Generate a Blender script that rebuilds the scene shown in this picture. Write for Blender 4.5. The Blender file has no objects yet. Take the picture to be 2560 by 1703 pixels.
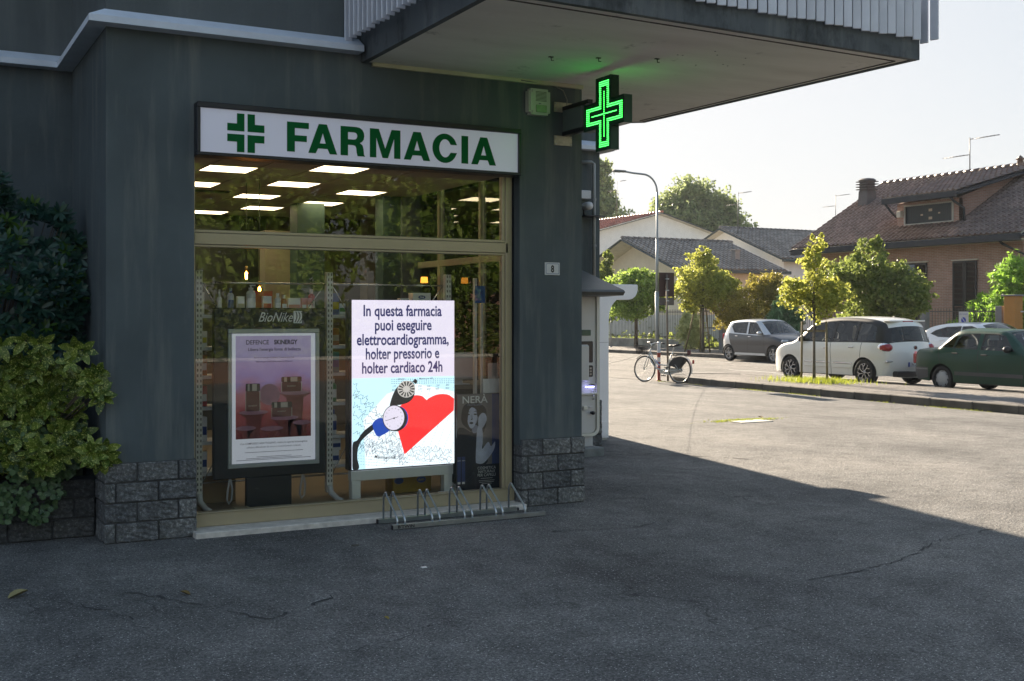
import bpy, bmesh, math, random
import numpy as np
from mathutils import Vector, Matrix

random.seed(7)
rng = np.random.default_rng(11)
R = math.radians
SC = bpy.context.scene
COL = SC.collection

# ------------------------------------------------------------------ camera
cam_d = bpy.data.cameras.new('camera')
cam = bpy.data.objects.new('camera', cam_d)
COL.objects.link(cam)
SC.camera = cam
cam.location = (0, 0, 1.7)
cam.rotation_euler = (R(90), 0, -math.atan2(.474, .8805))
cam_d.sensor_width = 36
cam_d.lens = 40.56
cam_d.shift_y = -.0240
cam_d.clip_start = .05
cam_d.clip_end = 900

# ------------------------------------------------------------------ sky and sun
SUN_EL, SUN_AZ = R(21.0), R(9.5)          # azimuth from +Y towards +X
w = bpy.data.worlds.new('World')
SC.world = w
w.use_nodes = True
nt = w.node_tree
nt.nodes.clear()
o_ = nt.nodes.new('ShaderNodeOutputWorld')
bg = nt.nodes.new('ShaderNodeBackground')
sky = nt.nodes.new('ShaderNodeTexSky')
sky.sky_type = 'NISHITA'
sky.sun_disc = False
sky.sun_elevation = SUN_EL
sky.sun_rotation = SUN_AZ
sky.altitude = 100
sky.air_density = 1.0
sky.dust_density = 2.0
sky.ozone_density = 1.6
bg.inputs['Strength'].default_value = .12
# a bright hazy sky: the clear-sky colours roll off softly towards one level, the same rule over the whole dome
va_ = nt.nodes.new('ShaderNodeVectorMath'); va_.operation = 'ADD'; va_.inputs[1].default_value = (2.0, 2.0, 2.0)
vd_ = nt.nodes.new('ShaderNodeVectorMath'); vd_.operation = 'DIVIDE'
vs_n = nt.nodes.new('ShaderNodeVectorMath'); vs_n.operation = 'SCALE'; vs_n.inputs[3].default_value = 2.16
nt.links.new(sky.outputs[0], va_.inputs[0]); nt.links.new(sky.outputs[0], vd_.inputs[0]); nt.links.new(va_.outputs[0], vd_.inputs[1])
vm_n = nt.nodes.new('ShaderNodeVectorMath'); vm_n.operation = 'MULTIPLY'; vm_n.inputs[1].default_value = (.98, .99, 1.01)
nt.links.new(vd_.outputs[0], vs_n.inputs[0]); nt.links.new(vs_n.outputs[0], vm_n.inputs[0]); nt.links.new(vm_n.outputs[0], bg.inputs[0])
nt.links.new(bg.outputs[0], o_.inputs[0])

sun_d = bpy.data.lights.new('sun', 'SUN')
sun = bpy.data.objects.new('sun', sun_d)
COL.objects.link(sun)
sun_d.energy = 3.9
sun_d.angle = R(.6)
sun_d.color = (1, .85, .66)
sd = Vector((math.sin(SUN_AZ) * math.cos(SUN_EL), math.cos(SUN_AZ) * math.cos(SUN_EL), math.sin(SUN_EL)))
sun.rotation_euler = sd.to_track_quat('Z', 'Y').to_euler()
sun.location = (0, 0, 30)

vs = SC.view_settings
SC.display_settings.display_device = 'sRGB'
vs.view_transform = 'Standard'
vs.look = 'None'
vs.gamma = 1
vs.use_curve_mapping = False
vs.exposure = 2.17
SC.render.engine = 'CYCLES'
cy = SC.cycles
cy.use_denoising = True
cy.max_bounces = 10
cy.transparent_max_bounces = 24
cy.transmission_bounces = 8
cy.sample_clamp_indirect = 6
cy.caustics_reflective = False
cy.caustics_refractive = False

# ------------------------------------------------------------------ helpers
def tag(o, label=None, cat=None, group=None, kind=None):
    if label: o['label'] = label
    if cat: o['category'] = cat
    if group: o['group'] = group
    if kind: o['kind'] = kind
    return o

def thing(name, label, cat, loc=(0, 0, 0), rz=0, group=None):
    o = bpy.data.objects.new(name, None)
    COL.objects.link(o)
    o.location = loc
    o.rotation_euler = (0, 0, rz)
    o.empty_display_size = .2
    return tag(o, label, cat, group)

def kids(o):
    return [c for c in COL.objects if c.parent == o]

KIDS = {}
def link(o, parent=None):
    COL.objects.link(o)
    if parent is not None:
        o.parent = parent
        KIDS.setdefault(parent.name, []).append(o)
    return o

def rebase(root, loc):
    "give a thing that was modelled in world coordinates its own base point"
    loc = Vector(loc)
    root.location = loc
    for c in KIDS.get(root.name, []):
        c.location = c.location - loc
    return root

def dup(o, parent=None, name=None):
    c = o.copy()
    link(c, parent)
    for k in KIDS.get(o.name, []):
        dup(k, c)
    return c

class MB:
    "collects shapes into one mesh"
    def __init__(s):
        s.v = []; s.f = []; s.sm = []
    def add(s, vs_, fs, smooth=False):
        n = len(s.v)
        s.v += [tuple(p) for p in vs_]
        s.f += [tuple(i + n for i in f) for f in fs]
        s.sm += [smooth] * len(fs)
        return s
    def box(s, x0, x1, y0, y1, z0, z1):
        return s.add([(x0,y0,z0),(x1,y0,z0),(x1,y1,z0),(x0,y1,z0),(x0,y0,z1),(x1,y0,z1),(x1,y1,z1),(x0,y1,z1)],
                     [(0,3,2,1),(4,5,6,7),(0,1,5,4),(1,2,6,5),(2,3,7,6),(3,0,4,7)])
    def cbox(s, x0, x1, y0, y1, z0, z1, c):
        "box with chamfered edges"
        b = bmesh.new()
        bmesh.ops.create_cube(b, size=1)
        for v in b.verts:
            v.co = Vector(((x0 if v.co.x < 0 else x1), (y0 if v.co.y < 0 else y1), (z0 if v.co.z < 0 else z1)))
        bmesh.ops.bevel(b, geom=b.edges[:], offset=c, segments=1, affect='EDGES')
        b.verts.index_update()
        s.add([v.co[:] for v in b.verts], [tuple(v.index for v in f.verts) for f in b.faces])
        b.free()
        return s
    def obox(s, p0, p1, w_, h, up=(0, 0, 1)):
        "bar from p0 to p1 with section w_ x h"
        p0 = Vector(p0); p1 = Vector(p1)
        d = (p1 - p0).normalized()
        u = Vector(up)
        if abs(d.dot(u)) > .98: u = Vector((1, 0, 0))
        a = d.cross(u).normalized() * w_ / 2
        b = a.cross(d).normalized() * h / 2
        vv = []
        for p in (p0, p1):
            vv += [p - a - b, p + a - b, p + a + b, p - a + b]
        return s.add(vv, [(0,3,2,1),(4,5,6,7),(0,1,5,4),(1,2,6,5),(2,3,7,6),(3,0,4,7)])
    def tube(s, pts, r, n=8, caps=True, closed=False):
        pts = [Vector(p) for p in pts]
        rs = r if isinstance(r, (list, tuple)) else [r] * len(pts)
        k = len(s.v); m = len(pts)
        prev = None
        for i, p in enumerate(pts):
            if closed: d = pts[(i + 1) % m] - pts[i - 1]
            else: d = pts[min(i + 1, m - 1)] - pts[max(i - 1, 0)]
            d.normalize()
            if prev is None:
                u = Vector((0, 0, 1)) if abs(d.z) < .9 else Vector((1, 0, 0))
                a = d.cross(u).normalized()
            else:
                a = (prev - d * prev.dot(d)).normalized()
            prev = a
            b = d.cross(a)
            for j in range(n):
                t = 2 * math.pi * j / n
                s.v.append(tuple(p + (a * math.cos(t) + b * math.sin(t)) * rs[i]))
        for i in range(m if closed else m - 1):
            i2 = (i + 1) % m
            for j in range(n):
                j2 = (j + 1) % n
                s.f.append((k + i * n + j, k + i2 * n + j, k + i2 * n + j2, k + i * n + j2)); s.sm.append(True)
        if caps and not closed:
            s.f.append(tuple(k + j for j in range(n))); s.sm.append(False)
            s.f.append(tuple(k + (m - 1) * n + j for j in reversed(range(n)))); s.sm.append(False)
        return s
    def lathe(s, prof, c=(0, 0, 0), axis='z', n=16, closed=False):
        "profile of (radius, height) turned about an axis"
        k = len(s.v); m = len(prof)
        for r, h in prof:
            for j in range(n):
                t = 2 * math.pi * j / n
                x, y = r * math.cos(t), r * math.sin(t)
                p = (x, y, h) if axis == 'z' else (x, h, y) if axis == 'y' else (h, x, y)
                s.v.append((p[0] + c[0], p[1] + c[1], p[2] + c[2]))
        for i in range(m if closed else m - 1):
            i2 = (i + 1) % m
            for j in range(n):
                j2 = (j + 1) % n
                s.f.append((k + i * n + j, k + i * n + j2, k + i2 * n + j2, k + i2 * n + j)); s.sm.append(True)
        return s
    def prism(s, poly, y0, y1, plane='xz'):
        "closed polygon extruded; plane xz along y, yz along x, xy along z"
        def P(a, b, c): return (a, c, b) if plane == 'xz' else (c, a, b) if plane == 'yz' else (a, b, c)
        n = len(poly)
        return s.add([P(a, b, y0) for a, b in poly] + [P(a, b, y1) for a, b in poly],
                     [tuple(range(n)), tuple(range(2 * n - 1, n - 1, -1))] +
                     [(i, i + n, (i + 1) % n + n, (i + 1) % n) for i in range(n)])
    def mesh(s, name):
        me = bpy.data.meshes.new(name)
        me.from_pydata(s.v, [], s.f)
        me.polygons.foreach_set('use_smooth', s.sm)
        me.validate()
        b = bmesh.new(); b.from_mesh(me)
        bmesh.ops.recalc_face_normals(b, faces=b.faces[:])
        b.to_mesh(me); b.free()
        return me
    def build(s, name, m, parent=None, loc=None):
        me = s.mesh(name)
        me.materials.append(m)
        o = bpy.data.objects.new(name, me)
        link(o, parent)
        if loc: o.location = loc
        return o

def box(name, m, parent, *d, c=0):
    b = MB()
    b.cbox(*d, c) if c else b.box(*d)
    return b.build(name, m, parent)

def inst(name, me, parent, loc=(0, 0, 0), rot=None, sc=None):
    o = bpy.data.objects.new(name, me)
    link(o, parent)
    o.location = loc
    if rot is not None: o.rotation_euler = rot
    if sc is not None: o.scale = sc
    return o

def loops_mesh(name, loops, m=None, ext=0):
    "flat filled shape with holes in x,y -> mesh"
    cu = bpy.data.curves.new(name, 'CURVE')
    cu.dimensions = '2D'
    cu.fill_mode = 'BOTH'
    cu.extrude = ext
    for lp in loops:
        sp = cu.splines.new('POLY')
        sp.points.add(len(lp) - 1)
        for i, p in enumerate(lp): sp.points[i].co = (p[0], p[1], 0, 1)
        sp.use_cyclic_u = True
    t = bpy.data.objects.new('t', cu)
    me = bpy.data.meshes.new_from_object(t)
    bpy.data.objects.remove(t)
    me.name = name
    if m: me.materials.append(m)
    return me

def text_mesh(s, size, bold=0., align='CENTER', sx=1., ext=0, shear=0, space=1., m=None):
    cu = bpy.data.curves.new('lettering', 'FONT')
    cu.body = s
    cu.size = size
    cu.offset = bold * size
    cu.align_x = align
    cu.extrude = ext
    cu.shear = shear
    cu.space_character = space
    cu.resolution_u = 3
    t = bpy.data.objects.new('t', cu)
    me = bpy.data.meshes.new_from_object(t)
    bpy.data.objects.remove(t)
    if sx != 1: me.transform(Matrix.Diagonal((sx, 1, 1, 1)))
    if m: me.materials.clear(); me.materials.append(m)
    return me

def wallprint(name, me, parent, x, y, z, roll=0):
    "hang a flat xy mesh upright, facing -Y"
    return inst(name, me, parent, (x, y, z), (R(90), -roll, 0))

def circ(cx_, cy_, r, n=24, ry=None, a0=0, a1=2 * math.pi):
    ry = r if ry is None else ry
    return [(cx_ + r * math.cos(a0 + (a1 - a0) * i / n), cy_ + ry * math.sin(a0 + (a1 - a0) * i / n)) for i in range(n)]

# ------------------------------------------------------------------ materials
def nodes(name):
    m = bpy.data.materials.new(name)
    m.use_nodes = True
    t = m.node_tree
    b = t.nodes['Principled BSDF']
    return m, t, b

def coords(t, sc=(1, 1, 1), rnd=False):
    tc = t.nodes.new('ShaderNodeTexCoord')
    mp = t.nodes.new('ShaderNodeMapping')
    mp.inputs['Scale'].default_value = sc
    t.links.new(tc.outputs['Object'], mp.inputs['Vector'])
    if rnd:
        oi = t.nodes.new('ShaderNodeObjectInfo')
        ml = t.nodes.new('ShaderNodeMath'); ml.operation = 'MULTIPLY'; ml.inputs[1].default_value = 37.
        t.links.new(oi.outputs['Random'], ml.inputs[0])
        cb = t.nodes.new('ShaderNodeCombineXYZ')
        for k in range(3): t.links.new(ml.outputs[0], cb.inputs[k])
        t.links.new(cb.outputs[0], mp.inputs['Location'])
    return mp.outputs[0]

def noise(t, vec, scale, detail=4, rough=.55):
    n = t.nodes.new('ShaderNodeTexNoise')
    n.inputs['Scale'].default_value = scale
    n.inputs['Detail'].default_value = detail
    n.inputs['Roughness'].default_value = rough
    t.links.new(vec, n.inputs['Vector'])
    return n.outputs['Fac']

def ramp(t, fac, stops):
    r = t.nodes.new('ShaderNodeValToRGB')
    e = r.color_ramp.elements
    while len(e) > 1: e.remove(e[0])
    e[0].position = stops[0][0]; e[0].color = (*stops[0][1], 1)
    for p, c in stops[1:]:
        q = e.new(p); q.color = (*c, 1)
    t.links.new(fac, r.inputs[0])
    return r.outputs[0]

def mix(t, fac, a, b, mode='MIX'):
    x = t.nodes.new('ShaderNodeMix')
    x.data_type = 'RGBA'; x.blend_type = mode
    if isinstance(fac, (int, float)): x.inputs[0].default_value = fac
    else: t.links.new(fac, x.inputs[0])
    for k, v in ((6, a), (7, b)):
        if isinstance(v, tuple): x.inputs[k].default_value = (*v, 1)
        else: t.links.new(v, x.inputs[k])
    return x.outputs[2]

def bump(t, b, h, strength=.3, dist=.02, prev=None):
    n = t.nodes.new('ShaderNodeBump')
    n.inputs['Strength'].default_value = strength
    n.inputs['Distance'].default_value = dist
    t.links.new(h, n.inputs['Height'])
    if prev is not None: t.links.new(prev, n.inputs['Normal'])
    t.links.new(n.outputs[0], b.inputs['Normal'])
    return n.outputs[0]

_m = {}
def M(name, col, rough=.6, metal=0, var=.12, scale=3., bmp=0, bsc=60, emis=None, es=0, rnd=0, coat=0, spec=None):
    "plain surface with some mottling and fine relief"
    if name in _m: return _m[name]
    m, t, b = nodes(name)
    v = coords(t, rnd=bool(rnd))
    n = noise(t, v, scale, 5)
    lo = tuple(c * (1 - var) for c in col); hi = tuple(min(1, c * (1 + var)) for c in col)
    c = ramp(t, n, [(.3, lo), (.7, hi)])
    if rnd:
        oi = t.nodes.new('ShaderNodeObjectInfo')
        dk = ramp(t, oi.outputs['Random'], [(0, (1 - rnd,) * 3), (1, (1 + rnd,) * 3)])
        c = mix(t, 1., c, dk, 'MULTIPLY')
    t.links.new(c, b.inputs['Base Color'])
    b.inputs['Roughness'].default_value = rough
    b.inputs['Metallic'].default_value = metal
    b.inputs['Coat Weight'].default_value = coat
    if spec is not None: b.inputs['Specular IOR Level'].default_value = spec
    if bmp: bump(t, b, noise(t, v, bsc, 4, .7), bmp, .01)
    if emis:
        b.inputs['Emission Color'].default_value = (*emis, 1)
        b.inputs['Emission Strength'].default_value = es
    _m[name] = m
    return m

def pane_mat(name, tint=(1, 1, 1), boost=1.0, haze=0.):
    "thin clear glass: lets light straight through, mirrors at the surface"
    m, t, b = nodes(name)
    t.nodes.remove(b)
    out = t.nodes['Material Output']
    tr = t.nodes.new('ShaderNodeBsdfTransparent'); tr.inputs[0].default_value = (*tint, 1)
    gl = t.nodes.new('ShaderNodeBsdfGlossy'); gl.inputs['Roughness'].default_value = .0
    fr = t.nodes.new('ShaderNodeFresnel'); fr.inputs[0].default_value = 1.5
    ml = t.nodes.new('ShaderNodeMath'); ml.operation = 'MULTIPLY'; ml.inputs[1].default_value = boost; ml.use_clamp = True
    t.links.new(fr.outputs[0], ml.inputs[0])
    mx = t.nodes.new('ShaderNodeMixShader')
    t.links.new(ml.outputs[0], mx.inputs[0]); t.links.new(tr.outputs[0], mx.inputs[1]); t.links.new(gl.outputs[0], mx.inputs[2])
    t.links.new(mx.outputs[0], out.inputs[0])
    return m

def leaf_mat(name, dark, light, trans=.35, rough=.5, speck=None):
    m, t, b = nodes(name)
    out = t.nodes['Material Output']
    g = t.nodes.new('ShaderNodeNewGeometry')
    oi = t.nodes.new('ShaderNodeObjectInfo')
    ad = t.nodes.new('ShaderNodeMath'); ad.operation = 'ADD'
    t.links.new(g.outputs['Random Per Island'], ad.inputs[0]); t.links.new(oi.outputs['Random'], ad.inputs[1])
    fr = t.nodes.new('ShaderNodeMath'); fr.operation = 'FRACT'; t.links.new(ad.outputs[0], fr.inputs[0])
    mid = tuple((a + c) / 2 for a, c in zip(dark, light))
    c = ramp(t, fr.outputs[0], [(0, dark), (.55, mid), (1, light)])
    if speck:
        v = coords(t, rnd=True)
        sp = ramp(t, noise(t, v, 75, 3, .8), [(.55, (0, 0, 0)), (.62, (1, 1, 1))])
        c = mix(t, sp, c, speck)
    t.links.new(c, b.inputs['Base Color'])
    b.inputs['Roughness'].default_value = rough
    b.inputs['Specular IOR Level'].default_value = .35
    tl = t.nodes.new('ShaderNodeBsdfTranslucent')
    c2 = mix(t, .5, c, tuple(min(1, q * 1.5) for q in light))
    t.links.new(c2, tl.inputs[0])
    mx = t.nodes.new('ShaderNodeMixShader'); mx.inputs[0].default_value = trans
    t.links.new(b.outputs[0], mx.inputs[1]); t.links.new(tl.outputs[0], mx.inputs[2])
    t.links.new(mx.outputs[0], out.inputs[0])
    return m

def emit(name, col, s):
    m, t, b = nodes(name)
    b.inputs['Base Color'].default_value = tuple(c * .5 for c in col) + (1,)
    b.inputs['Roughness'].default_value = .5
    b.inputs['Emission Color'].default_value = (*col, 1)
    b.inputs['Emission Strength'].default_value = s
    return m

# ground asphalt: aggregate speckle, worn patches, thin cracks
def asphalt(name, base, light, crack=True, scale=1., damp=False):
    m, t, b = nodes(name)
    v = coords(t)
    big = noise(t, v, .55 * scale, 6, .6)
    mid = noise(t, v, 4.5 * scale, 5, .6)
    fine = noise(t, v, 75, 4, .8)
    c = ramp(t, big, [(.3, tuple(q * .72 for q in base)), (.5, base), (.72, light)])
    c = mix(t, .55, c, ramp(t, mid, [(.3, (.55, .55, .55)), (.7, (1.40, 1.40, 1.40))]), 'MULTIPLY')
    st0 = noise(t, coords(t, (1, .45, 1)), .9, 5, .7)
    c = mix(t, .8, c, ramp(t, st0, [(.36, (.62, .62, .64)), (.5, (1, 1, 1)), (.66, (1.22, 1.21, 1.2))]), 'MULTIPLY')
    gr = noise(t, v, 30, 3, .8)
    c = mix(t, .8, c, ramp(t, gr, [(.32, (.5, .5, .5)), (.5, (1, 1, 1)), (.66, (1.55, 1.53, 1.5))]), 'MULTIPLY')
    c = mix(t, 1., c, ramp(t, fine, [(.32, (.35, .35, .36)), (.5, (.95, .95, .95)), (.64, (2.0, 1.97, 1.92))]), 'MULTIPLY')
    vo = t.nodes.new('ShaderNodeTexVoronoi'); vo.inputs['Scale'].default_value = 55
    t.links.new(v, vo.inputs['Vector'])
    st = ramp(t, vo.outputs['Distance'], [(.16, (1, 1, 1)), (.25, (0, 0, 0))])
    sel = ramp(t, noise(t, v, 60, 2), [(.50, (0, 0, 0)), (.56, (1, 1, 1))])
    st = mix(t, 1., st, sel, 'MULTIPLY')
    c = mix(t, st, c, tuple(min(1, q * 3.6) for q in light))
    h = fine
    if crack:
        dn = t.nodes.new('ShaderNodeTexNoise'); dn.inputs['Scale'].default_value = 1.4; dn.inputs['Detail'].default_value = 6
        t.links.new(v, dn.inputs['Vector'])
        va = t.nodes.new('ShaderNodeVectorMath'); va.operation = 'MULTIPLY_ADD'
        va.inputs[1].default_value = (1.3, 1.3, 1.3)
        t.links.new(dn.outputs['Color'], va.inputs[0]); t.links.new(v, va.inputs[2])
        vc = t.nodes.new('ShaderNodeTexVoronoi'); vc.feature = 'DISTANCE_TO_EDGE'; vc.inputs['Scale'].default_value = .42
        t.links.new(va.outputs[0], vc.inputs['Vector'])
        ck = ramp(t, vc.outputs['Distance'], [(.0, (.8, .8, .8)), (.006, (0, 0, 0))])
        ms = ramp(t, noise(t, v, .8, 3), [(.56, (0, 0, 0)), (.64, (1, 1, 1))])
        ck = mix(t, 1., ck, ms, 'MULTIPLY')
        c = mix(t, ck, c, tuple(q * .22 for q in base))
    t.links.new(c, b.inputs['Base Color'])
    b.inputs['Roughness'].default_value = .82
    b.inputs['Specular IOR Level'].default_value = .35
    n1 = bump(t, b, gr, 1., .03)
    bump(t, b, mid, .5, .05, n1)
    return m

def streaked(name, base, streak, stain=.5, mould=0):
    "painted render with rain streaks running down"
    m, t, b = nodes(name)
    v = coords(t, (1, 1, .09))
    v2 = coords(t)
    s1 = noise(t, v, 7, 6, .65)
    cl = noise(t, v2, 1.1, 5, .6)
    c = ramp(t, cl, [(.3, tuple(q * .80 for q in base)), (.7, tuple(q * 1.2 for q in base))])
    fac = ramp(t, s1, [(.5, (0, 0, 0)), (.72, (stain,) * 3)])
    c = mix(t, fac, c, streak)
    c = mix(t, .5, c, ramp(t, noise(t, v2, 260, 2), [(.35, (.8, .8, .8)), (.65, (1.2, 1.2, 1.2))]), 'MULTIPLY')
    if mould:
        mf = ramp(t, noise(t, coords(t, (1, 1, .5)), 2.3, 7, .75), [(.50, (0, 0, 0)), (.66, (mould,) * 3)])
        c = mix(t, mf, c, (.018, .02, .022))
    t.links.new(c, b.inputs['Base Color'])
    b.inputs['Roughness'].default_value = .8
    bump(t, b, noise(t, v2, 170, 4, .7), .35, .006)
    return m

def bricky(name, c1, c2, mortar, bw=.25, bh=.065):
    m, t, b = nodes(name)
    tc = t.nodes.new('ShaderNodeTexCoord')
    sp = t.nodes.new('ShaderNodeSeparateXYZ'); t.links.new(tc.outputs['Object'], sp.inputs[0])
    ad = t.nodes.new('ShaderNodeMath'); ad.operation = 'ADD'
    t.links.new(sp.outputs[0], ad.inputs[0]); t.links.new(sp.outputs[1], ad.inputs[1])
    cb = t.nodes.new('ShaderNodeCombineXYZ'); t.links.new(ad.outputs[0], cb.inputs[0]); t.links.new(sp.outputs[2], cb.inputs[1])
    br = t.nodes.new('ShaderNodeTexBrick')
    br.inputs['Scale'].default_value = 1
    br.inputs['Brick Width'].default_value = bw; br.inputs['Row Height'].default_value = bh
    br.inputs['Mortar Size'].default_value = .009; br.inputs['Mortar Smooth'].default_value = .2
    br.inputs['Color1'].default_value = (*c1, 1); br.inputs['Color2'].default_value = (*c2, 1); br.inputs['Mortar'].default_value = (*mortar, 1)
    t.links.new(cb.outputs[0], br.inputs['Vector'])
    c = mix(t, .5, br.outputs['Color'], ramp(t, noise(t, tc.outputs['Object'], 1.5, 5), [(.3, (.7, .7, .7)), (.7, (1.25, 1.25, 1.25))]), 'MULTIPLY')
    t.links.new(c, b.inputs['Base Color'])
    b.inputs['Roughness'].default_value = .85
    inv = t.nodes.new('ShaderNodeMath'); inv.operation = 'SUBTRACT'; inv.inputs[0].default_value = 1
    t.links.new(br.outputs['Fac'], inv.inputs[1])
    bump(t, b, inv.outputs[0], .6, .01)
    return m

PLASTER = streaked('dark_plaster', (.080, .100, .110), (.165, .175, .17), .75)
PLASTER_UP = streaked('upper_plaster', (.10, .115, .12), (.16, .17, .17), .5)
FASCIA = streaked('balcony_fascia_paint', (.085, .097, .108), (.19, .20, .20), .6, .9)
WHITEPAINT = M('cornice_paint', (.62, .68, .78), .6, var=.07, scale=6, bmp=.15)
SLAT = M('white_slat_paint', (.64, .66, .74), .45, var=.08, scale=5, rnd=.06)
GOLD = M('bronze_anodised', (.40, .345, .235), .40, .35, var=.06, scale=2)
BLACKF = M('dark_frame_metal', (.022, .022, .03), .35, .3)

# ================================================================== GROUND
LOT = asphalt('lot_asphalt', (.152, .150, .148), (.205, .198, .19))
ROAD = asphalt('road_asphalt', (.17, .16, .15), (.21, .20, .185), crack=False)
PAVE = asphalt('pavement_asphalt', (.19, .175, .165), (.25, .23, .21), crack=False)
KERB = M('kerb_concrete', (.115, .105, .09), .85, var=.35, scale=3, bmp=.6, bsc=45, rnd=.15)
SOIL = M('garden_soil', (.07, .08, .035), .9, var=.4, scale=1.5, bmp=.5)
LINEP = M('road_paint', (.62, .60, .56), .7, var=.25, scale=5)

def sheet(name, poly, z, m, kind='structure', parent=None):
    me = loops_mesh(name, [poly], m)
    o = inst(name, me, parent, (0, 0, z))
    if parent is None: tag(o, kind=kind)
    return o

g = MB(); g.add([(-200, -200, 0), (350, -200, 0), (350, 350, 0), (-200, 350, 0)], [(0, 1, 2, 3)])
g_o = g.build('ground', LOT); tag(g_o, 'worn grey asphalt forecourt in front of the pharmacy', kind='structure')
road = sheet('road', [(17.45, -120), (29.3, -120), (29.3, 260), (17.45, 260)], .004, ROAD)
tag(road, 'pale grey asphalt street between the kerbs')

# traffic island beside the lot: asphalt top, kerb stones one by one
near = [(16.95, 6.0), (17.14, 13.28), (17.32, 18.3), (17.60, 23.4)]
tip = [(17.72, 24.1), (18.1, 24.75), (18.8, 25.0), (19.5, 24.75), (19.95, 24.2)]
def nearx(y): return float(np.interp(y, [p[1] for p in near], [p[0] for p in near]))
isl = MB()
pl = [(16.6, -60)] + [(x + .10, y) for x, y in near] + [(x, y) for x, y in tip[1:-1]] + [(20.03, 24.0), (20.03, -60)]
isl.prism(pl, -.02, .146, 'xy')
island = isl.build('traffic_island', PAVE); tag(island, 'raised asphalt strip with trees between lot and street', kind='structure')
def kerb_run(pts, parent, w_=.12, h=.155, m=KERB):
    for (x0, y0), (x1, y1) in zip(pts[:-1], pts[1:]):
        d = math.hypot(x1 - x0, y1 - y0)
        b = MB(); b.cbox(-w_ / 2, w_ / 2, 0, d - .012, -.02, h + random.uniform(-.004, .004), .014)
        o = b.build('kerb_stone', m, parent, (x0 + random.uniform(-.006, .006), y0, 0))
        o.rotation_euler = (0, 0, math.atan2(-(x1 - x0), y1 - y0) + random.uniform(-.004, .004))
ys = list(np.arange(6.4, 23.5, 1.0))
kerb_run([(nearx(y) + .06, y) for y in ys] + [(x + .02, y) for x, y in tip], island)
kerb_run([(19.98, y) for y in np.arange(8, 24.3, 1.0)], island, h=.152)

# far pavement and its kerb
fp = MB(); fp.box(29.42, 33.25, -120, 260, -.02, .146)
farpave = fp.build('far_pavement', PAVE); tag(farpave, 'sunlit pavement along the garden fences across the street', kind='structure')
kerb_run([(29.36, y) for y in np.arange(24, 62, 1.0)], farpave, h=.15)
gd = MB(); gd.box(33.25, 300, -120, 400, -.03, .12)
tag(gd.build('garden_ground', SOIL), 'planted garden soil behind the fences', kind='structure')

# road paint
rp = MB()
for y in np.arange(26.5, 60, 5.0): rp.box(23.15, 23.27, y, y + 2.2, .005, .0082)
rp.build('centre_line', LINEP, road)
rp = MB()
for y in np.arange(20, 60, 2.6): rp.box(26.72, 26.84, y, y + 1.5, .005, .0082)
rp.build('parking_line', LINEP, road)
rp = MB()
rp.box(22.62, 22.74, -5, 26, .005, .0082)
for y in (14.2, 19.45, 24.6): rp.box(20.2, 22.62, y, y + .11, .005, .0082)
rp.build('parking_line', LINEP, road)
# gutter seam of tar between lot and street
sm = MB()
px_ = [(17.5 + .05 * math.sin(i * 1.7), 25 + i * .7) for i in range(45)]
for a, b_ in zip(px_[:-1], px_[1:]):
    sm.add([(a[0] - .02, a[1], .009), (a[0] + .02, a[1], .009), (b_[0] + .02, b_[1], .009), (b_[0] - .02, b_[1], .009)], [(0, 1, 2, 3)])
for a, b_ in zip(px_[:-1], px_[1:]):
    sm.add([(a[0] + 2.42, a[1], .009), (a[0] + 2.47, a[1], .009), (b_[0] + 2.47, b_[1], .009), (b_[0] + 2.42, b_[1], .009)], [(0, 1, 2, 3)])
sm.build('tar_seam', M('tar', (.03, .03, .03), .8), road)

# the long cracks of the forecourt, as narrow grooves of dark grit
CRK = M('crack_grit', (.045, .045, .046), .95, var=.3, scale=20)
def crack(pts, w_=.018):
    b = MB(); P = []
    for (x0, y0), (x1, y1) in zip(pts[:-1], pts[1:]):
        n = max(2, int(math.hypot(x1 - x0, y1 - y0) / .07))
        for i in range(n):
            t = i / n
            P.append((x0 + (x1 - x0) * t + random.gauss(0, .020), y0 + (y1 - y0) * t + random.gauss(0, .020)))
    for i in range(len(P) - 1):
        a, c = P[i], P[i + 1]
        d = Vector((c[0] - a[0], c[1] - a[1], 0)); 
        if d.length < 1e-4: continue
        nn = Vector((-d.y, d.x, 0)).normalized() * w_ * random.choice((0, .3, .6, 1, 1)) * random.uniform(.3, 1) * .55
        b.add([(a[0] - nn.x, a[1] - nn.y, .004), (a[0] + nn.x, a[1] + nn.y, .004), (c[0] + nn.x, c[1] + nn.y, .004), (c[0] - nn.x, c[1] - nn.y, .004)], [(0, 1, 2, 3)])
    b.build('crack', CRK, g_o)
crack([(7.75, 11.85), (8.05, 11.65), (8.3, 11.75), (8.7, 11.1), (9.0, 10.7), (9.3, 10.6)], .05)
crack([(8.1, 12.4), (8.6, 12.1), (9.0, 11.6)], .02)
crack([(5.9, 9.6), (6.8, 9.5), (7.6, 9.0)], .015)
crack([(5.2, 5.6), (6.1, 5.75), (7.0, 6.15), (7.9, 6.3)], .02)
crack([(6.0, 4.6), (6.6, 4.5), (7.3, 4.75)], .018)
crack([(1.25, 7.4), (1.5, 7.0), (1.85, 6.35), (2.15, 6.5), (2.5, 6.75)], .022)
crack([(.9, 7.3), (1.15, 6.9), (1.25, 6.3)], .018)
crack([(1.9, 5.55), (2.3, 5.6), (2.7, 5.85)], .016)
crack([(4.1, 8.0), (5.2, 7.7), (6.2, 7.9)], .012)

# pale inspection cover overgrown at its edge
mh = MB(); mh.cbox(11.85, 12.5, 14.35, 14.72, -.01, .012, .004)
o = mh.build('inspection_cover', M('pale_concrete', (.55, .52, .46), .8, var=.2)); tag(o, 'pale concrete inspection cover set in the sunlit lot', 'cover')

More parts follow.
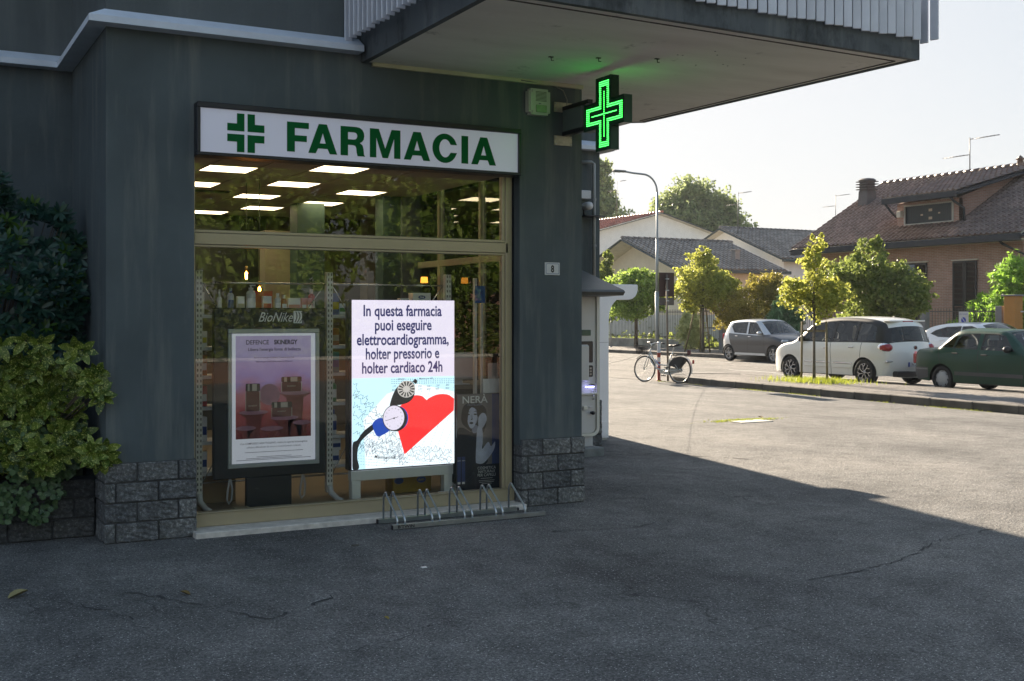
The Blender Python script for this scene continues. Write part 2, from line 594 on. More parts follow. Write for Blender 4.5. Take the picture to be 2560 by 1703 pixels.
# ================================================================== PHARMACY BUILDING
STONE = None
def stone_mat():
    m, t, b = nodes('split_stone')
    v = coords(t, rnd=True)
    n1 = noise(t, v, 5, 5, .6); n2 = noise(t, v, 42, 4, .75)
    c = ramp(t, n1, [(.3, (.092, .097, .102)), (.7, (.172, .176, .178))])
    c = mix(t, .8, c, ramp(t, n2, [(.35, (.4, .4, .42)), (.52, (.9, .9, .9)), (.68, (2.5, 2.5, 2.55))]), 'MULTIPLY')
    oi = t.nodes.new('ShaderNodeObjectInfo')
    c = mix(t, 1., c, ramp(t, oi.outputs['Random'], [(0, (.72, .72, .74)), (1, (1.3, 1.27, 1.22))]), 'MULTIPLY')
    t.links.new(c, b.inputs['Base Color']); b.inputs['Roughness'].default_value = .75
    n3 = bump(t, b, n2, .6, .010); bump(t, b, noise(t, v, 14, 4, .6), .35, .015, n3)
    return m
STONE = stone_mat()
MORTAR = M('mortar', (.06, .06, .062), .9, var=.25, scale=30)

B = thing('pharmacy_building', 'dark grey plastered pharmacy building with split stone base and overhanging balcony', 'building')
HT = 6.3
# left pier, right pier, lintel, upper storey
b = MB()
b.box(1.41, 2.06, 9.0, 9.30, .55, 3.93)
b.box(2.06, 4.922, 9.0, 9.30, 3.30, 3.93)
b.box(4.922, 5.57, 9.0, 9.30, .55, 3.93)
b.build('front_wall', PLASTER, B)
box('side_wall', PLASTER, B, 1.41, 1.60, 9.302, 10.83, 0, 3.93)
box('side_wall', PLASTER, B, -9, 1.598, 10.832, 11.2, 0, 3.93)
box('upper_wall', PLASTER_UP, B, 1.412, 5.57, 9.002, 9.3, 3.932, HT)
box('upper_wall', PLASTER_UP, B, 5.3, 5.568, 9.302, 12.80, 3.932, HT)
b = MB()
b.box(1.412, 1.7, 9.302, 10.83, 3.932, HT); b.box(-9, 1.7, 10.834, 11.2, 3.932, HT)
b.build('upper_wall', PLASTER_UP, B)
b = MB()   # roof slab and the rest of the block
b.box(1.2, 5.8, 8.8, 12.6, HT + .002, HT + .25); b.box(1.2, 8.4, 12.602, 18.6, HT + .002, HT + .25); b.box(-9.1, 1.198, 10.6, 18.6, HT + .002, HT + .25)
b.build('roof', M('roof_bitumen', (.1, .1, .1), .9), B)
b = MB()
b.box(5.2, 8.2, 12.802, 13.1, .0, 3.93); b.box(7.9, 8.198, 13.102, 18.5, 0, HT)
b.box(1.6, 8.2, 16.6, 16.9, 0, HT); b.box(5.2, 8.2, 12.804, 13.1, 3.932, HT)
b.box(-9, 9.78, 18.5, 26, 0, HT + .6)
b.box(5.27, 5.57, 12.5, 12.80, 0, 3.80)
b.build('rear_wall', PLASTER, B)
# plinth stones
def blocks(x_edges, y0, y1, z0, z1, parent, axis='x'):
    for a, c in zip(x_edges[:-1], x_edges[1:]):
        q = MB()
        j = .006
        dz = random.uniform(-.004, .004)
        if axis == 'x': q.cbox(a + j, c - j, y0 + dz, y1, z0 + j, z1 - j, .006)
        else: q.cbox(y0 + dz, y1, a + j, c - j, z0 + j, z1 - j, .006)
        bm_ = bmesh.new(); me = q.mesh('block'); bm_.from_mesh(me)
        bmesh.ops.subdivide_edges(bm_, edges=[e for e in bm_.edges if e.calc_length() > .05], cuts=5, use_grid_fill=True)
        for vv in bm_.verts:
            f = (y0 + dz + .012)
            k = vv.co.y if axis == 'x' else vv.co.x
            if k < f: 
                s_ = random.uniform(-.008, .003)
                if axis == 'x': vv.co.y += s_
                else: vv.co.x += s_
        bm_.to_mesh(me); bm_.free()
        me.materials.append(STONE)
        o = bpy.data.objects.new('block', me); link(o, parent)
pl_l = box('plinth', MORTAR, B, 1.40, 2.072, 8.986, 9.34, 0, .598)
for i, e in enumerate([[1.392, 1.476, 1.788, 2.08], [1.392, 1.633, 1.938, 2.08], [1.392, 1.476, 1.788, 2.08], [1.392, 1.633, 1.938, 2.08]]):
    blocks(e, 8.975, 9.10, i * .15, i * .15 + .15, pl_l)
    blocks([9.10, 9.37] if i % 2 else [9.10, 9.24, 9.37], 1.392, 1.42, i * .15, i * .15 + .15, pl_l, 'y')
pl_r = box('plinth', MORTAR, B, 4.936, 5.587, 8.986, 9.34, 0, .598)
for i, e in enumerate([[4.928, 4.995, 5.303, 5.595], [4.928, 5.148, 5.442, 5.595], [4.928, 4.995, 5.303, 5.595], [4.928, 5.148, 5.442, 5.595]]):
    blocks(e, 8.975, 9.10, i * .15, i * .15 + .15, pl_r)
    blocks([9.10, 9.30], 4.928, 4.95, i * .15, i * .15 + .15, pl_r, 'y')
pl_b = box('plinth', MORTAR, B, 5.6, 8.21, 12.772, 12.79, 0, .598)
for i in range(4):
    blocks([6.9, 7.2, 7.5, 7.8, 8.05, 8.215] if i % 2 else [6.9, 7.35, 7.65, 7.95, 8.215], 12.76, 12.80, i * .15, i * .15 + .15, pl_b)
# cornice swept round the corner
def cornice(path_fn, name='cornice', m=WHITEPAINT):
    prof = [(0., 3.857), (.14, 3.857), (.14, 3.906), (.132, 3.912), (.012, 3.985), (0., 3.988)]
    rows = [path_fn(d) for d, z in prof]
    v = [(x, y, prof[i][1]) for i, r in enumerate(rows) for x, y in r]
    n = len(rows[0]); f = []
    for i in range(len(prof) - 1):
        for j in range(n - 1): f.append((i * n + j, i * n + j + 1, (i + 1) * n + j + 1, (i + 1) * n + j))
    f.append(tuple(i * n for i in range(len(prof)))); f.append(tuple(i * n + n - 1 for i in range(len(prof))))
    q = MB(); q.add(v, f)
    return q.build(name, m, B)
cornice(lambda d: [(-9, 10.83 - d), (1.41 - d, 10.83 - d), (1.41 - d, 9.0 - d), (3.40, 9.0 - d)])
cornice(lambda d: [(5.6, 12.80 - d), (8.2 + d, 12.80 - d), (8.2 + d, 16)])
# balcony
CONC = None
def soffit_mat():
    m, t, b = nodes('soffit_render')
    v = coords(t); v2 = coords(t, (.5, 2.2, 1))
    c = ramp(t, noise(t, v2, 1.6, 6, .6), [(.3, (.70, .67, .61)), (.55, (.79, .76, .70)), (.75, (.84, .81, .76))])
    sp = ramp(t, noise(t, v, 2.6, 6, .75), [(.61, (0, 0, 0)), (.69, (.5, .5, .5))])
    c = mix(t, sp, c, (.14, .12, .10))
    t.links.new(c, b.inputs['Base Color']); b.inputs['Roughness'].default_value = .85
    bump(t, b, noise(t, v, 30, 5, .7), .25, .01)
    return m
SOFF = soffit_mat()
poly = [(3.47, 9.0), (3.47, 6.66), (7.38, 6.785), (7.17, 10.35), (6.9, 10.55), (5.6, 10.60), (5.2, 10.60), (5.2, 9.0)]
bal = thing('balcony', None, None); bal.parent = B; KIDS.setdefault(B.name, []).append(bal)
q = MB(); q.prism(poly, 3.806, 4.02, 'xy'); q.build('soffit', SOFF, bal)
def strip(path, w_, z0, z1, name, m, par):
    q = MB()
    for (x0, y0), (x1, y1) in zip(path[:-1], path[1:]):
        q.obox((x0, y0, (z0 + z1) / 2), (x1, y1, (z0 + z1) / 2), w_, z1 - z0)
    return q.build(name, m, par)
strip([(3.45, 8.998), (3.45, 6.62)], .05, 3.795, 4.24, 'fascia', FASCIA, bal)
strip([(3.424, 6.64), (7.42, 6.765)], .05, 3.797, 4.24, 'fascia', FASCIA, bal)
strip([(7.40, 6.78), (7.19, 10.37)], .05, 3.799, 4.24, 'fascia', FASCIA, bal)
strip([(7.20, 10.36), (6.9, 10.58), (5.6, 10.63)], .05, 3.801, 4.24, 'fascia', FASCIA, bal)
strip([(3.52, 8.985), (5.57, 8.985)], .03, 3.772, 3.805, 'cove_strip', M('cove', (.55, .52, .38), .7), bal)
strip([(3.58, 6.77), (7.30, 6.89), (7.11, 10.3)], .012, 3.800, 3.8065, 'drip_groove', M('drip', (.1, .09, .08), .9), bal)
q = MB()
for z in (4.34, 4.62, 4.95):
    q.obox((3.42, 8.95, z), (3.42, 6.64, z), .04, .05); q.obox((3.42, 6.64, z), (7.36, 6.78, z), .04, .05); q.obox((7.36, 6.78, z), (7.2, 10.3, z), .04, .05)
q.build('rail', SLAT, bal)
# planter boxes seen as dark body between the slats
box('parapet_panel', PLASTER_UP, bal, 3.50, 6.9, 6.72, 6.76, 4.25, 5.1)
box('parapet_panel', PLASTER_UP, bal, 3.47, 3.50, 6.78, 8.98, 4.25, 5.1)
rl = thing('balcony_railing', None, None); rl.parent = B; KIDS.setdefault(B.name, []).append(rl)
sme = MB().cbox(-.034, .034, -.009, .009, 3.95, 5.25, .003).mesh('slat'); sme.materials.append(SLAT)
n = int((7.36 - 3.42) / .0975)
for i in range(n + 1):
    x = 7.34 - i * .0975
    yy = 6.575 + (x - 3.4) * .031
    inst('slat', sme, rl, (x, yy, random.uniform(-.008, .008)), (0, 0, R(-24) + random.gauss(0, .03)))
for i in range(24):
    y = 8.93 - i * .1
    inst('slat', sme, rl, (3.29, y, random.uniform(-.008, .004)), (0, 0, R(4) + random.gauss(0, .012)))
for i in range(34):
    y = 6.66 + i * .1
    inst('slat', sme, rl, (7.50 - (y - 6.7) * .057, y, random.uniform(-.008, .008)), (0, 0, R(-70)))
# rusty fixings and old plug holes under the balcony
q = MB()
for x, y in [(4.72, 8.1), (5.08, 7.95), (5.52, 7.75)]: q.tube([(x, y, 3.805), (x + .004, y, 3.775), (x + .03, y + .01, 3.78)], .004, 6); q.cbox(x - .02, x + .02, y - .012, y + .012, 3.80, 3.806, .001)
for i in range(9):
    x, y = 5.55 + random.random() * .8, 7.3 + random.random() * .5
    q.lathe([(.0, 3.8045), (.007, 3.8045), (.008, 3.807)], (x, y, 0), n=6)
q.build('fixing', M('rust', (.03, .022, .016), .8), bal)

# marble sill, window, bronze frame
MARB = M('sill_marble', (.62, .58, .54), .5, var=.2, scale=14, bmp=.3, bsc=40)
q = MB(); q.cbox(2.045, 4.925, 8.87, 9.16, -.01, .045, .006); q.build('window_sill', MARB, B)
win = thing('shop_window', None, None); win.parent = B; KIDS.setdefault(B.name, []).append(win)
q = MB()
q.cbox(2.06, 4.925, 9.10, 9.17, .046, .150, .004); q.cbox(2.06, 4.925, 9.092, 9.18, .150, .160, .003)
q.cbox(2.06, 4.86, 9.10, 9.17, 2.262, 2.352, .004); q.cbox(2.06, 4.86, 9.108, 9.17, 2.242, 2.260, .003); q.cbox(2.06, 4.86, 9.108, 9.17, 2.354, 2.377, .003)
q.cbox(4.835, 4.90, 9.10, 9.17, .161, 3.3, .004); q.cbox(4.805, 4.833, 9.112, 9.17, .161, 3.3, .003)
q.cbox(2.06, 2.09, 9.10, 9.17, .161, 3.3, .004)
q.build('frame', GOLD, win)
box('seal', BLACKF, win, 4.902, 4.921, 9.11, 9.17, .05, 3.3)
GLASS = pane_mat('shop_glass', (.99, .995, .985), .85)
box('pane', GLASS, win, 2.08, 4.81, 9.13, 9.138, .155, 2.25)
box('pane', GLASS, win, 2.08, 4.81, 9.13, 9.138, 2.37, 3.3)

# far wall fittings beside the vending machine
q = MB(); q.tube([(7.9, 12.79, 3.70), (8.02, 12.72, 3.70), (8.06, 12.72, 3.68), (8.06, 12.72, 2.2)], .022, 8)
for z in (3.2, 2.6): q.lathe([(.03, z), (.03, z + .03)], (8.06, 12.72, 0), n=10)
q.build('downpipe', M('pipe_grey', (.30, .32, .33), .6), B)
box('junction_box', M('box_white', (.62, .63, .66), .5), B, 7.85, 8.02, 12.72, 12.80, 3.22, 3.33, c=.008)

LAMPW = M('lamp_white', (.6, .6, .62), .4)
t_ = thing('wall_camera', 'white security camera on a bracket on the dark rear wall', 'camera')
q = MB(); q.lathe([(.0, 12.60), (.05, 12.61), (.055, 12.66), (.05, 12.74)], (7.93, 0, 3.12), 'y', 12); q.build('dome', LAMPW, t_)
q = MB(); q.cbox(7.86, 8.16, 12.60, 12.79, 2.985, 3.0, .003); q.tube([(7.93, 12.76, 3.1), (7.93, 12.76, 3.0)], .012, 6); q.build('bracket', BLACKF, t_)
rebase(t_, (7.93, 12.7, 3.0))

# ------------------------------------------------------------------ FARMACIA sign box
GREEN = M('sign_green', (.003, .115, .028), .75, var=.03, spec=.15)
SIGNW = M('sign_panel', (.62, .63, .74), .35, var=.03, scale=1.2, emis=(.75, .78, 1.0), es=.028)  # unlit white panel with a faint glow put into its material
sg = thing('pharmacy_sign', 'long white box sign reading FARMACIA in green over the shop window', 'sign')
q = MB()
for d in [(2.059, 4.878, 3.300, 3.341), (2.059, 4.878, 2.932, 2.958)]: q.cbox(d[0], d[1], 8.885, 9.06, d[2], d[3], .004)
q.cbox(2.059, 2.083, 8.887, 9.06, 2.959, 3.299, .003); q.cbox(4.852, 4.878, 8.887, 9.06, 2.959, 3.299, .003)
q.build('frame', BLACKF, sg)
box('panel', SIGNW, sg, 2.084, 4.851, 8.905, 9.04, 2.96, 3.298)
Hh = .237
def letter(ch):
    s_ = .235
    if ch == 'F': return [[(0, 0), (.25, 0), (.25, .355), (.64, .355), (.64, .56), (.25, .56), (.25, .80), (.705, .80), (.705, 1), (0, 1)]]
    if ch == 'A': return [[(0, 0), (.255, 0), (.335, .17), (.665, .17), (.745, 0), (1, 0), (.64, 1), (.36, 1)], [(.395, .345), (.605, .345), (.50, .70)]]
    if ch == 'I': return [[(0, 0), (.255, 0), (.255, 1), (0, 1)]]
    if ch == 'M': return [[(0, 0), (.22, 0), (.22, .70), (.44, 0), (.63, 0), (.85, .70), (.85, 0), (1.07, 0), (1.07, 1), (.76, 1), (.535, .32), (.31, 1), (0, 1)]]
    if ch == 'R':
        o = [(0, 0), (.25, 0), (.25, .37), (.42, .37), (.50, .35), (.535, .28), (.55, .12), (.58, 0), (.84, 0), (.80, .06), (.785, .25), (.75, .38), (.66, .455)]
        o += [(.73, .50), (.79, .58), (.81, .70), (.795, .82), (.74, .92), (.65, .98), (.54, 1), (0, 1)]
        i = [(.25, .56), (.25, .81), (.46, .81), (.53, .79), (.565, .74), (.57, .685), (.555, .62), (.51, .575), (.45, .56)]
        return [o, i]
    if ch == 'C':
        o = [(.47 + .47 * math.cos(a), .5 + .525 * math.sin(a)) for a in np.linspace(R(25), R(335), 34)]
        i = [(.48 + .225 * math.cos(a), .5 + .325 * math.sin(a)) for a in np.linspace(R(318), R(42), 28)]
        o[0] = (.93, .64); o[-1] = (.93, .355); i[0] = (.69, .355); i[-1] = (.69, .64)
        return [o + i]
for ch, x0, x1 in [('F', 2.766, 2.945), ('A', 2.941, 3.183), ('R', 3.213, 3.424), ('M', 3.466, 3.736), ('A', 3.767, 4.007), ('C', 4.029, 4.258), ('I', 4.301, 4.364), ('A', 4.395, 4.633)]:
    L = letter(ch); mx = max(p[0] for l in L for p in l); 
    me = loops_mesh('letter', [[(p[0] / mx * (x1 - x0), p[1] * Hh) for p in l] for l in L], GREEN, .0015)
    wallprint('letter', me, sg, x0, 8.9015, 3.006)
def lshape(sx, sz):
    g_ = .0125; A = .146; W_ = .058; T = .150
    pts = [(g_, g_), (A, g_), (A, g_ + W_), (g_ + W_, g_ + W_), (g_ + W_, T), (g_, T)]
    return [(sx * a, sz * b_) for a, b_ in pts]
for sx in (-1, 1):
    for sz in (-1, 1):
        wallprint('cross_quarter', loops_mesh('cross_quarter', [lshape(sx, sz)], GREEN, .0015), sg, 2.437, 8.9015, 3.124)
rebase(sg, (3.47, 9.0, 2.932))

# ------------------------------------------------------------------ green LED cross
LEDM = emit('green_led', (.05, 1.0, .09), 3.4)
CROSSD = M('cross_casing', (.010, .05, .026), .35, .2)
CFACE = M('cross_face', (.008, .11, .03), .5)
lc = thing('led_cross', 'lit green cross sign jutting from the wall under the balcony', 'cross sign')
cy_, cz_, hh, aw, X0, X1 = 8.28, 3.422, .315, .118, 5.35, 5.41
def plus(h, a): return [(-a, -h), (a, -h), (a, -a), (h, -a), (h, a), (a, a), (a, h), (-a, h), (-a, a), (-h, a), (-h, -a), (-a, -a)]
q = MB(); q.prism([(cy_ + a, cz_ + c) for a, c in plus(hh, aw)], X0 + .002, X1 - .002, 'yz'); q.build('casing', CROSSD, lc)
for xs in (X0, X1):
    q = MB(); n = 12
    oo = [(cy_ + a, cz_ + c) for a, c in plus(hh, aw)]; ii = [(cy_ + a, cz_ + c) for a, c in plus(hh - .02, aw - .02)]
    s_ = -1 if xs == X0 else 1
    for i in range(n):
        j = (i + 1) % n
        q.add([(xs + s_ * .012, *oo[i]), (xs + s_ * .012, *oo[j]), (xs + s_ * .012, *ii[j]), (xs + s_ * .012, *ii[i])], [(0, 1, 2, 3)])
        q.add([(xs + s_ * .012, *ii[i]), (xs + s_ * .012, *ii[j]), (xs, *ii[j]), (xs, *ii[i])], [(0, 1, 2, 3)])
        q.add([(xs + s_ * .012, *oo[i]), (xs + s_ * .012, *oo[j]), (xs, *oo[j]), (xs, *oo[i])], [(0, 1, 2, 3)])
    q.build('rim', CROSSD, lc)
    q = MB(); q.prism(ii, xs, xs + s_ * .002, 'yz'); q.build('face', CFACE, lc)
    q = MB(); st = .0172
    def dot(a, c):
        x = xs + s_ * .0035; r = .0038
        q.add([(x, cy_ + a - r, cz_ + c - r * .8), (x, cy_ + a + r, cz_ + c - r * .8), (x, cy_ + a + r, cz_ + c + r * .8), (x, cy_ + a - r, cz_ + c + r * .8)], [(0, 1, 2, 3)])
    k = int(hh / st)
    def inside(a, c, h, aa): return (abs(a) <= aa and abs(c) <= h) or (abs(c) <= aa and abs(a) <= h)
    for i in range(-k, k + 1):
        for j in range(-k, k + 1):
            a, c = i * st, j * st
            outer = inside(a, c, hh - .034, aw - .034); inner = inside(a, c, hh - .034 - 3 * st + .002, aw - .034 - 3 * st + .010)
            core = (abs(i) <= .6 and abs(c) <= hh - .12) or (abs(j) <= .6 and abs(a) <= hh - .12)
            if (outer and not inner) or core: dot(a, c)
    tag(q.build('led_dots', LEDM, lc), kind='stuff')
q = MB()
for z in (3.575, 3.345): q.obox((5.38, 8.99, z), (5.38, 8.55, z), .05, .035)
q.build('arm', BLACKF, lc)
box('control_box', M('box_grey', (.12, .15, .15), .5), lc, 5.355, 5.405, 8.66, 8.985, 3.364, 3.556, c=.004)
STEEL = M('galvanised', (.45, .47, .47), .38, .8, var=.2, scale=12)
for z0 in (3.545, 3.243):
    p_ = MB(); p_.cbox(5.272, 5.458, 8.985, 8.998, z0, z0 + .088, .002)
    p_ = p_.build('mounting_plate', M('plate', (.46, .42, .33), .5, .3, var=.25, scale=20), lc)
    q = MB()
    for x in (5.285, 5.445):
        for z in (z0 + .012, z0 + .076): q.lathe([(.0, 8.978), (.006, 8.98), (.007, 8.985)], (x, 0, z), 'y', 8)
    q.build('bolt', STEEL, p_)
rebase(lc, (5.38, 8.98, 3.42))

# siren
ALW = M('siren_plastic', (.55, .55, .50), .4, var=.04)
sr = thing('alarm_siren', 'cream alarm siren with louvres on the wall beside the green cross', 'alarm siren')
b_ = bmesh.new(); bmesh.ops.create_cube(b_, size=1)
for v in b_.verts: v.co = Vector((5.09 + v.co.x * .22, 8.963 + v.co.y * .074, 3.608 + v.co.z * .232))
bmesh.ops.bevel(b_, geom=[e for e in b_.edges if abs(e.verts[0].co.y - e.verts[1].co.y) > .05], offset=.022, segments=4, affect='EDGES')
bmesh.ops.bevel(b_, geom=[e for e in b_.edges if e.verts[0].co.y < 8.93 and e.verts[1].co.y < 8.93], offset=.012, segments=2, affect='EDGES')
me = bpy.data.meshes.new('cover'); b_.to_mesh(me); b_.free(); me.materials.append(ALW); inst('cover', me, sr)
q = MB()
for i in range(8): q.cbox(5.045, 5.155, 8.9225, 8.9265, 3.612 + i * .0115, 3.616 + i * .0115, .001)
q.build('louvre', M('slot', (.05, .05, .04), .8), sr)
q = MB(); q.cbox(5.045, 5.155, 8.915, 8.926, 3.512, 3.578, .004); q.build('lens', M('siren_lens', (.30, .42, .24), .15, var=.1, scale=40), sr)
wallprint('lettering', text_mesh('BUS', .014, .04, m=M('ink_blue', (.03, .05, .12), .6)), sr, 5.085, 8.921, 3.585)
rebase(sr, (5.09, 9.0, 3.49))
q = MB(); q.tube([(4.92, 8.97, 3.79), (5.1, 8.975, 3.783), (5.27, 8.975, 3.77), (5.36, 8.98, 3.74), (5.405, 8.985, 3.66), (5.40, 8.985, 3.60), (5.385, 8.985, 3.42), (5.40, 8.98, 3.37)], .005, 6)
tag(q.build('cable', M('cable_grey', (.22, .22, .20), .6)), 'thin grey cable hanging from the soffit past the siren', 'cable')

# house number
hn = thing('house_number', 'small white enamel plate with black number 8', 'number plate')
box('plate', M('enamel', (.62, .64, .66), .25, var=.05), hn, 5.176, 5.331, 8.988, 8.999, 2.068, 2.182, c=.003)
def frame_loops(x0, x1, y0, y1, w_, r=.012):
    def rr(a, b_, c, d, r):
        o = []
        for cx_, cy2, s0 in ((b_ - r, d - r, 0), (a + r, d - r, 90), (a + r, c + r, 180), (b_ - r, c + r, 270)):
            o += [(cx_ + r * math.cos(R(s0 + k * 22.5)), cy2 + r * math.sin(R(s0 + k * 22.5))) for k in range(5)]
        return o
    return [rr(x0, x1, y0, y1, r), rr(x0 + w_, x1 - w_, y0 + w_, y1 - w_, r - w_ * .7)]
wallprint('border', loops_mesh('border', frame_loops(-.068, .068, -.047, .047, .004), M('border_blue', (.03, .10, .25), .4)), hn, 5.2535, 8.9872, 2.125)
wallprint('numeral', text_mesh('8', .088, .035, sx=.75, m=M('ink_black', (.012, .012, .014), .5)), hn, 5.2535, 8.9870, 2.094)
rebase(hn, (5.2535, 9.0, 2.068))

# ================================================================== VENDING MACHINE AND TOTEM
VCREAM = M('vending_cream', (.76, .74, .68), .4, var=.03)
VGREY = M('vending_panel', (.66, .65, .65), .35, var=.03)
DKG = M('dark_glass', (.05, .05, .06), .12)
SLATE = M('awning_grey', (.10, .105, .10), .5, var=.15)
vm = thing('vending_machine', 'cream wall vending machine under a dark awning beside the white totem', 'vending machine')
def rrect(x0, x1, z0, z1, r, n=6):
    o = []
    for cx2, cz2, s0 in ((x1 - r, z1 - r, 0), (x0 + r, z1 - r, 90), (x0 + r, z0 + r, 180), (x1 - r, z0 + r, 270)):
        o += [(cx2 + r * math.cos(R(s0 + k * 90 / n)), cz2 + r * math.sin(R(s0 + k * 90 / n))) for k in range(n + 1)]
    return o
q = MB(); q.prism(rrect(6.75, 7.665, .225, 2.005, .10), 12.0, 12.70); q.build('body', VCREAM, vm)
me = loops_mesh('front_panel', [rrect(6.79, 7.62, .27, 1.96, .07)], VGREY, .006); inst('front_panel', me, vm, (0, 11.993, 0), (R(90), 0, 0))
q = MB()
oo = rrect(6.752, 7.663, .23, 2.0, .10); ii = rrect(6.785, 7.625, .265, 1.965, .072)
n = len(oo)
for i in range(n):
    j = (i + 1) % n
    a, b_, c, d = (oo[i][0], 11.965, oo[i][1]), (oo[j][0], 11.965, oo[j][1]), (ii[j][0], 11.965, ii[j][1]), (ii[i][0], 11.965, ii[i][1])
    q.add([a, b_, c, d], [(0, 1, 2, 3)])
    q.add([a, b_, (b_[0], 12.0, b_[2]), (a[0], 12.0, a[2])], [(0, 1, 2, 3)])
    q.add([d, c, (c[0], 11.99, c[2]), (d[0], 11.99, d[2])], [(0, 1, 2, 3)])
q.build('front_frame', VCREAM, vm)
box('ledge', VCREAM, vm, 6.79, 7.62, 11.955, 11.99, .735, .765, c=.006)
box('display', M('lcd_green', (.08, .13, .10), .25), vm, 7.35, 7.545, 11.975, 11.99, 1.46, 1.53, c=.003)
box('keypad_window', DKG, vm, 7.3, 7.575, 11.975, 11.99, 1.13, 1.39, c=.01)
kp = box('keypad', DKG, vm, 7.40, 7.575, 11.975, 11.99, .955, 1.095, c=.01)
for i in range(2):
    for j in range(3): box('key', M('key_steel', (.4, .4, .4), .3, .6), kp, 7.49 + i * .035, 7.513 + i * .035, 11.965, 11.976, .975 + j * .036, .998 + j * .036)
box('side_cover', VGREY, vm, 7.30, 7.50, 11.93, 11.99, .90, 1.35, c=.02)
box('card_slot', M('slot_blue', (.02, .02, .08), .3, emis=(.25, .25, 1), es=.0), vm, 7.525, 7.592, 11.96, 11.99, .845, .862, c=.002)
BLED = emit('blue_led', (.45, .45, 1.0), 1.6)
box('light_strip', BLED, vm, 7.53, 7.585, 11.962, 11.99, .828, .840); box('light_strip', BLED, vm, 7.455, 7.495, 11.928, 11.96, .828, .840)
q = MB(); q.tube([(7.572, 11.985, .62 + .06), (7.572, 11.955, .62 + .06), (7.572, 11.955, .73), (7.572, 11.985, .73)], .007, 6)
q.lathe([(.0, 11.972), (.012, 11.974), (.013, 11.99)], (7.575, 0, .775), 'y', 10); q.build('handle', M('handle_steel', (.6, .6, .6), .25, .9), vm)
box('coin_tray', VCREAM, vm, 7.43, 7.485, 11.955, 11.99, .555, .60, c=.004); box('label_plate', LAMPW, vm, 7.52, 7.57, 11.975, 11.99, .575, .59)
q = MB(); q.lathe([(.0, 11.93), (.022, 11.932), (.024, 11.95), (.016, 11.952), (.016, 11.99)], (7.555, 0, .515), 'y', 12); q.build('lock_knob', BLACKF, vm)
q = MB(); q.cbox(7.0, 7.60, 12.02, 12.6, .10, .226, .004); q.build('foot', LAMPW, vm)
q = MB(); q.cbox(6.4, 7.655, 11.84, 12.76, -.02, .100, .012); q.build('concrete_base', M('base_concrete', (.23, .24, .24), .85, var=.25, scale=8, bmp=.4), vm)
rebase(vm, (7.2, 12.35, 0))
aw_ = thing('awning', 'dark sloping awning over the vending machine', 'awning')
q = MB()
prof = [(12.78, 2.38), (11.49, 2.01), (11.46, 1.985), (11.50, 1.945), (11.92, 1.935), (12.78, 1.94)]
q.prism(prof, 6.3, 7.70, 'yz'); q.build('canopy', SLATE, aw_)
q = MB(); q.prism([(12.02, 1.934), (12.22, 1.74), (12.78, 1.70), (12.78, 1.934)], 7.672, 7.698, 'yz'); q.build('bracket', SLATE, aw_)
rebase(aw_, (7.2, 12.78, 1.6))

tw = thing('curved_totem', 'tall white totem curving into an overhanging arm beside the vending machine', 'totem')
TWH = M('totem_white', (.93, .93, .98), .35, var=.03, scale=1.2)
out = [(8.50, .03), (8.667, .03), (8.667, 1.62)]
out += [(8.805 - .138 * math.cos(R(a)), 1.62 + .28 * math.sin(R(a))) for a in (25, 50, 70)]
out += [(8.805, 1.925), (9.0, 1.925)] + [(9.0 + .144 * math.sin(R(a)), 2.06 - .135 * math.cos(R(a))) for a in (25, 50, 75)] + [(9.148, 2.07), (9.150, 2.125), (9.14, 2.136), (8.42, 2.136), (8.42, 1.9), (8.50, 1.75)]
q = MB(); q.prism(out, 13.3, 13.52); tb = q.build('body', TWH, tw)
bv = tb.modifiers.new('bevel', 'BEVEL'); bv.width = .008; bv.segments = 2; bv.limit_method = 'ANGLE'
q = MB(); q.cbox(8.505, 8.655, 13.292, 13.3, .06, .26, .002); q.build('access_panel', TWH, tw)
box('joint', M('joint_grey', (.3, .3, .35), .6), tw, 8.502, 8.665, 13.2985, 13.30, 1.335, 1.339)
box('base_plate', STEEL, tw, 8.53, 8.66, 13.33, 13.5, 0, .03)
rebase(tw, (8.58, 13.4, 0))

# ================================================================== BIKE RACK
CHR = M('rack_steel', (.50, .53, .55), .28, .9, var=.15, scale=9)
rk = thing('bike_rack', 'low galvanised bicycle rack with nine hoops on the shop sill', 'bicycle rack')
q = MB(); q.cbox(3.505, 4.90, 8.50, 8.53, .004, .040, .002); fb = q.build('front_bar', CHR, rk)
q = MB(); q.cbox(3.50, 4.79, 8.80, 8.83, .004, .040, .002); q.build('rear_bar', CHR, rk)
q = MB(); q.cbox(3.497, 3.507, 8.499, 8.531, .005, .039, .002); q.cbox(3.492, 3.502, 8.799, 8.831, .005, .039, .002); q.cbox(4.786, 4.812, 8.805, 8.825, .008, .034, .004); q.build('end_cap', BLACKF, rk)
hp = MB()
pts = [(0, 8.815, .03), (0, 8.812, .215)] + [(0, 8.80 - .028 + .028 * math.cos(R(a)), .222 + .036 * math.sin(R(a))) for a in (25, 60, 95, 125)] + [(0, 8.745, .240), (0, 8.56, .115), (0, 8.535, .092), (0, 8.520, .07), (0, 8.516, .03)]
hp.tube(pts, .0082, 8); hm = hp.mesh('hoop'); hm.materials.append(CHR)
for x in (3.55, 3.615, 3.855, 3.92, 4.146, 4.215, 4.436, 4.498, 4.712): inst('hoop', hm, rk, (x, 0, 0))
wallprint('lettering', text_mesh("B'TWIN", .034, .02, 'LEFT', 1.25, m=BLACKF), rk, 3.545, 8.4985, .011)
rebase(rk, (4.2, 8.66, 0))

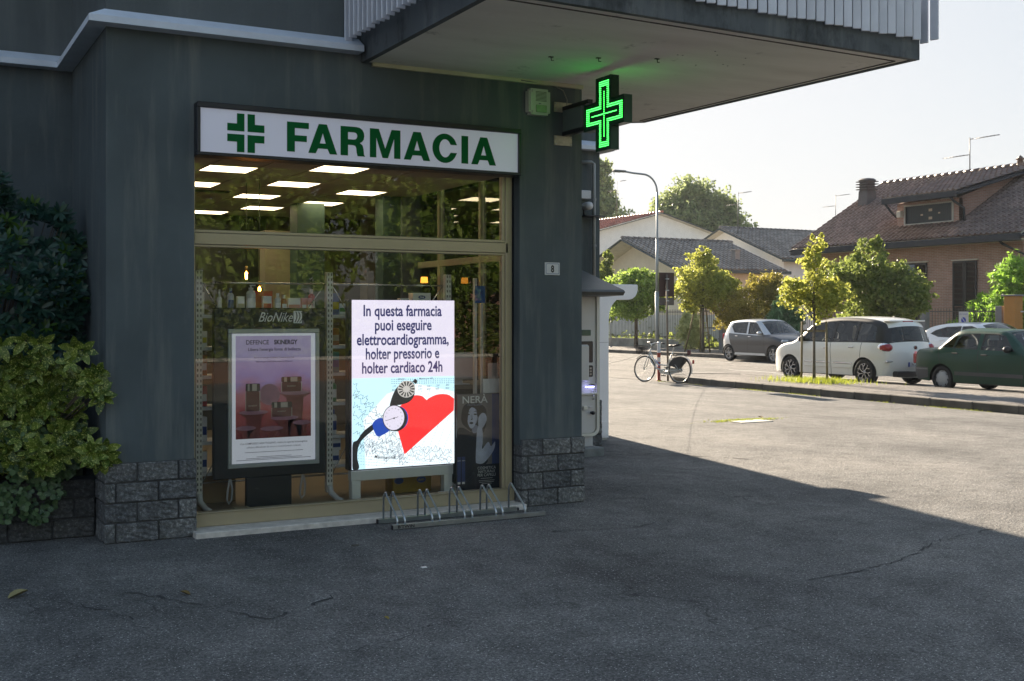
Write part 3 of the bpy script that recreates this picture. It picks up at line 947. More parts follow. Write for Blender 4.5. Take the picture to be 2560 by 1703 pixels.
# ================================================================== SHOP INTERIOR
FLOORZ = .10
CEIL = 3.1
fl = MB(); fl.box(1.6, 5.44, 9.18, 12.8, 0, FLOORZ); fl.box(1.6, 7.9, 12.801, 16.3, 0, FLOORZ)
tag(fl.build('shop_floor', M('shop_floor', (.27, .22, .15), .35, var=.12, scale=2)), 'tan floor of the shop', kind='structure')
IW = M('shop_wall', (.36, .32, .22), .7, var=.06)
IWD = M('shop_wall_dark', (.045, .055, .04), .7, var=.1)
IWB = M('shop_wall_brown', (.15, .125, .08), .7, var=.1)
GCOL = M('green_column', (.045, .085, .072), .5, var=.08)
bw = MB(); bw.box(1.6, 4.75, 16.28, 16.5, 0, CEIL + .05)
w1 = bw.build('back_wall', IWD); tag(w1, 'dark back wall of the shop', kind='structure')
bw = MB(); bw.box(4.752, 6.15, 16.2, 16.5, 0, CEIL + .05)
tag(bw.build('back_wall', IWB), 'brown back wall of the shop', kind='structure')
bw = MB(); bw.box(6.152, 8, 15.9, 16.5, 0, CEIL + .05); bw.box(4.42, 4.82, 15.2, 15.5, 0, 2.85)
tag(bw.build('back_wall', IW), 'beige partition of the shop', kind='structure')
box('column', GCOL, B, 4.42, 4.77, 13.8, 14.1, FLOORZ, CEIL); box('column', GCOL, B, 5.05, 5.27, 12.55, 12.795, FLOORZ, CEIL + .6)
# side glazing
sw = thing('side_glazing', None, None); sw.parent = B; KIDS.setdefault(B.name, []).append(sw)
q = MB()
for y in (9.5, 10.84, 11.88): q.cbox(5.46, 5.53, y, y + .055, FLOORZ, 3.6, .004)
for z in (FLOORZ, 2.26, 3.55): q.cbox(5.465, 5.525, 9.56, 12.5, z, z + .07, .004)
q.build('frame', GOLD, sw)
GL2 = pane_mat('side_glass', (.85, .88, .85), 2.2)
for a, c in ((9.56, 10.83), (10.9, 11.87), (11.94, 12.54)): box('pane', GL2, sw, 5.49, 5.497, a, c, .17, 3.55)
# ceiling with tiles
ce = MB(); ce.box(1.6, 5.45, 9.30, 12.8, CEIL + .02, CEIL + .12); ce.box(1.6, 7.9, 13.1, 16.3, CEIL + .02, CEIL + .12)
ceil = ce.build('shop_ceiling', BLACKF); tag(ceil, 'suspended tile ceiling of the shop', kind='structure')
ctm = MB().cbox(.004, .466, .004, .466, 0, .012, .003).mesh('ceiling_tile'); ctm.materials.append(M('ceiling_tile', (.50, .47, .40), .8, var=.05, scale=30, rnd=.04))
TX0, TY0, TS = 2.13, 9.33, .47
PAN = [(2.60, 10.6), (3.56, 10.15), (3.555, 11.5), (3.56, 12.95), (2.60, 11.98), (4.0, 14.3), (4.52, 11.98), (3.52, 15.3), (2.62, 13.4), (4.55, 13.5), (2.62, 14.8)]
panset = set()
for x, y in PAN: panset.add((round((x - TX0) / TS), round((y - TY0) / TS)))
for i in range(-1, 10):
    for j in range(15):
        if (i, j) not in panset and (TX0 + (i + 1) * TS < (5.46 if j < 9 else 6.6)) and TY0 + (j + 1) * TS < 16.25:
            inst('ceiling_tile', ctm, ceil, (TX0 + i * TS, TY0 + j * TS, CEIL))
PANEL = emit('panel_light', (1, .80, .50), 1.3)
lbl = {}
for k, (i, j) in enumerate(sorted(panset, key=lambda p: (p[1], p[0]))):
    x, y = TX0 + i * TS, TY0 + j * TS
    rows_ = sorted(set(p[1] for p in panset)); same = sorted(p[0] for p in panset if p[1] == j)
    side_ = 'only panel of its row' if len(same) == 1 else ('leftmost of its row' if i == same[0] else 'rightmost of its row' if i == same[-1] else 'middle of its row')
    t_ = thing('ceiling_light', 'lit square ceiling panel in the %s row from the window, %s' % (['first', 'second', 'third', 'fourth', 'fifth', 'sixth', 'seventh', 'eighth', 'ninth'][rows_.index(j)], side_), 'ceiling light', (x + .235, y + .235, CEIL + .012), 0, 'lit panels in the shop ceiling')
    q = MB(); q.cbox(-.225, .225, -.225, .225, -.012, .006, .002); q.build('diffuser', PANEL, t_)
    q = MB()
    for a in ((-.232, .232, -.232, -.226), (-.232, .232, .226, .232), (-.232, -.226, -.225, .225), (.226, .232, -.225, .225)): q.box(*a, -.014, .008)
    q.build('frame', LAMPW, t_)
# ceiling vents
for x, y, lb in ((2.65, 9.95, 'dark air vent in the ceiling, nearest the FARMACIA sign'), (2.9, 12.9, 'dark air vent in the ceiling, farther back')):
    t_ = thing('ceiling_vent', lb, 'vent', (x, y, CEIL - .012))
    q = MB()
    for k in range(5): q.box(0, .45, k * .03, k * .03 + .018, 0, .01)
    q.build('slats', BLACKF, t_)
    box('frame', M('vent_grey', (.08, .08, .07), .6), t_, -.02, .47, -.02, .16, .0102, .012)

# shelving bays
POST = M('post_cream', (.72, .71, .66), .45, var=.05)
HOLE = M('post_slots', (.05, .045, .03), .8)
SHELF = M('shelf_white', (.74, .75, .74), .4, var=.05)
CHR2 = M('chrome_bar', (.6, .6, .58), .2, .9)
def post(par, x, top=2.08):
    q = MB(); q.cbox(x - .028, x + .028, 9.62, 9.68, FLOORZ + .06, top, .003); q.build('post', POST, par)
    q = MB()
    for sx in (-.012, .014):
        z = .25
        while z < top - .03: q.box(x + sx - .004, x + sx + .004, 9.617, 9.6205, z, z + .022); z += .045
    q.build('post_slots', HOLE, par)
    q = MB(); q.tube([(x, 9.63, .22), (x + .005, 9.60, .16), (x + .03, 9.50, .118), (x + .05, 9.44, .112)], [.028, .026, .022, .016], 8); q.build('foot', SHELF, par)
def bay(name, label, x0, x1, zs, posts):
    t_ = thing(name, label, 'shelving')
    for x in posts: post(t_, x)
    for z in zs: box('shelf', SHELF, t_, x0, x1, 9.70, 10.02, z - .03, z, c=.004)
    q = MB(); q.tube([(x0, 9.66, 1.978), (x1, 9.66, 1.978)], .008, 8); q.tube([(x0, 9.66, .31), (x1, 9.66, .31)], .008, 8)
    q.build('rail', CHR2, t_)
    q = MB()
    for z, s_ in ((1.978, -1), (.31, 1)):
        q.tube([(x0, 9.66, z), (x0 + .16, 9.72, z + s_ * .24)], .005, 6); q.tube([(x1, 9.66, z), (x1 - .16, 9.72, z + s_ * .24)], .005, 6)
    q.build('brace', CHR2, t_)
    return rebase(t_, (x0, 9.7, FLOORZ))
bay('shelf_unit', 'cream metal shelving bay behind the black poster stand', 2.275, 3.345, (1.71, 1.44, 1.20, .94, .65, .39), (2.243, 3.374))
bay('shelf_unit', 'cream metal shelving bay behind the bright heart screen', 3.405, 4.48, (1.71, 1.44, 1.20, .94, .65, .39), (4.516,))

# products
PC = {}
def pm(n, c, r=.35): 
    if n not in PC: PC[n] = M('pack_' + n, c, r, var=.04, rnd=.06)
    return PC[n]
WH, CL, RD, PK, BL, GN, YL, TQ, OR, CR = (pm('white', (.84, .85, .84)), pm('clear', (.66, .68, .66), .15), pm('red', (.50, .07, .06)), pm('pink', (.66, .28, .27)), pm('blue', (.03, .07, .28)),
    pm('green', (.03, .22, .06)), pm('yellow', (.55, .45, .03)), pm('teal', (.04, .20, .24)), pm('orange', (.40, .14, .04)), pm('cream', (.48, .42, .30)))
CN = {id(WH): 'white', id(CL): 'clear', id(RD): 'red', id(PK): 'pink', id(BL): 'blue', id(GN): 'green', id(YL): 'yellow', id(TQ): 'teal', id(OR): 'amber', id(CR): 'cream'}
def bottle(x, y, z, r, h, m, cap, where, style='bottle'):
    t_ = thing('bottle', where, 'bottle', (x, y, z))
    q = MB(); s_ = .72 if style != 'spray' else .62
    q.lathe([(.0, 0), (r * .92, 0), (r, .006), (r, h * s_), (r * .8, h * (s_ + .06)), (r * .42, h * (s_ + .10)), (r * .4, h * (s_ + .13)), (0, h * (s_ + .13))], n=14); q.build('body', m, t_)
    q = MB()
    if style == 'pump':
        q.lathe([(0, h * .84), (r * .55, h * .84), (r * .55, h * .9), (r * .18, h * .91), (r * .18, h * .97), (0, h * .97)], n=10); q.cbox(-r * .25, r * 1.0, -r * .25, r * .25, h * .965, h, .002)
    else:
        q.lathe([(0, h * (s_ + .10)), (r * .5, h * (s_ + .10)), (r * (.5 if style == 'bottle' else .35), h), (0, h)], n=12)
    q.build('cap', cap, t_)
    q = MB()
    q.v = []; n = 8
    for i in range(n + 1):
        a = R(215 + 110 * i / n)
        for zz in (h * .18, h * .55): q.v.append((math.cos(a) * (r + .0008), math.sin(a) * (r + .0008), zz))
    q.f = [(2 * i, 2 * i + 2, 2 * i + 3, 2 * i + 1) for i in range(n)]; q.sm = [True] * n
    q.build('label_band', cap if cap is not m else WH, t_)
    return t_
def carton(x, y, z, w_, d, h, m, band, where, rz=0.):
    t_ = thing('carton', where, 'box', (x, y, z), rz)
    box('box', m, t_, -w_ / 2, w_ / 2, 0, d, 0, h, c=.0015)
    if band is not None: box('print', band, t_, -w_ / 2 + .004, w_ / 2 - .004, -.0012, .0002, h * .25, h * .6)
    return t_
TOP = 1.712
bottle(2.45, 9.78, TOP, .020, .215, CL, WH, 'tall thin clear bottle, leftmost on the top shelf', 'spray')
bottle(2.545, 9.78, TOP, .028, .225, CL, BL, 'clear spray bottle with dark blue cap on the top shelf')
carton(2.635, 9.78, TOP, .06, .05, .155, WH, CR, 'small white carton between clear bottles on the top shelf')
bottle(2.72, 9.78, TOP, .040, .255, CL, WH, 'large clear pump bottle on the top shelf', 'pump')
carton(2.80, 9.84, TOP, .05, .05, .175, OR, None, 'amber carton behind the large pump bottle')
carton(2.865, 9.78, TOP, .075, .05, .16, WH, RD, 'white carton with red print standing before the red box')
carton(2.87, 9.90, TOP, .15, .06, .205, RD, None, 'wide red box at the back of the top shelf')
bottle(2.955, 9.78, TOP, .027, .185, CL, WH, 'short clear flask right of the red box')
bottle(3.015, 9.79, TOP, .024, .17, OR, WH, 'amber bottle with a tall white cap on the top shelf')
carton(3.105, 9.78, TOP, .11, .05, .145, WH, PK, 'wide white carton with pink foot on the top shelf')
carton(3.195, 9.78, TOP, .045, .05, .145, PK, WH, 'narrow pink carton, first right of the wide white one')
carton(3.245, 9.78, TOP, .045, .05, .145, PK, WH, 'narrow pink carton, second right of the wide white one')
bottle(3.29, 9.87, TOP, .030, .225, RD, WH, 'red bottle with a white cap at the right of the shelf')
for k, x in enumerate((2.30, 2.335)):
    carton(x, 9.9, TOP, .034, .05, .16 + .03 * k, CL, None, ('slim grey carton at the left end of the top shelf', 'taller slim grey carton at the left end of the top shelf')[k])
# shelves left of the poster stand (x 2.27-2.33)
for z, m, bnd, h, lb in ((1.442, WH, YL, .13, 'white carton with a yellow band left of the poster stand'), (1.202, OR, WH, .17, 'brown carton on the shelf at the left window edge'), (.942, RD, CL, .17, 'red packet on the lower left shelf'),
                         (.652, WH, BL, .20, 'tall white carton with blue print at the lower left'), (.392, WH, BL, .17, 'white carton at the bottom of the left shelf')):
    carton(2.30, 9.74, z, .075, .1, h, m, bnd, lb)
# shelves between poster stand and screen (x 3.42-3.5) and on along the top
for z, m, c_, h, lb, k in ((1.71, BL, YL, .19, 'blue carton with a yellow top right of the middle post', 'c'), (1.442, OR, CR, .15, 'brown jar box right of the middle post', 'c'), (1.202, TQ, BL, .18, 'teal carton beside the heart screen', 'c'),
                           (.942, GN, WH, .2, 'green bottle beside the heart screen', 'b'), (.652, WH, BL, .22, 'tall white bottle low beside the heart screen', 'b'), (.392, WH, BL, .12, 'white carton with blue print low beside the heart screen', 'c')):
    if k == 'c': carton(3.46, 9.74, z, .085, .1, h, m, c_, lb)
    else: bottle(3.45, 9.76, z, .033, h, m, c_, lb)
carton(3.475, 9.74, .512, .085, .09, .10, WH, BL, 'white carton stacked on another low beside the heart screen')
carton(3.425, 9.80, .652, .03, .1, .16, TQ, WH, 'slim teal carton beside the tall white bottle')
xs = [3.55, 3.64, 3.73, 3.80]; hs = [.10, .12, .13, .09]
for x, h, m, bnd, lb in ((3.56, .10, WH, GN, 'low white carton just above the heart screen, left'), (3.66, .115, WH, BL, 'white carton with blue print above the heart screen'), (3.78, .105, CR, TQ, 'cream carton above the heart screen'),
                         (3.93, .07, TQ, None, 'flat teal packet above the heart screen'), (4.15, .15, WH, None, 'narrow white carton standing above the heart screen')):
    carton(x, 9.78, 1.712, .085 if h > .08 else .16, .08, h, m, bnd, lb)
bx = carton(4.31, 9.76, 1.712, .18, .1, .20, WH, None, 'big white box with an oval blue badge above the screen')
wallprint('badge', loops_mesh('badge', [circ(0, 0, .036, 20, .017)], BL), bx, 0, -.002, .16)
wallprint('badge_text', text_mesh('Oral', .022, .03, m=WH), bx, 0, -.003, .153)

# pendant bulbs
def pend(x, y, z, lb):
    t_ = thing('pendant_bulb', lb, 'light bulb', (x, y, z))
    q = MB(); q.tube([(0, 0, .09), (0, 0, CEIL - z)], .004, 5); q.build('cord', BLACKF, t_)
    q = MB(); q.lathe([(0, .095), (.016, .095), (.018, .05), (.012, .045)], n=10); q.build('socket', M('brass', (.4, .28, .1), .35, .8), t_)
    q = MB(); q.lathe([(.0, -.06), (.02, -.052), (.032, -.025), (.030, .01), (.014, .045)], n=12); q.build('bulb', pane_mat('bulb_glass_%g' % z, (1, .9, .7), 1), t_)
    q = MB(); q.tube([(-.006, 0, -.045), (-.01, 0, .02), (0, 0, .035), (.01, 0, .02), (.006, 0, -.045)], .0035, 5); q.build('filament', emit('filament_%g' % z, (1, .35, .05), 26), t_)
pend(3.289, 12, 2.13, 'glowing filament bulb hanging highest in the shop')
pend(3.287, 11.5, 1.96, 'glowing filament bulb hanging lower, just over the bottles')
t_ = thing('table_lamp', 'small orange lit lamp far inside above the screen', 'lamp', (5.24, 11.8, 2.05))
q = MB(); q.lathe([(0, 0), (.05, 0), (.05, .01), (.01, .02), (.01, -.9)], n=10); q.build('stem', BLACKF, t_)
q = MB(); q.lathe([(.02, .02), (.042, .02), (.036, .085), (.02, .085)], n=12); q.build('lamp_shade', emit('shade_glow', (1, .36, .04), .5), t_)

# ------------------------------------------------------------------ black poster stand
FRAMEG = M('snap_frame', (.42, .47, .50), .35, .3, var=.04)
MATB = M('stand_black', (.012, .015, .018), .5, var=.1)
ps = thing('poster_stand', 'black totem stand with a framed lilac and red cosmetics poster', 'poster stand')
box('panel', MATB, ps, 2.333, 3.295, 9.50, 9.56, .352, 1.768, c=.006)
box('neck', MATB, ps, 2.607, 2.993, 9.502, 9.56, FLOORZ, .3515, c=.004)
q = MB()
for a in ((2.447, 3.232, 1.555, 1.592), (2.447, 3.232, .437, .472)): q.cbox(a[0], a[1], 9.482, 9.50, a[2], a[3], .004)
q.cbox(2.447, 2.480, 9.482, 9.50, .473, 1.554, .004); q.cbox(3.199, 3.232, 9.482, 9.50, .473, 1.554, .004)
q.build('frame', FRAMEG, ps)
def flat(name, loops, m, par, x, y, z): return wallprint(name, loops_mesh(name, loops, m), par, x, y, z)
def rect(x0, x1, y0, y1): return [(x0, y0), (x1, y0), (x1, y1), (x0, y1)]
PAPER = M('poster_paper', (.80, .82, .86), .3, var=.02, emis=(.8, .84, 1), es=.055)  # paper given a faint glow of its own to lift its brightness
flat('poster_paper', [rect(2.48, 3.199, .473, 1.554)], PAPER, ps, 0, 9.498, 0)
def poster_photo():
    m, t, b = nodes('poster_photo')
    v = coords(t); sp = t.nodes.new('ShaderNodeSeparateXYZ'); t.links.new(v, sp.inputs[0])
    mr = t.nodes.new('ShaderNodeMapRange'); mr.inputs[1].default_value = .68; mr.inputs[2].default_value = 1.53
    t.links.new(sp.outputs[1], mr.inputs[0])
    ad = t.nodes.new('ShaderNodeMath'); ad.operation = 'MULTIPLY_ADD'; ad.inputs[1].default_value = .35; 
    t.links.new(noise(t, v, 3.5, 4), ad.inputs[0]); t.links.new(mr.outputs[0], ad.inputs[2])
    c = ramp(t, ad.outputs[0], [(.15, (.11, .02, .025)), (.42, (.26, .05, .055)), (.62, (.36, .13, .17)), (.78, (.34, .27, .60)), (1.0, (.55, .46, .75))])
    t.links.new(c, b.inputs['Base Color']); b.inputs['Roughness'].default_value = .25
    t.links.new(c, b.inputs['Emission Color']); b.inputs['Emission Strength'].default_value = .04  # print glows in its own colours, added to make it brighter
    return m
flat('poster_print', [rect(2.514, 3.161, .676, 1.533)], poster_photo(), ps, 0, 9.4975, 0)
MUSH = M('print_red', (.20, .035, .035), .3, var=.3, scale=6); MUSHL = M('print_rose', (.42, .20, .28), .3, var=.2, scale=8); LILAC = M('print_lilac', (.34, .26, .66), .3, var=.2, scale=5)
flat('print_shape', [circ(2.80, 1.04, .09, 24, .09)], MUSHL, ps, 0, 9.4970, 0)
for cx2, cz2, rw, st in ((2.665, .90, .125, .09), (2.93, .845, .12, .08), (3.02, 1.055, .13, .10), (2.60, .77, .085, .05), (2.82, .76, .10, .05), (3.08, .80, .08, .06)):
    zb = .678
    flat('print_shape', [[(cx2 - st * .55, zb), (cx2 + st * .55, zb), (cx2 + st * .75, cz2 - .05), (cx2 + rw * .95 if cx2 + rw < 3.15 else 3.158, cz2 - .012), (max(cx2 - rw * .95, 2.516), cz2 - .012), (cx2 - st * .75, cz2 - .05)]], MUSH, ps, 0, 9.4968, 0)
    flat('print_shape', [[(min(max(x, 2.516), 3.159), z) for x, z in circ(cx2, cz2 - .005, rw, 24, .020)]], MUSHL, ps, 0, 9.4966, 0)
JAR = M('print_jar', (.13, .03, .03), .2); JCAP = M('print_cap', (.50, .47, .42), .2); JBLK = M('print_black', (.02, .018, .02), .3)
for x0, x1, z0, z1, zc in ((2.60, 2.715, .905, 1.135, 1.07), (2.905, 3.075, 1.06, 1.185, 1.14), (2.82, 2.99, .85, .975, .925)):
    flat('print_jar', [rrect(x0, x1, z0, zc, .014, 4)], JAR, ps, 0, 9.4962, 0); flat('print_cap', [rrect(x0 - .003, x1 + .003, zc, z1, .010, 4)], JBLK, ps, 0, 9.4960, 0)
    for f0, f1 in ((.12, .26), (.45, .8)): flat('print_cap', [rect(x0 + (x1 - x0) * f0, x0 + (x1 - x0) * f1, zc + .004, z1 - .004)], JCAP, ps, 0, 9.4958, 0)
    flat('print_cap', [rect(x0 - .005, x0 + .001, z0, zc)], JCAP, ps, 0, 9.4957, 0); flat('print_cap', [rect(x1 - .001, x1 + .005, z0, zc)], JCAP, ps, 0, 9.4957, 0)
    wallprint('lettering', text_mesh('SKINERGY', .017, .0, m=JCAP), ps, (x0 + x1) / 2, 9.4955, z0 + .04)
INK = M('ink_violet', (.015, .01, .03), .6, spec=.2); INK2 = M('ink_soft', (.045, .03, .08), .6, spec=.2)
def txt(s, size, x, y, z, m, par, bold=0., sx=1., align='CENTER', space=1.): return wallprint('lettering', text_mesh(s, size, bold, align, sx, m=m, space=space), par, x, y, z)
txt('DEFENCE', .052, 2.598, 9.4955, 1.462, INK2, ps, .008, .90, 'LEFT'); txt('SKINERGY', .052, 2.838, 9.4955, 1.462, INK, ps, .030, .84, 'LEFT')
txt("Libera l'energia fonte di bellezza", .037, 2.843, 9.4955, 1.408, INK2, ps, .008, .95)
txt('Per 8 ore energia e bellezza. Come se dormissi', .018, 2.84, 9.4955, 1.345, INK2, ps); txt('Efficacia per il 96% delle donne in 40 giorni', .018, 2.84, 9.4955, 1.312, INK2, ps)
txt('Con COMPLESSO ADATTOGENO, riattiva la capacità bioenergetica', .0215, 2.84, 9.4965, .628, INK, ps, .006, .95)
txt('cellulare difendendo da stress e invecchiamento cutaneo.', .0215, 2.84, 9.4965, .597, INK2, ps, 0, .95)
for z, w_ in ((.560, .50), (.520, .30), (.508, .48), (.497, .64)):
    flat('fine_print', [rect(2.84 - w_ / 2, 2.84 + w_ / 2, z, z + .0035)], INK2, ps, 0, 9.4965, 0)
WPR = M('white_print', (.86, .87, .87), .4)
wallprint('lettering', text_mesh('BioNike', .115, .0, 'LEFT', .78, shear=.45, m=WPR), ps, 2.70, 9.4985, 1.652)
flat('logo_square', [rect(3.008, 3.083, 1.638, 1.742)], WPR, ps, 0, 9.4985, 0)
for k in range(3):
    a = MB(); pts = [(3.008 + .012 + k * .02 + .035 * math.sin(t_ * 2.6) * (.5 + k * .2), 9.4978, 1.645 + t_ * .09) for t_ in np.linspace(0, 1, 9)]
    for p0, p1 in zip(pts[:-1], pts[1:]): a.add([(p0[0] - .004, p0[1], p0[2]), (p0[0] + .004, p0[1], p0[2]), (p1[0] + .004, p1[1], p1[2]), (p1[0] - .004, p1[1], p1[2])], [(0, 1, 2, 3)])
    a.build('logo_stroke', MATB, ps)
# grey fabric loops below
for x in (2.475, 3.10):
    q = MB(); p_ = [(x + .0, 9.53, .36), (x + .02, 9.53, .26), (x + .012, 9.53, .17), (x - .012, 9.53, .145), (x - .026, 9.53, .18), (x - .02, 9.53, .25), (x + .0, 9.53, .36)]
    q.tube(p_, .009, 6); q.build('strap', M('strap_grey', (.4, .4, .4), .7), ps)
rebase(ps, (2.8, 9.53, FLOORZ))

# ------------------------------------------------------------------ bright screen on a white stand
ls = thing('led_screen', 'bright lit screen with Italian text, red heart and pressure gauge', 'screen')
box('cabinet', BLACKF, ls, 3.470, 4.468, 9.41, 9.50, .368, 1.84, c=.004)
LIL = emit('screen_lilac', (.71, .66, .80), .27); LBL = emit('screen_ice', (.52, .80, .93), .30); LWH = emit('screen_white', (.80, .90, .97), .30)
LRED = emit('screen_red', (.95, .035, .035), .28); LNAV = emit('screen_navy', (.035, .035, .15), .2); LBK = emit('screen_black', (.02, .022, .025), .2)
LGR = emit('screen_grey', (.33, .33, .36), .25); LBLUE = emit('screen_blue', (.02, .07, .42), .25); LDG = emit('screen_trace', (.10, .13, .17), .25); LRD2 = emit('screen_dark_red', (.32, .0, .06), .25); LMT = emit('screen_metal', (.55, .52, .50), .26)
SX0, SX1, SZ0, SZ1 = 3.497, 4.470, .374, 1.838
YF = 9.4005
box('screen_panel', LIL, ls, SX0, SX1, YF + .0005, 9.41, SZ0, SZ1)
zb = 1.16
flat('chart_area', [rect(SX0, SX1, SZ0, zb)], LBL, ls, 0, YF - .0002, 0)
flat('chart_area', [[(3.62, SZ0), (SX1, SZ0), (SX1, 1.02), (4.1, 1.10), (3.82, 1.02), (3.60, .80)]], LWH, ls, 0, YF - .0004, 0)
for s_, x, z in (('In questa farmacia', 3.970, 1.700), ('puoi eseguire', 3.975, 1.575), ('elettrocardiogramma,', 3.977, 1.448), ('holter pressorio e', 3.97, 1.325), ('holter cardiaco 24h', 3.97, 1.202)):
    me = text_mesh(s_, .136, .024, m=LNAV)
    wd = max(v.co.x for v in me.vertices) - min(v.co.x for v in me.vertices)
    tgt = {'I': .745, 'p': .54, 'e': .875, 'h': .70}[s_[0]] if s_ != 'holter cardiaco 24h' else .765
    me.transform(Matrix.Diagonal((tgt / wd, 1, 1, 1)))
    wallprint('lettering', me, ls, x, YF - .0006, z)
# chart traces clipped to the picture area
def trace(pts, w_, m, y, dash=0):
    q = MB()
    for i, ((x0, z0), (x1, z1)) in enumerate(zip(pts[:-1], pts[1:])):
        if dash and i % dash == dash - 1: continue
        if min(x0, x1) < SX0 + .002 or max(x0, x1) > SX1 - .002 or min(z0, z1) < SZ0 + .002 or max(z0, z1) > zb: continue
        d = Vector((x1 - x0, z1 - z0)); 
        if d.length < 1e-5: continue
        n_ = Vector((-d.y, d.x)).normalized() * w_ / 2
        q.add([(x0 - n_.x, y, z0 - n_.y), (x0 + n_.x, y, z0 + n_.y), (x1 + n_.x, y, z1 + n_.y), (x1 - n_.x, y, z1 - n_.y)], [(0, 1, 2, 3)])
    return q.build('chart_trace', m, ls)
def walk(x, z, ang, n_, st, amp):
    pts = []; 
    for i in range(n_):
        o = amp * (random.random() - .5) * (3 if random.random() < .15 else 1)
        pts.append((x + math.cos(ang) * st * i - math.sin(ang) * o, z + math.sin(ang) * st * i + math.cos(ang) * o))
    return pts
for k in range(7): trace(walk(3.50, 1.13 - k * .085, R(-48 + k * 4), 44, .013, .05), .0035, LDG, YF - .0006)
for k in range(4): trace(walk(3.56, .62 - k * .03, R(-9), 70, .013, .045), .003, LDG, YF - .0006)
for k in range(13): trace([(3.64 + k * .075 + j * .0125 * .45, .40 + j * .0125) for j in range(62)], .0022, LDG, YF - .0006, 2)
for k in range(4): trace([(3.50 + j * .012, .50 - k * .024 - j * .0016) for j in range(80)], .003, LDG, YF - .0006, 2)
for k in range(3): trace([(3.86 + j * .011, 1.145 - k * .018 - j * .0002) for j in range(56)], .006, LDG, YF - .0006, 2)
for s_, x, z in (('Maximum HR', 4.19, 1.138), ('204/24', 3.95, 1.138), ('177', 3.885, 1.075), ('220', 4.13, 1.07), ('220', 4.215, 1.07), ('220', 4.30, 1.072), ('250', 4.40, 1.075), ('427', 3.88, 1.045), ('177', 4.13, 1.042), ('420', 4.215, 1.042), ('420', 4.30, 1.044), ('450', 4.40, 1.046)):
    wallprint('lettering', text_mesh(s_, .024, .01, m=LDG, shear=.2), ls, x, YF - .0007, z - .002)
wallprint('lettering', text_mesh('Maximum HR', .042, .012, m=LBK, sx=.85), ls, 3.80, YF - .0007, .452, R(-6))
# heart
H = [(3.985, .480), (4.465, .85), (4.468, .955), (4.42, .988), (4.36, 1.000), (4.29, .995), (4.22, .968), (4.195, .952), (4.16, .985), (4.10, .998), (4.05, .985), (3.97, .93), (3.905, .86), (3.895, .78)]
def smooth(P, keep, n=6):
    o = []; N = len(P)
    for i in range(N):
        p0, p1, p2, p3 = P[i - 1], P[i], P[(i + 1) % N], P[(i + 2) % N]
        if i in keep: o.append(p1); continue
        for k in range(n):
            t = k / n
            o.append(tuple(.5 * ((2 * p1[a]) + (-p0[a] + p2[a]) * t + (2 * p0[a] - 5 * p1[a] + 4 * p2[a] - p3[a]) * t * t + (-p0[a] + 3 * p1[a] - 3 * p2[a] + p3[a]) * t ** 3) for a in (0, 1)))
    return o
def shp(P, m, dy, keep=(), n=6, name='picture_shape'):
    return flat(name, [[(min(max(x, SX0 + .001), SX1 - .001), z) for x, z in smooth(P, keep, n)]], m, ls, 0, YF - dy, 0)
shp(H, LRED, .0009, (0, 1, 2, 7, 13), name='heart')
for k in range(7): 
    x = 3.99 + k * .062
    pts = [(x + j * .0115 * .5, .56 + k * .03 + j * .0115) for j in range(34)]
    pts = [p for p in pts if p[1] < .985 - abs(p[0] - 4.2) * .1]
    trace(pts, .0028, LRD2, YF - .0011, 2)
shp([(3.845, .918), (3.870, 1.0), (3.915, 1.075), (3.975, 1.115), (4.04, 1.125), (4.083, 1.085), (4.078, 1.00), (4.035, .945), (3.96, .92), (3.90, .915), (3.86, .895)], LBK, .0013, name='bulb_shape')
flat('bulb_neck', [[(4.06, 1.12), (4.085, 1.145), (4.11, 1.125), (4.095, 1.095)]], LBK, ls, 0, YF - .0013, 0)
flat('bulb_grille', [[(4.003 + .087 * math.cos(a) * .98, 1.055 + .075 * math.sin(a)) for a in np.linspace(0, 2 * math.pi, 30)[:-1]]], LMT, ls, 0, YF - .0015, 0)
for k in range(14):
    a = 2 * math.pi * k / 14
    flat('grille_slot', [[(4.003 + .034 * math.cos(a - .12), 1.055 + .030 * math.sin(a - .12)), (4.003 + .078 * math.cos(a - .12), 1.055 + .068 * math.sin(a - .12)), (4.003 + .078 * math.cos(a + .12), 1.055 + .068 * math.sin(a + .12)), (4.003 + .034 * math.cos(a + .12), 1.055 + .030 * math.sin(a + .12))]], LBK, ls, 0, YF - .0017, 0)
shp([(3.50, .59), (3.545, .63), (3.60, .70), (3.70, .765), (3.70, .72), (3.62, .655), (3.575, .61), (3.55, .55), (3.545, .47), (3.56, .385), (3.50, .385)], LBK, .0010, name='tube_shape')
shp([(3.685, .765), (3.77, .81), (3.86, .72), (3.775, .66), (3.72, .66)], LBLUE, .0014, (), name='gauge_sleeve')
flat('gauge_ring', [circ(3.915, .80, .105, 34, .108)], LBLUE, ls, 0, YF - .0012, 0); flat('gauge_ring', [circ(3.905, .798, .105, 34, .112)], LBK, ls, 0, YF - .0014, 0)
flat('gauge_ring', [circ(3.885, .805, .107, 34, .115)], LBK, ls, 0, YF - .0016, 0); flat('gauge_face', [circ(3.883, .806, .099, 34, .107)], LIL, ls, 0, YF - .0018, 0)
for k in range(14):
    a = R(-60 + 300 * k / 13)
    flat('gauge_tick', [circ(3.883 + .078 * math.cos(a), .806 + .084 * math.sin(a), .005, 6)], LGR, ls, 0, YF - .0020, 0)
flat('gauge_needle', [[(3.81, .783), (3.925, .812), (3.925, .816), (3.81, .787)]], LBK, ls, 0, YF - .0021, 0); flat('gauge_needle', [circ(3.885, .803, .008, 8)], LBK, ls, 0, YF - .0022, 0)
rebase(ls, (3.98, 9.45, .35))
STW = M('stand_white', (.82, .86, .84), .4, var=.03)
sd_ = thing('screen_stand', 'white metal stand under the heart screen', 'stand')
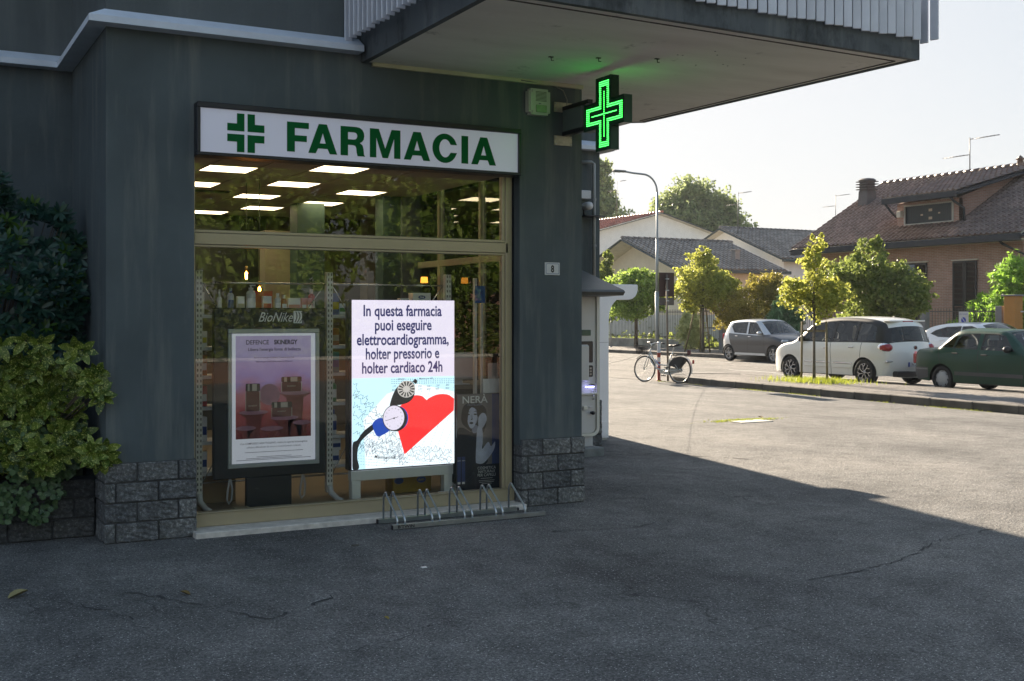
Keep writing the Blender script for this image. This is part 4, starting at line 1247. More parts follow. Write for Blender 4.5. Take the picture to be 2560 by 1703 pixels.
q = MB(); q.cbox(3.488, 4.46, 9.40, 9.48, .275, .362, .004); q.build('crossbar', STW, sd_)
for x in (3.495, 4.37):
    l_ = MB(); l_.cbox(x, x + .082, 9.402, 9.478, FLOORZ + .004, .2745, .004); l_ = l_.build('leg', STW, sd_)
    box('foot', STW, l_, x + .005, x + .077, 9.406, 9.474, FLOORZ, FLOORZ + .0038)
rebase(sd_, (3.98, 9.44, FLOORZ))

# ------------------------------------------------------------------ hair care poster, low boxes, desk things
NB = M('poster_night', (.018, .024, .04), .3, var=.2); SKIN = M('print_skin', (.60, .64, .80), .35, var=.15, scale=12); SKINS = M('print_skin_shade', (.30, .33, .47), .35); HAIR = M('print_hair', (.030, .027, .034), .4, var=.3, scale=25); TAUPE = M('print_taupe', (.22, .20, .20), .35); NAVY = M('print_navy', (.05, .08, .23), .35)
po = thing('hair_poster', 'dark poster of a woman lettered NERÀ, standing at the right window corner', 'poster')
box('board', NB, po, 4.445, 4.915, 9.30, 9.312, .125, 1.0, c=.002)
flat('print_area', [rect(4.45, 4.80, .36, .995)], TAUPE, po, 0, 9.2994, 0); flat('print_area', [rect(4.80, 4.912, .36, .995)], NAVY, po, 0, 9.2994, 0)
def pf(P, m, dy, n=5, keep=()): return flat('print_shape', [smooth(P, keep, n)], m, po, 0, 9.299 - dy, 0)
pf([(4.45, .66), (4.50, .70), (4.58, .66), (4.66, .64), (4.72, .50), (4.74, .36), (4.45, .36)], NB, .0002, 4)
pf([(4.49, .80), (4.51, .885), (4.57, .92), (4.66, .915), (4.73, .87), (4.745, .80), (4.74, .72), (4.72, .66), (4.70, .65), (4.66, .70), (4.60, .66), (4.54, .70), (4.50, .74)], HAIR, .0004)
pf([(4.548, .80), (4.553, .85), (4.590, .878), (4.632, .862), (4.648, .80), (4.640, .745), (4.612, .698), (4.585, .690), (4.562, .722), (4.552, .76)], SKIN, .0006)
pf([(4.60, .695), (4.63, .72), (4.66, .70), (4.66, .66), (4.62, .645), (4.60, .66)], SKINS, .0005)
pf([(4.520, .86), (4.555, .895), (4.60, .888), (4.572, .862), (4.560, .82), (4.552, .76), (4.54, .72), (4.515, .76)], HAIR, .0013)
pf([(4.60, .888), (4.65, .88), (4.672, .83), (4.665, .79), (4.650, .80), (4.645, .845), (4.628, .872)], HAIR, .0013)
pf([(4.596, .82), (4.602, .79), (4.609, .772), (4.598, .770), (4.590, .778)], SKINS, .0012, 3)
pf([(4.66, .74), (4.665, .79), (4.70, .825), (4.735, .81), (4.745, .76), (4.72, .71), (4.685, .67), (4.665, .69)], SKIN, .0008)
pf([(4.655, .70), (4.70, .68), (4.705, .56), (4.70, .50), (4.76, .56), (4.79, .52), (4.83, .56), (4.815, .48), (4.72, .375), (4.65, .372), (4.635, .40), (4.64, .55)], SKIN, .0010)
pf([(4.63, .86), (4.665, .86), (4.66, .79), (4.64, .73), (4.648, .80)], SKINS, .0012)
for a in ([(4.548, .815), (4.560, .822), (4.578, .815), (4.560, .809)], [(4.612, .815), (4.630, .822), (4.648, .814), (4.630, .808)], [(4.545, .835), (4.565, .842), (4.583, .834), (4.565, .838)], [(4.61, .835), (4.63, .844), (4.652, .834), (4.63, .839)], [(4.570, .738), (4.590, .748), (4.612, .738), (4.592, .727)], [(4.583, .77), (4.592, .765), (4.602, .77), (4.592, .775)]):
    pf(a, HAIR, .0014, 3)
txt('NERÀ', .090, 4.625, 9.2975, .917, WPR, po, .012, 1.12); txt('PANTELLERIA', .022, 4.625, 9.2975, .893, SKINS, po, 0, 1.1)
for s_, z in (('COSMETICA', .315), ('NATURALE', .283), ('PER CAPELLI', .251)): txt(s_, .037, 4.745, 9.2975, z, WPR, po, -.004, .92)
for z, w_ in ((.232, .12), (.212, .16), (.198, .15), (.184, .10)): flat('fine_print', [rect(4.745 - w_ / 2, 4.745 + w_ / 2, z, z + .003)], WPR, po, 0, 9.2975, 0)
for x0 in (4.452, 4.495):
    flat('print_tube', [rect(x0, x0 + .034, .20, .44)], NAVY, po, 0, 9.298, 0); flat('print_tube', [rect(x0 + .002, x0 + .030, .195, .215)], WPR, po, 0, 9.2978, 0); txt('NERÀ', .013, x0 + .017, 9.2975, .40, WPR, po)
rebase(po, (4.68, 9.31, .125))
box_ = thing('cardboard_box', 'yellow product box with dark oval badges on the floor behind the screen stand', 'box')
box('box', M('yellow_card', (.30, .20, .02), .5, var=.15), box_, 3.98, 4.36, 9.66, 9.84, FLOORZ, .33, c=.004)
for x in (4.04, 4.26): flat('badge', [circ(x, .21, .045, 20, .03)], BL, box_, 0, 9.6590, 0)
txt('dolci', .03, 4.26, 9.6585, .20, YL, box_, .01)
rebase(box_, (4.17, 9.75, FLOORZ))
t_ = tag(box('card', WH, None, 4.28, 4.5, 9.33, 9.335, FLOORZ, .14), 'white card on the floor at the foot of the dark poster', 'card')
t_ = tag(box('card', CR, None, 3.62, 3.85, 9.42, 9.58, FLOORZ, .106), 'cream card lying flat beside the left leg of the stand', 'card')
t_ = tag(box('card', CR, None, 2.48, 2.60, 9.38, 9.47, FLOORZ, .125), 'small cream card on the floor left of the black stand', 'card')
box_ = thing('carton_stack', 'brown cardboard carton on the floor behind the poster stand', 'box')
box('box', M('card_brown', (.30, .22, .12), .8, var=.1), box_, 2.30, 2.62, 9.9, 10.2, FLOORZ, .36, c=.004); rebase(box_, (2.46, 10.05, FLOORZ))
# reception desk area at right
ds = thing('reception_desk', 'dark desk seen behind the hair poster', 'desk')
box('top', IWB, ds, 4.55, 5.35, 9.9, 10.6, 1.0, 1.04, c=.004); box('front', IWD, ds, 4.6, 5.3, 9.95, 9.98, FLOORZ, .999); rebase(ds, (4.95, 10.2, FLOORZ))
mo = thing('monitor', 'white computer monitor turned away on the desk', 'monitor')
q = MB(); q.cbox(4.62, 4.98, 9.94, 9.99, 1.09, 1.35, .02); q.build('back', LAMPW, mo); q = MB(); q.cbox(4.76, 4.84, 9.99, 10.04, 1.045, 1.2, .006); q.cbox(4.70, 4.90, 9.95, 10.1, 1.041, 1.05, .003); q.build('stand', LAMPW, mo); rebase(mo, (4.8, 10, 1.04))
dp = tag(box('paper', WH, None, 4.72, 4.92, 9.32, 9.323, 1.00, 1.13), 'white paper notice standing over the dark poster', 'paper')
dp = tag(box('paper', M('paper_warm', (.52, .46, .42), .6), None, 4.79, 4.90, 9.36, 9.363, 1.09, 1.27), 'pale leaflet behind the white paper notice', 'paper')
st_ = thing('leaflet_post', 'cream perforated post with a blue tag at the right of the window', 'post')
q = MB(); q.cbox(4.775, 4.80, 9.60, 9.64, FLOORZ, 2.05, .002); q.cbox(4.845, 4.86, 9.60, 9.63, FLOORZ, 1.95, .002); q.build('upright', POST, st_)
box('tag', pm('tagblue', (.06, .16, .42)), st_, 4.77, 4.875, 9.585, 9.59, 1.82, 1.98); rebase(st_, (4.82, 9.62, FLOORZ))

# ================================================================== CARS
TYRE = M('tyre_rubber', (.02, .02, .021), .8, bmp=.2)
TRIMB = M('car_black_trim', (.018, .018, .02), .45)
ALLOY = M('alloy', (.5, .5, .52), .25, .85); ALLOYD = M('alloy_black', (.03, .03, .032), .3, .4)
CHROME = M('chrome', (.75, .75, .75), .12, 1)
CGL = pane_mat('car_glass', (.78, .84, .82), 1.4); CGLD = pane_mat('car_glass_dark', (.30, .33, .33), 1.6)
TAIL = M('tail_lamp', (.34, .012, .02), .15, coat=.8, var=.2, scale=18); HEADL = M('head_lamp', (.45, .48, .52), .1, .3, coat=1)
SEATM = M('car_seat', (.035, .035, .04), .8)
def paint(name, c, metal=0., flake=0.):
    m = M(name, c, .32, metal, var=.03, scale=1, coat=.7)
    return m

def catmull(P, n=5, sharp=()):
    o = []
    N = len(P)
    for i in range(N - 1):
        p1, p2 = P[i], P[i + 1]
        p0 = P[i - 1] if i > 0 and i not in sharp else p1
        p3 = P[i + 2] if i + 2 < N and (i + 1) not in sharp else p2
        for k in range(n):
            t = k / n
            o.append(tuple(.5 * ((2 * p1[a]) + (-p0[a] + p2[a]) * t + (2 * p0[a] - 5 * p1[a] + 4 * p2[a] - p3[a]) * t * t + (-p0[a] + 3 * p1[a] - 3 * p2[a] + p3[a]) * t ** 3) for a in (0, 1)))
    o.append(P[-1])
    return o

class Car:
    "side skins are polygons in (x,z) wrapped on a curved flank; hood, glass and roof are ribbons across the car"
    def __init__(s, name, label, S):
        s.S = S; s.root = thing(name, label, 'car')
        s.sil = catmull(S['sil'], 5, S.get('sharp', ()))       # front bumper bottom -> over -> rear bumper bottom
        s.silv = np.array(s.sil)
        s.x0 = min(p[0] for p in s.sil); s.x1 = max(p[0] for p in s.sil)
    def dist(s, x, z):
        a = s.silv[:-1]; b = s.silv[1:]; d = b - a
        t = np.clip(((x - a[:, 0]) * d[:, 0] + (z - a[:, 1]) * d[:, 1]) / np.maximum(1e-9, (d ** 2).sum(1)), 0, 1)
        return float(np.sqrt(((a[:, 0] + t * d[:, 0] - x) ** 2 + (a[:, 1] + t * d[:, 1] - z) ** 2).min()))
    def W(s, x, z):
        S = s.S; w0 = S['W'] / 2; belt = S['belt']
        if z > belt: w_ = w0 - S['tum'] * (z - belt) - .25 * max(0, z - belt) ** 2 * S['tum']
        else:
            k = (belt - z)
            w_ = w0 + .015 * math.sin(min(1, k / .35) * math.pi) - .05 * max(0, (k - .35)) ** 1.2
        ex = max(0, 1 - (x - s.x0) / .75); w_ -= S.get('nose', .20) * ex ** 2.2
        ex = max(0, 1 - (s.x1 - x) / .7); w_ -= S.get('taper', .13) * ex ** 2.2
        r = .09; d = s.dist(x, z)
        if d < r:
            u = 1 - d / r
            w_ -= r * (1 - math.sqrt(max(0, 1 - u * u))) * .75
        return w_
    def skin(s, name, loops, m, off=0., both=True, fine=.07, parent=None):
        me = loops_mesh(name, loops)
        b = bmesh.new(); b.from_mesh(me)
        xs = [v.co.x for v in b.verts]; zs = [v.co.y for v in b.verts]
        x = math.floor(min(xs) / fine) * fine + fine
        while x < max(xs):
            bmesh.ops.bisect_plane(b, geom=b.verts[:] + b.edges[:] + b.faces[:], dist=1e-5, plane_co=(x, 0, 0), plane_no=(1, 0, 0)); x += fine
        z = math.floor(min(zs) / fine) * fine + fine
        while z < max(zs):
            bmesh.ops.bisect_plane(b, geom=b.verts[:] + b.edges[:] + b.faces[:], dist=1e-5, plane_co=(0, z, 0), plane_no=(0, 1, 0)); z += fine
        bmesh.ops.remove_doubles(b, verts=b.verts[:], dist=1e-4)
        P = [(v.co.x, v.co.y) for v in b.verts]
        F = []
        b.verts.index_update()
        for f in b.faces: F.append(tuple(v.index for v in f.verts))
        b.free()
        V = [(x_, s.W(x_, z_) + off, z_) for x_, z_ in P]
        out = []
        for side in ((1, -1) if both else (-1,)):
            q = MB(); q.add([(x_, y_ * side, z_) for x_, y_, z_ in V], F, True)
            me = bpy.data.meshes.new(name); me.from_pydata(q.v, [], q.f); me.polygons.foreach_set('use_smooth', q.sm)
            bb = bmesh.new(); bb.from_mesh(me); bmesh.ops.recalc_face_normals(bb, faces=bb.faces[:])
            if sum(f.normal.y * f.calc_area() for f in bb.faces) * side < 0: bmesh.ops.reverse_faces(bb, faces=bb.faces[:])
            bb.to_mesh(me); bb.free()
            me.materials.append(m)
            o = inst(name, me, parent or s.root); out.append(o)
        return out
    def ribbon(s, name, i0, i1, m, k0=-1., k1=1., off=0., bul=.03, n=12, parent=None):
        "strip of the silhouette between control points i0..i1"
        pts = s.sil[i0 * 5:i1 * 5 + 1] if i1 < len(s.S['sil']) - 1 else s.sil[i0 * 5:]
        a0 = i0 * 5
        q = MB(); V = []; 
        for i, (x, z) in enumerate(pts):
            g_ = a0 + i
            pa = s.sil[max(g_ - 1, 0)]; pb = s.sil[min(g_ + 1, len(s.sil) - 1)]
            d = Vector((pb[0] - pa[0], pb[1] - pa[1])); d.normalize()
            nx, nz = (-d.y, d.x) if True else (d.y, -d.x)
            wv = s.W(x, z)
            end = abs(nx)
            bl = bul * (1 - end) + s.S.get('bow', .13) * end
            for j in range(n + 1):
                k = k0 + (k1 - k0) * j / n
                e = bl * (1 - abs(k) ** 2.4) + off
                V.append((x + nx * e, k * wv, z + nz * e))
        F = []
        for i in range(len(pts) - 1):
            for j in range(n): F.append((i * (n + 1) + j, i * (n + 1) + j + 1, (i + 1) * (n + 1) + j + 1, (i + 1) * (n + 1) + j))
        q.add(V, F, True)
        return q.build(name, m, parent or s.root)
    def wheel(s, x, side, style):
        S = s.S; r = S['R']; y = side * (S['W'] / 2 - .115)
        w_ = MB(); hw = .10
        w_.lathe([(r * .70, -hw), (r * .93, -hw), (r * .985, -hw * .8), (r, -hw * .4), (r, hw * .4), (r * .985, hw * .8), (r * .93, hw), (r * .70, hw), (r * .66, hw * .5), (r * .66, -hw * .5)], (0, 0, 0), 'y', 28, closed=True)
        wh = thing('wheel', None, None); wh.parent = s.root; KIDS.setdefault(s.root.name, []).append(wh); wh.location = (x, y, r)
        if side < 0: wh.rotation_euler = (0, 0, math.pi)
        w_.build('tyre', TYRE, wh)
        rr = r * .70
        q = MB()
        if style == 'cover':
            q.lathe([(0, .085), (rr * .35, .088), (rr * .85, .078), (rr, .055)], (0, 0, 0), 'y', 28)
            q.build('hubcap', M('hubcap', (.42, .43, .45), .4, .2), wh)
            q = MB()
            for k in range(8):
                a = 2 * math.pi * k / 8
                q.obox((math.cos(a) * rr * .80, .0835, math.sin(a) * rr * .80), (math.cos(a + .25) * rr * .88, .080, math.sin(a + .25) * rr * .88), .012, .025, (0, 1, 0))
            q.build('vent', TRIMB, wh)
        else:
            q.lathe([(0, .02), (rr * .98, .02), (rr, .07)], (0, 0, 0), 'y', 28); q.build('dish', ALLOYD, wh)
            q = MB()
            q.lathe([(rr * .90, .070), (rr * 1.0, .085), (rr * 1.01, .075)], (0, 0, 0), 'y', 32)
            n = 5 if style == 'star' else 7
            for k in range(n):
                a = 2 * math.pi * k / n + .3
                if style == 'star':
                    for da in (-.20, .20):
                        q.obox((math.cos(a + da * 1.6) * rr * .24, .078, math.sin(a + da * 1.6) * rr * .24), (math.cos(a + da) * rr * .93, .078, math.sin(a + da) * rr * .93), .018, .030, (0, 1, 0))
                    q.obox((math.cos(a - .2) * rr * .9, .079, math.sin(a - .2) * rr * .9), (math.cos(a + .2) * rr * .9, .079, math.sin(a + .2) * rr * .9), .016, .03, (0, 1, 0))
                else:
                    q.obox((math.cos(a) * rr * .2, .078, math.sin(a) * rr * .2), (math.cos(a + .28) * rr * .62, .078, math.sin(a + .28) * rr * .62), .018, .05, (0, 1, 0))
                    for da in (.10, .62): q.obox((math.cos(a + .28) * rr * .60, .078, math.sin(a + .28) * rr * .60), (math.cos(a + da) * rr * .94, .078, math.sin(a + da) * rr * .94), .018, .045, (0, 1, 0))
            q.lathe([(0, .09), (rr * .17, .088), (rr * .22, .06)], (0, 0, 0), 'y', 14)
            q.build('rim', ALLOY, wh)
    def arch(s, xc, z0, r, n=14):
        "points of the wheel opening, travelling along +x, from sill height up and over"
        a0 = math.asin(min(.99, (z0 - s.S['R']) / r))
        return [(xc - r * math.cos(t), s.S['R'] + r * math.sin(t)) for t in np.linspace(a0, math.pi - a0, n)]
    def finish(s, loc, rz):
        s.root.location = loc; s.root.rotation_euler = (0, 0, rz)

def build_car(name, label, S):
    """S: sil (front low -> rear low, x grows rearwards), seg names, belt line, windows."""
    c = Car(name, label, S)
    P = S['paint']; sill = S['sill']; R_ = S['R']; ra = R_ + S.get('gap', .055)
    xf, xr = S['xf'], S['xr']
    belt = S['beltline']                                   # points front -> rear at the window base
    # flank outline: sill with openings, then up the rear along the silhouette, forward along belt, down the nose
    i_b0, i_b1 = S['i_nose'], S['i_tail']                  # silhouette control indexes where the belt meets it
    nose = c.sil[:i_b0 * 5 + 1]; tail = c.sil[i_b1 * 5:]
    low = [(c.sil[0][0], c.sil[0][1])] + [(xf - ra - .02, sill)] + c.arch(xf, sill, ra) + [(xf + ra + .02, sill)] + [(xr - ra - .02, sill)] + c.arch(xr, sill, ra) + [(xr + ra + .02, sill)] + [c.sil[-1]]
    low = low[:1] + [p for p in low[1:-1] if c.x0 + .02 < p[0] < c.x1 - .02] + low[-1:]
    outline = low + tail[::-1][1:] + belt[::-1] + nose[::-1][:-1]
    def cut(loop, xa, xb):
        me = loops_mesh('t', [loop]); b = bmesh.new(); b.from_mesh(me)
        if xa is not None: bmesh.ops.bisect_plane(b, geom=b.verts[:] + b.edges[:] + b.faces[:], plane_co=(xa[0], 0, 0), plane_no=(1, xa[1], 0), clear_inner=True)
        if xb is not None: bmesh.ops.bisect_plane(b, geom=b.verts[:] + b.edges[:] + b.faces[:], plane_co=(xb[0], 0, 0), plane_no=(1, xb[1], 0), clear_outer=True)
        b.to_mesh(me); b.free(); return me
    cuts = S['cuts']; gap = .007
    names = S['panels']
    bounds = [None] + cuts + [None]
    for i, nm in enumerate(names):
        xa, xb = bounds[i], bounds[i + 1]
        xa = (xa[0] + gap, xa[1]) if xa else None; xb = (xb[0] - gap, xb[1]) if xb else None
        me = cut(outline, xa, xb)
        save = globals()['loops_mesh']
        globals()['loops_mesh'] = lambda *a, **k: me
        try: c.skin(nm, None, S.get('panelmat', {}).get(i, P))
        finally: globals()['loops_mesh'] = save
    # dark shell close behind the gaps and wheel wells
    c.skin('inner_shell', [outline], TRIMB, -.014, fine=.14)
    for xw in (xf, xr):
        for sy in (-1, 1):
            q = MB()
            yo = sy * (S['W'] / 2 - .03); yi = sy * (S['W'] / 2 - .36)
            n = 14; k = 0
            for t in np.linspace(-.15, math.pi + .15, n):
                for y in (yo, yi): q.v.append((xw + (ra + .01) * math.cos(t), y, R_ + (ra + .01) * math.sin(t)))
            for j in range(n - 1): q.f.append((k + 2 * j, k + 2 * j + 1, k + 2 * j + 3, k + 2 * j + 2)); q.sm.append(True)
            q.f.append(tuple(k + 2 * j + 1 for j in range(n))); q.sm.append(False)
            q.build('wheel_well', TRIMB, c.root)
    hw = S['W'] / 2
    fl_ = MB(); fl_.box(c.x0 + .25, xf - ra - .03, -hw + .12, hw - .12, sill - .02, sill + .1); fl_.box(xf + ra + .03, xr - ra - .03, -hw + .05, hw - .05, sill - .02, sill + .12); fl_.box(xr + ra + .03, c.x1 - .25, -hw + .12, hw - .12, sill + .02, sill + .14)
    fl_.box(xf - ra - .02, xr + ra + .02, -hw + .38, hw - .38, sill, sill + .2)
    fl_.build('underbody', TRIMB, c.root)
    # greenhouse side frame with window openings
    top = c.sil[i_b0 * 5:i_b1 * 5 + 1]
    frame = belt + top[::-1]
    c.skin('window_frame', [frame] + [w_ for w_ in S['windows']], S.get('framemat', P), fine=.09)
    for k, w_ in enumerate(S['windows']):
        c.skin('side_window', [w_], S['glass'][k] if isinstance(S['glass'], list) else S['glass'], -.012, fine=.12)
    if 'seal' in S:
        for w_ in S['windows']:
            cx_ = sum(p[0] for p in w_) / len(w_); cz2 = sum(p[1] for p in w_) / len(w_)
            big = []
            for x, z in w_:
                d = math.hypot(x - cx_, z - cz2); big.append((x + (x - cx_) / d * .018, z + (z - cz2) / d * .018))
            c.skin('window_seal', [big, w_], S['seal'], .002, fine=.12)
    for nm, i0, i1, m in S['ribs']:
        if m in (CGL, CGLD):
            c.ribbon(nm, i0, i1, m, -.90, .90, -.004)
            c.ribbon('pillar', i0, i1, S.get('pillar', P), -1, -.895); c.ribbon('pillar', i0, i1, S.get('pillar', P), .895, 1)
        else: c.ribbon(nm, i0, i1, m)
    for xw in (xf, xr):
        for sy in (-1, 1): c.wheel(xw, sy, S['wheel'])
    # cabin
    bx = S['cabin']
    q = MB(); q.box(bx[0], bx[1], -hw + .12, hw - .12, sill + .1, sill + .14); q.build('cabin_floor', SEATM, c.root)
    for x, z0 in S['seats']:
        for sy in (-1, 1):
            st = MB(); st.cbox(x, x + .48, sy * .36 - .22, sy * .36 + .22, z0, z0 + .14, .04)
            st.cbox(x + .40, x + .54, sy * .36 - .22, sy * .36 + .22, z0 + .12, z0 + .62, .05); st.cbox(x + .46, x + .55, sy * .36 - .12, sy * .36 + .12, z0 + .64, z0 + .82, .035)
            st.build('seat', SEATM, c.root)
    db = MB(); db.cbox(bx[0] - .1, bx[0] + .22, -hw + .14, hw - .14, S['belt'] - .22, S['belt'] - .02, .03); db.build('dashboard', SEATM, c.root)
    sw_ = MB(); cc = (bx[0] + .38, S.get('steer', -.36), S['belt'] - .0)
    sw_.tube([(cc[0] + .05 * math.sin(a) * 1.3, cc[1] + .17 * math.cos(a), cc[2] + .16 * math.sin(a)) for a in np.linspace(0, 2 * math.pi, 19)[:-1]], .013, 6, closed=True); sw_.build('steering_wheel', TRIMB, c.root)
    # mirrors and handles
    for sy in (-1, 1):
        mx, mz = S['mirror']
        mr = MB(); b_ = bmesh.new(); bmesh.ops.create_uvsphere(b_, u_segments=12, v_segments=8, radius=1)
        y = sy * (c.W(mx, mz) + .10)
        b_.verts.index_update()
        mr.add([(mx + v.co.x * .075, y + v.co.y * .105, mz + v.co.z * .075) for v in b_.verts], [tuple(v.index for v in f.verts) for f in b_.faces], True); b_.free()
        mr.obox((mx, sy * (c.W(mx, mz) - .02), mz - .04), (mx, y, mz - .02), .04, .03)
        mr.build('wing_mirror', S.get('mirrormat', P), c.root)
        for hx, hz in S['handles']:
            hb = MB(); y0 = sy * c.W(hx, hz); hb.cbox(hx - .085, hx + .085, min(y0, y0 + sy * .035), max(y0, y0 + sy * .035), hz - .014, hz + .014, .010); hb.build('door_handle', S['handlemat'], c.root)
    return c

# front at low x; car is turned so that its front points where it should
WHITE_P = paint('white_paint', (.84, .83, .78)); GREY_P = paint('graphite_paint', (.055, .058, .068), .3); SILV_P = paint('silver_paint', (.55, .57, .60), .4); GREEN_P = M('green_paint', (.004, .050, .030), .38, .0, var=.03, scale=1, coat=.25, spec=.3); PEARL_P = paint('pearl_paint', (.78, .79, .82))

S500 = dict(W=1.78, belt=.98, tum=.30, sill=.24, R=.325, xf=.84, xr=3.45, nose=.22, taper=.16, bow=.16, gap=.045,
    sil=[(.10, .22), (.02, .40), (.06, .66), (.22, .84), (.62, .98), (.98, 1.06), (1.52, 1.50), (1.85, 1.60), (2.6, 1.655), (3.45, 1.62), (3.86, 1.53), (3.98, 1.40), (4.07, 1.04), (4.13, .80), (4.14, .50), (4.05, .26)],
    sharp=(11,), i_nose=5, i_tail=12,
    beltline=[(1.4, 1.045), (2.2, 1.035), (3.2, 1.05), (3.8, 1.05)],
    cuts=[(1.30, .02), (2.36, .02), (3.26, -.12)], panels=['front_wing', 'front_door', 'rear_door', 'rear_wing'],
    windows=[[(1.32, 1.075), (1.58, 1.075), (1.58, 1.45), (1.50, 1.42)], [(1.64, 1.075), (2.30, 1.07), (2.34, 1.55), (1.92, 1.53), (1.66, 1.46)], [(2.40, 1.07), (3.10, 1.075), (3.12, 1.535), (2.44, 1.555)], [(3.18, 1.078), (3.78, 1.085), (3.74, 1.42), (3.60, 1.49), (3.20, 1.53)]],
    glass=[CGL, CGL, CGL, CGLD], framemat=TRIMB, pillar=TRIMB,
    ribs=[('front_bumper', 0, 2, WHITE_P), ('bonnet', 2, 5, WHITE_P), ('windscreen', 5, 7, CGL), ('roof', 7, 11, WHITE_P), ('rear_window', 11, 12, CGL), ('tailgate', 12, 13, WHITE_P), ('rear_bumper', 13, 15, WHITE_P)],
    wheel='swirl', cabin=(1.25, 3.7), seats=[(1.75, .42), (2.65, .45)], mirror=(1.36, 1.10), mirrormat=TRIMB, handles=[(2.18, .90), (3.06, .93)], handlemat=CHROME, paint=WHITE_P, steer=-.36)
def fiat():
    c = build_car('parked_car', 'white tall hatchback with chrome side strips behind the sapling on the traffic island', S500)
    hw = .89
    for sy in (-1, 1):
        q = MB(); 
        for x0, x1 in ((1.40, 2.31), (2.42, 3.08)):
            y0 = sy * (c.W((x0 + x1) / 2, .50) + .002)
            q.cbox(x0, x1, min(y0, y0 + sy * .02), max(y0, y0 + sy * .02), .515, .545, .006)
        q.build('chrome_strip', CHROME, c.root)
        q = MB()
        for x0, x1 in ((1.40, 2.31), (2.42, 3.08)):
            y0 = sy * (c.W((x0 + x1) / 2, .45) + .0); q.cbox(x0, x1, min(y0, y0 + sy * .018), max(y0, y0 + sy * .018), .41, .51, .008)
        q.build('door_moulding', WHITE_P, c.root)
        # tail lamp wrapped round the corner
        b_ = bmesh.new(); bmesh.ops.create_uvsphere(b_, u_segments=20, v_segments=12, radius=1); b_.verts.index_update()
        q = MB(); q.add([(3.945 + v.co.x * .235, sy * (.70 + v.co.y * .150), .935 + v.co.z * .125) for v in b_.verts], [tuple(v.index for v in f.verts) for f in b_.faces], True)
        tl = q.build('tail_lamp', TAIL, c.root)
        q = MB(); q.add([(3.93 + v.co.x * .238, sy * (.697 + v.co.y * .152), .935 + v.co.z * .139) for v in b_.verts], [tuple(v.index for v in f.verts) for f in b_.faces], True); q.build('lamp_rim', CHROME, tl)
        b_.free()
        q = MB(); q.cbox(4.07, 4.16, min(sy * .50, sy * .82), max(sy * .50, sy * .82), .575, .63, .02); q.build('chrome_corner', CHROME, c.root)
        q = MB(); q.cbox(.10, .22, min(sy * .50, sy * .72), max(sy * .50, sy * .72), .70, .82, .04); q.build('headlamp', HEADL, c.root)
    q = MB(); q.cbox(4.10, 4.27, -.60, .60, .235, .37, .02); q.build('lower_bumper', TRIMB, c.root)
    q = MB(); q.cbox(4.24, 4.285, .30, .46, .30, .345, .006); q.build('fog_lamp', TAIL, c.root)
    q = MB(); q.cbox(3.82, 4.03, -.60, .60, 1.555, 1.59, .012); q.build('roof_spoiler', WHITE_P, c.root)
    q = MB(); q.cbox(4.02, 4.04, -.17, .17, 1.548, 1.575, .004); q.build('brake_lamp', TAIL, c.root)
    q = MB(); q.obox((4.22, .05, 1.10), (4.20, -.28, 1.125), .022, .02); q.build('rear_wiper', TRIMB, c.root)
    q = MB(); q.cbox(4.285, 4.300, -.262, .262, .475, .585, .003); pl_ = q.build('number_plate', LAMPW, c.root)
    q = MB(); q.cbox(4.28, 4.3035, -.262, -.222, .475, .585, .002); q.cbox(4.28, 4.3035, .222, .262, .475, .585, .002); q.build('blue_band', M('plate_blue', (.02, .06, .35), .4), pl_)
    me = text_mesh('FR 573 PN', .088, .012, sx=.86, m=M('plate_ink', (.03, .03, .04), .5)); me.transform(Matrix.Rotation(math.pi / 2, 4, 'X')); me.transform(Matrix.Rotation(math.pi / 2, 4, 'Z'))
    inst('lettering', me, pl_, (4.3015, 0, .50))
    q = MB(); q.lathe([(0, 4.272), (.045, 4.272), (.052, 4.262), (.052, 4.24)], (0, 0, .93), 'x', 18); bd = q.build('round_badge', M('badge_red', (.12, .02, .02), .2, .5), c.root)
    q = MB(); q.tube([(4.275, .05 * math.cos(a), .93 + .05 * math.sin(a)) for a in np.linspace(0, 2 * math.pi, 19)[:-1]], .005, 5, closed=True); q.build('badge_ring', CHROME, bd)
    me = text_mesh('500L', .075, .012, sx=1.1, m=CHROME); me.transform(Matrix.Rotation(math.pi / 2, 4, 'X')); me.transform(Matrix.Rotation(math.pi / 2, 4, 'Z')); inst('lettering', me, c.root, (4.295, .02, .79))
    q = MB(); q.tube([(3.55, 0, 1.66), (3.68, 0, 1.71)], .006, 5); q.build('aerial', TRIMB, c.root)
    # things seen in the cabin
    q = MB(); q.lathe([(.0, 1.30), (.10, 1.30), (.13, 1.2), (.10, 1.08)], (3.5, -.42, 0), n=12); q.build('child_seat', M('child_seat', (.4, .42, .45), .7), c.root)
    return c
c = fiat(); c.finish((21.72, 24.12, .004), R(-90))     # front at low x -> faces +Y

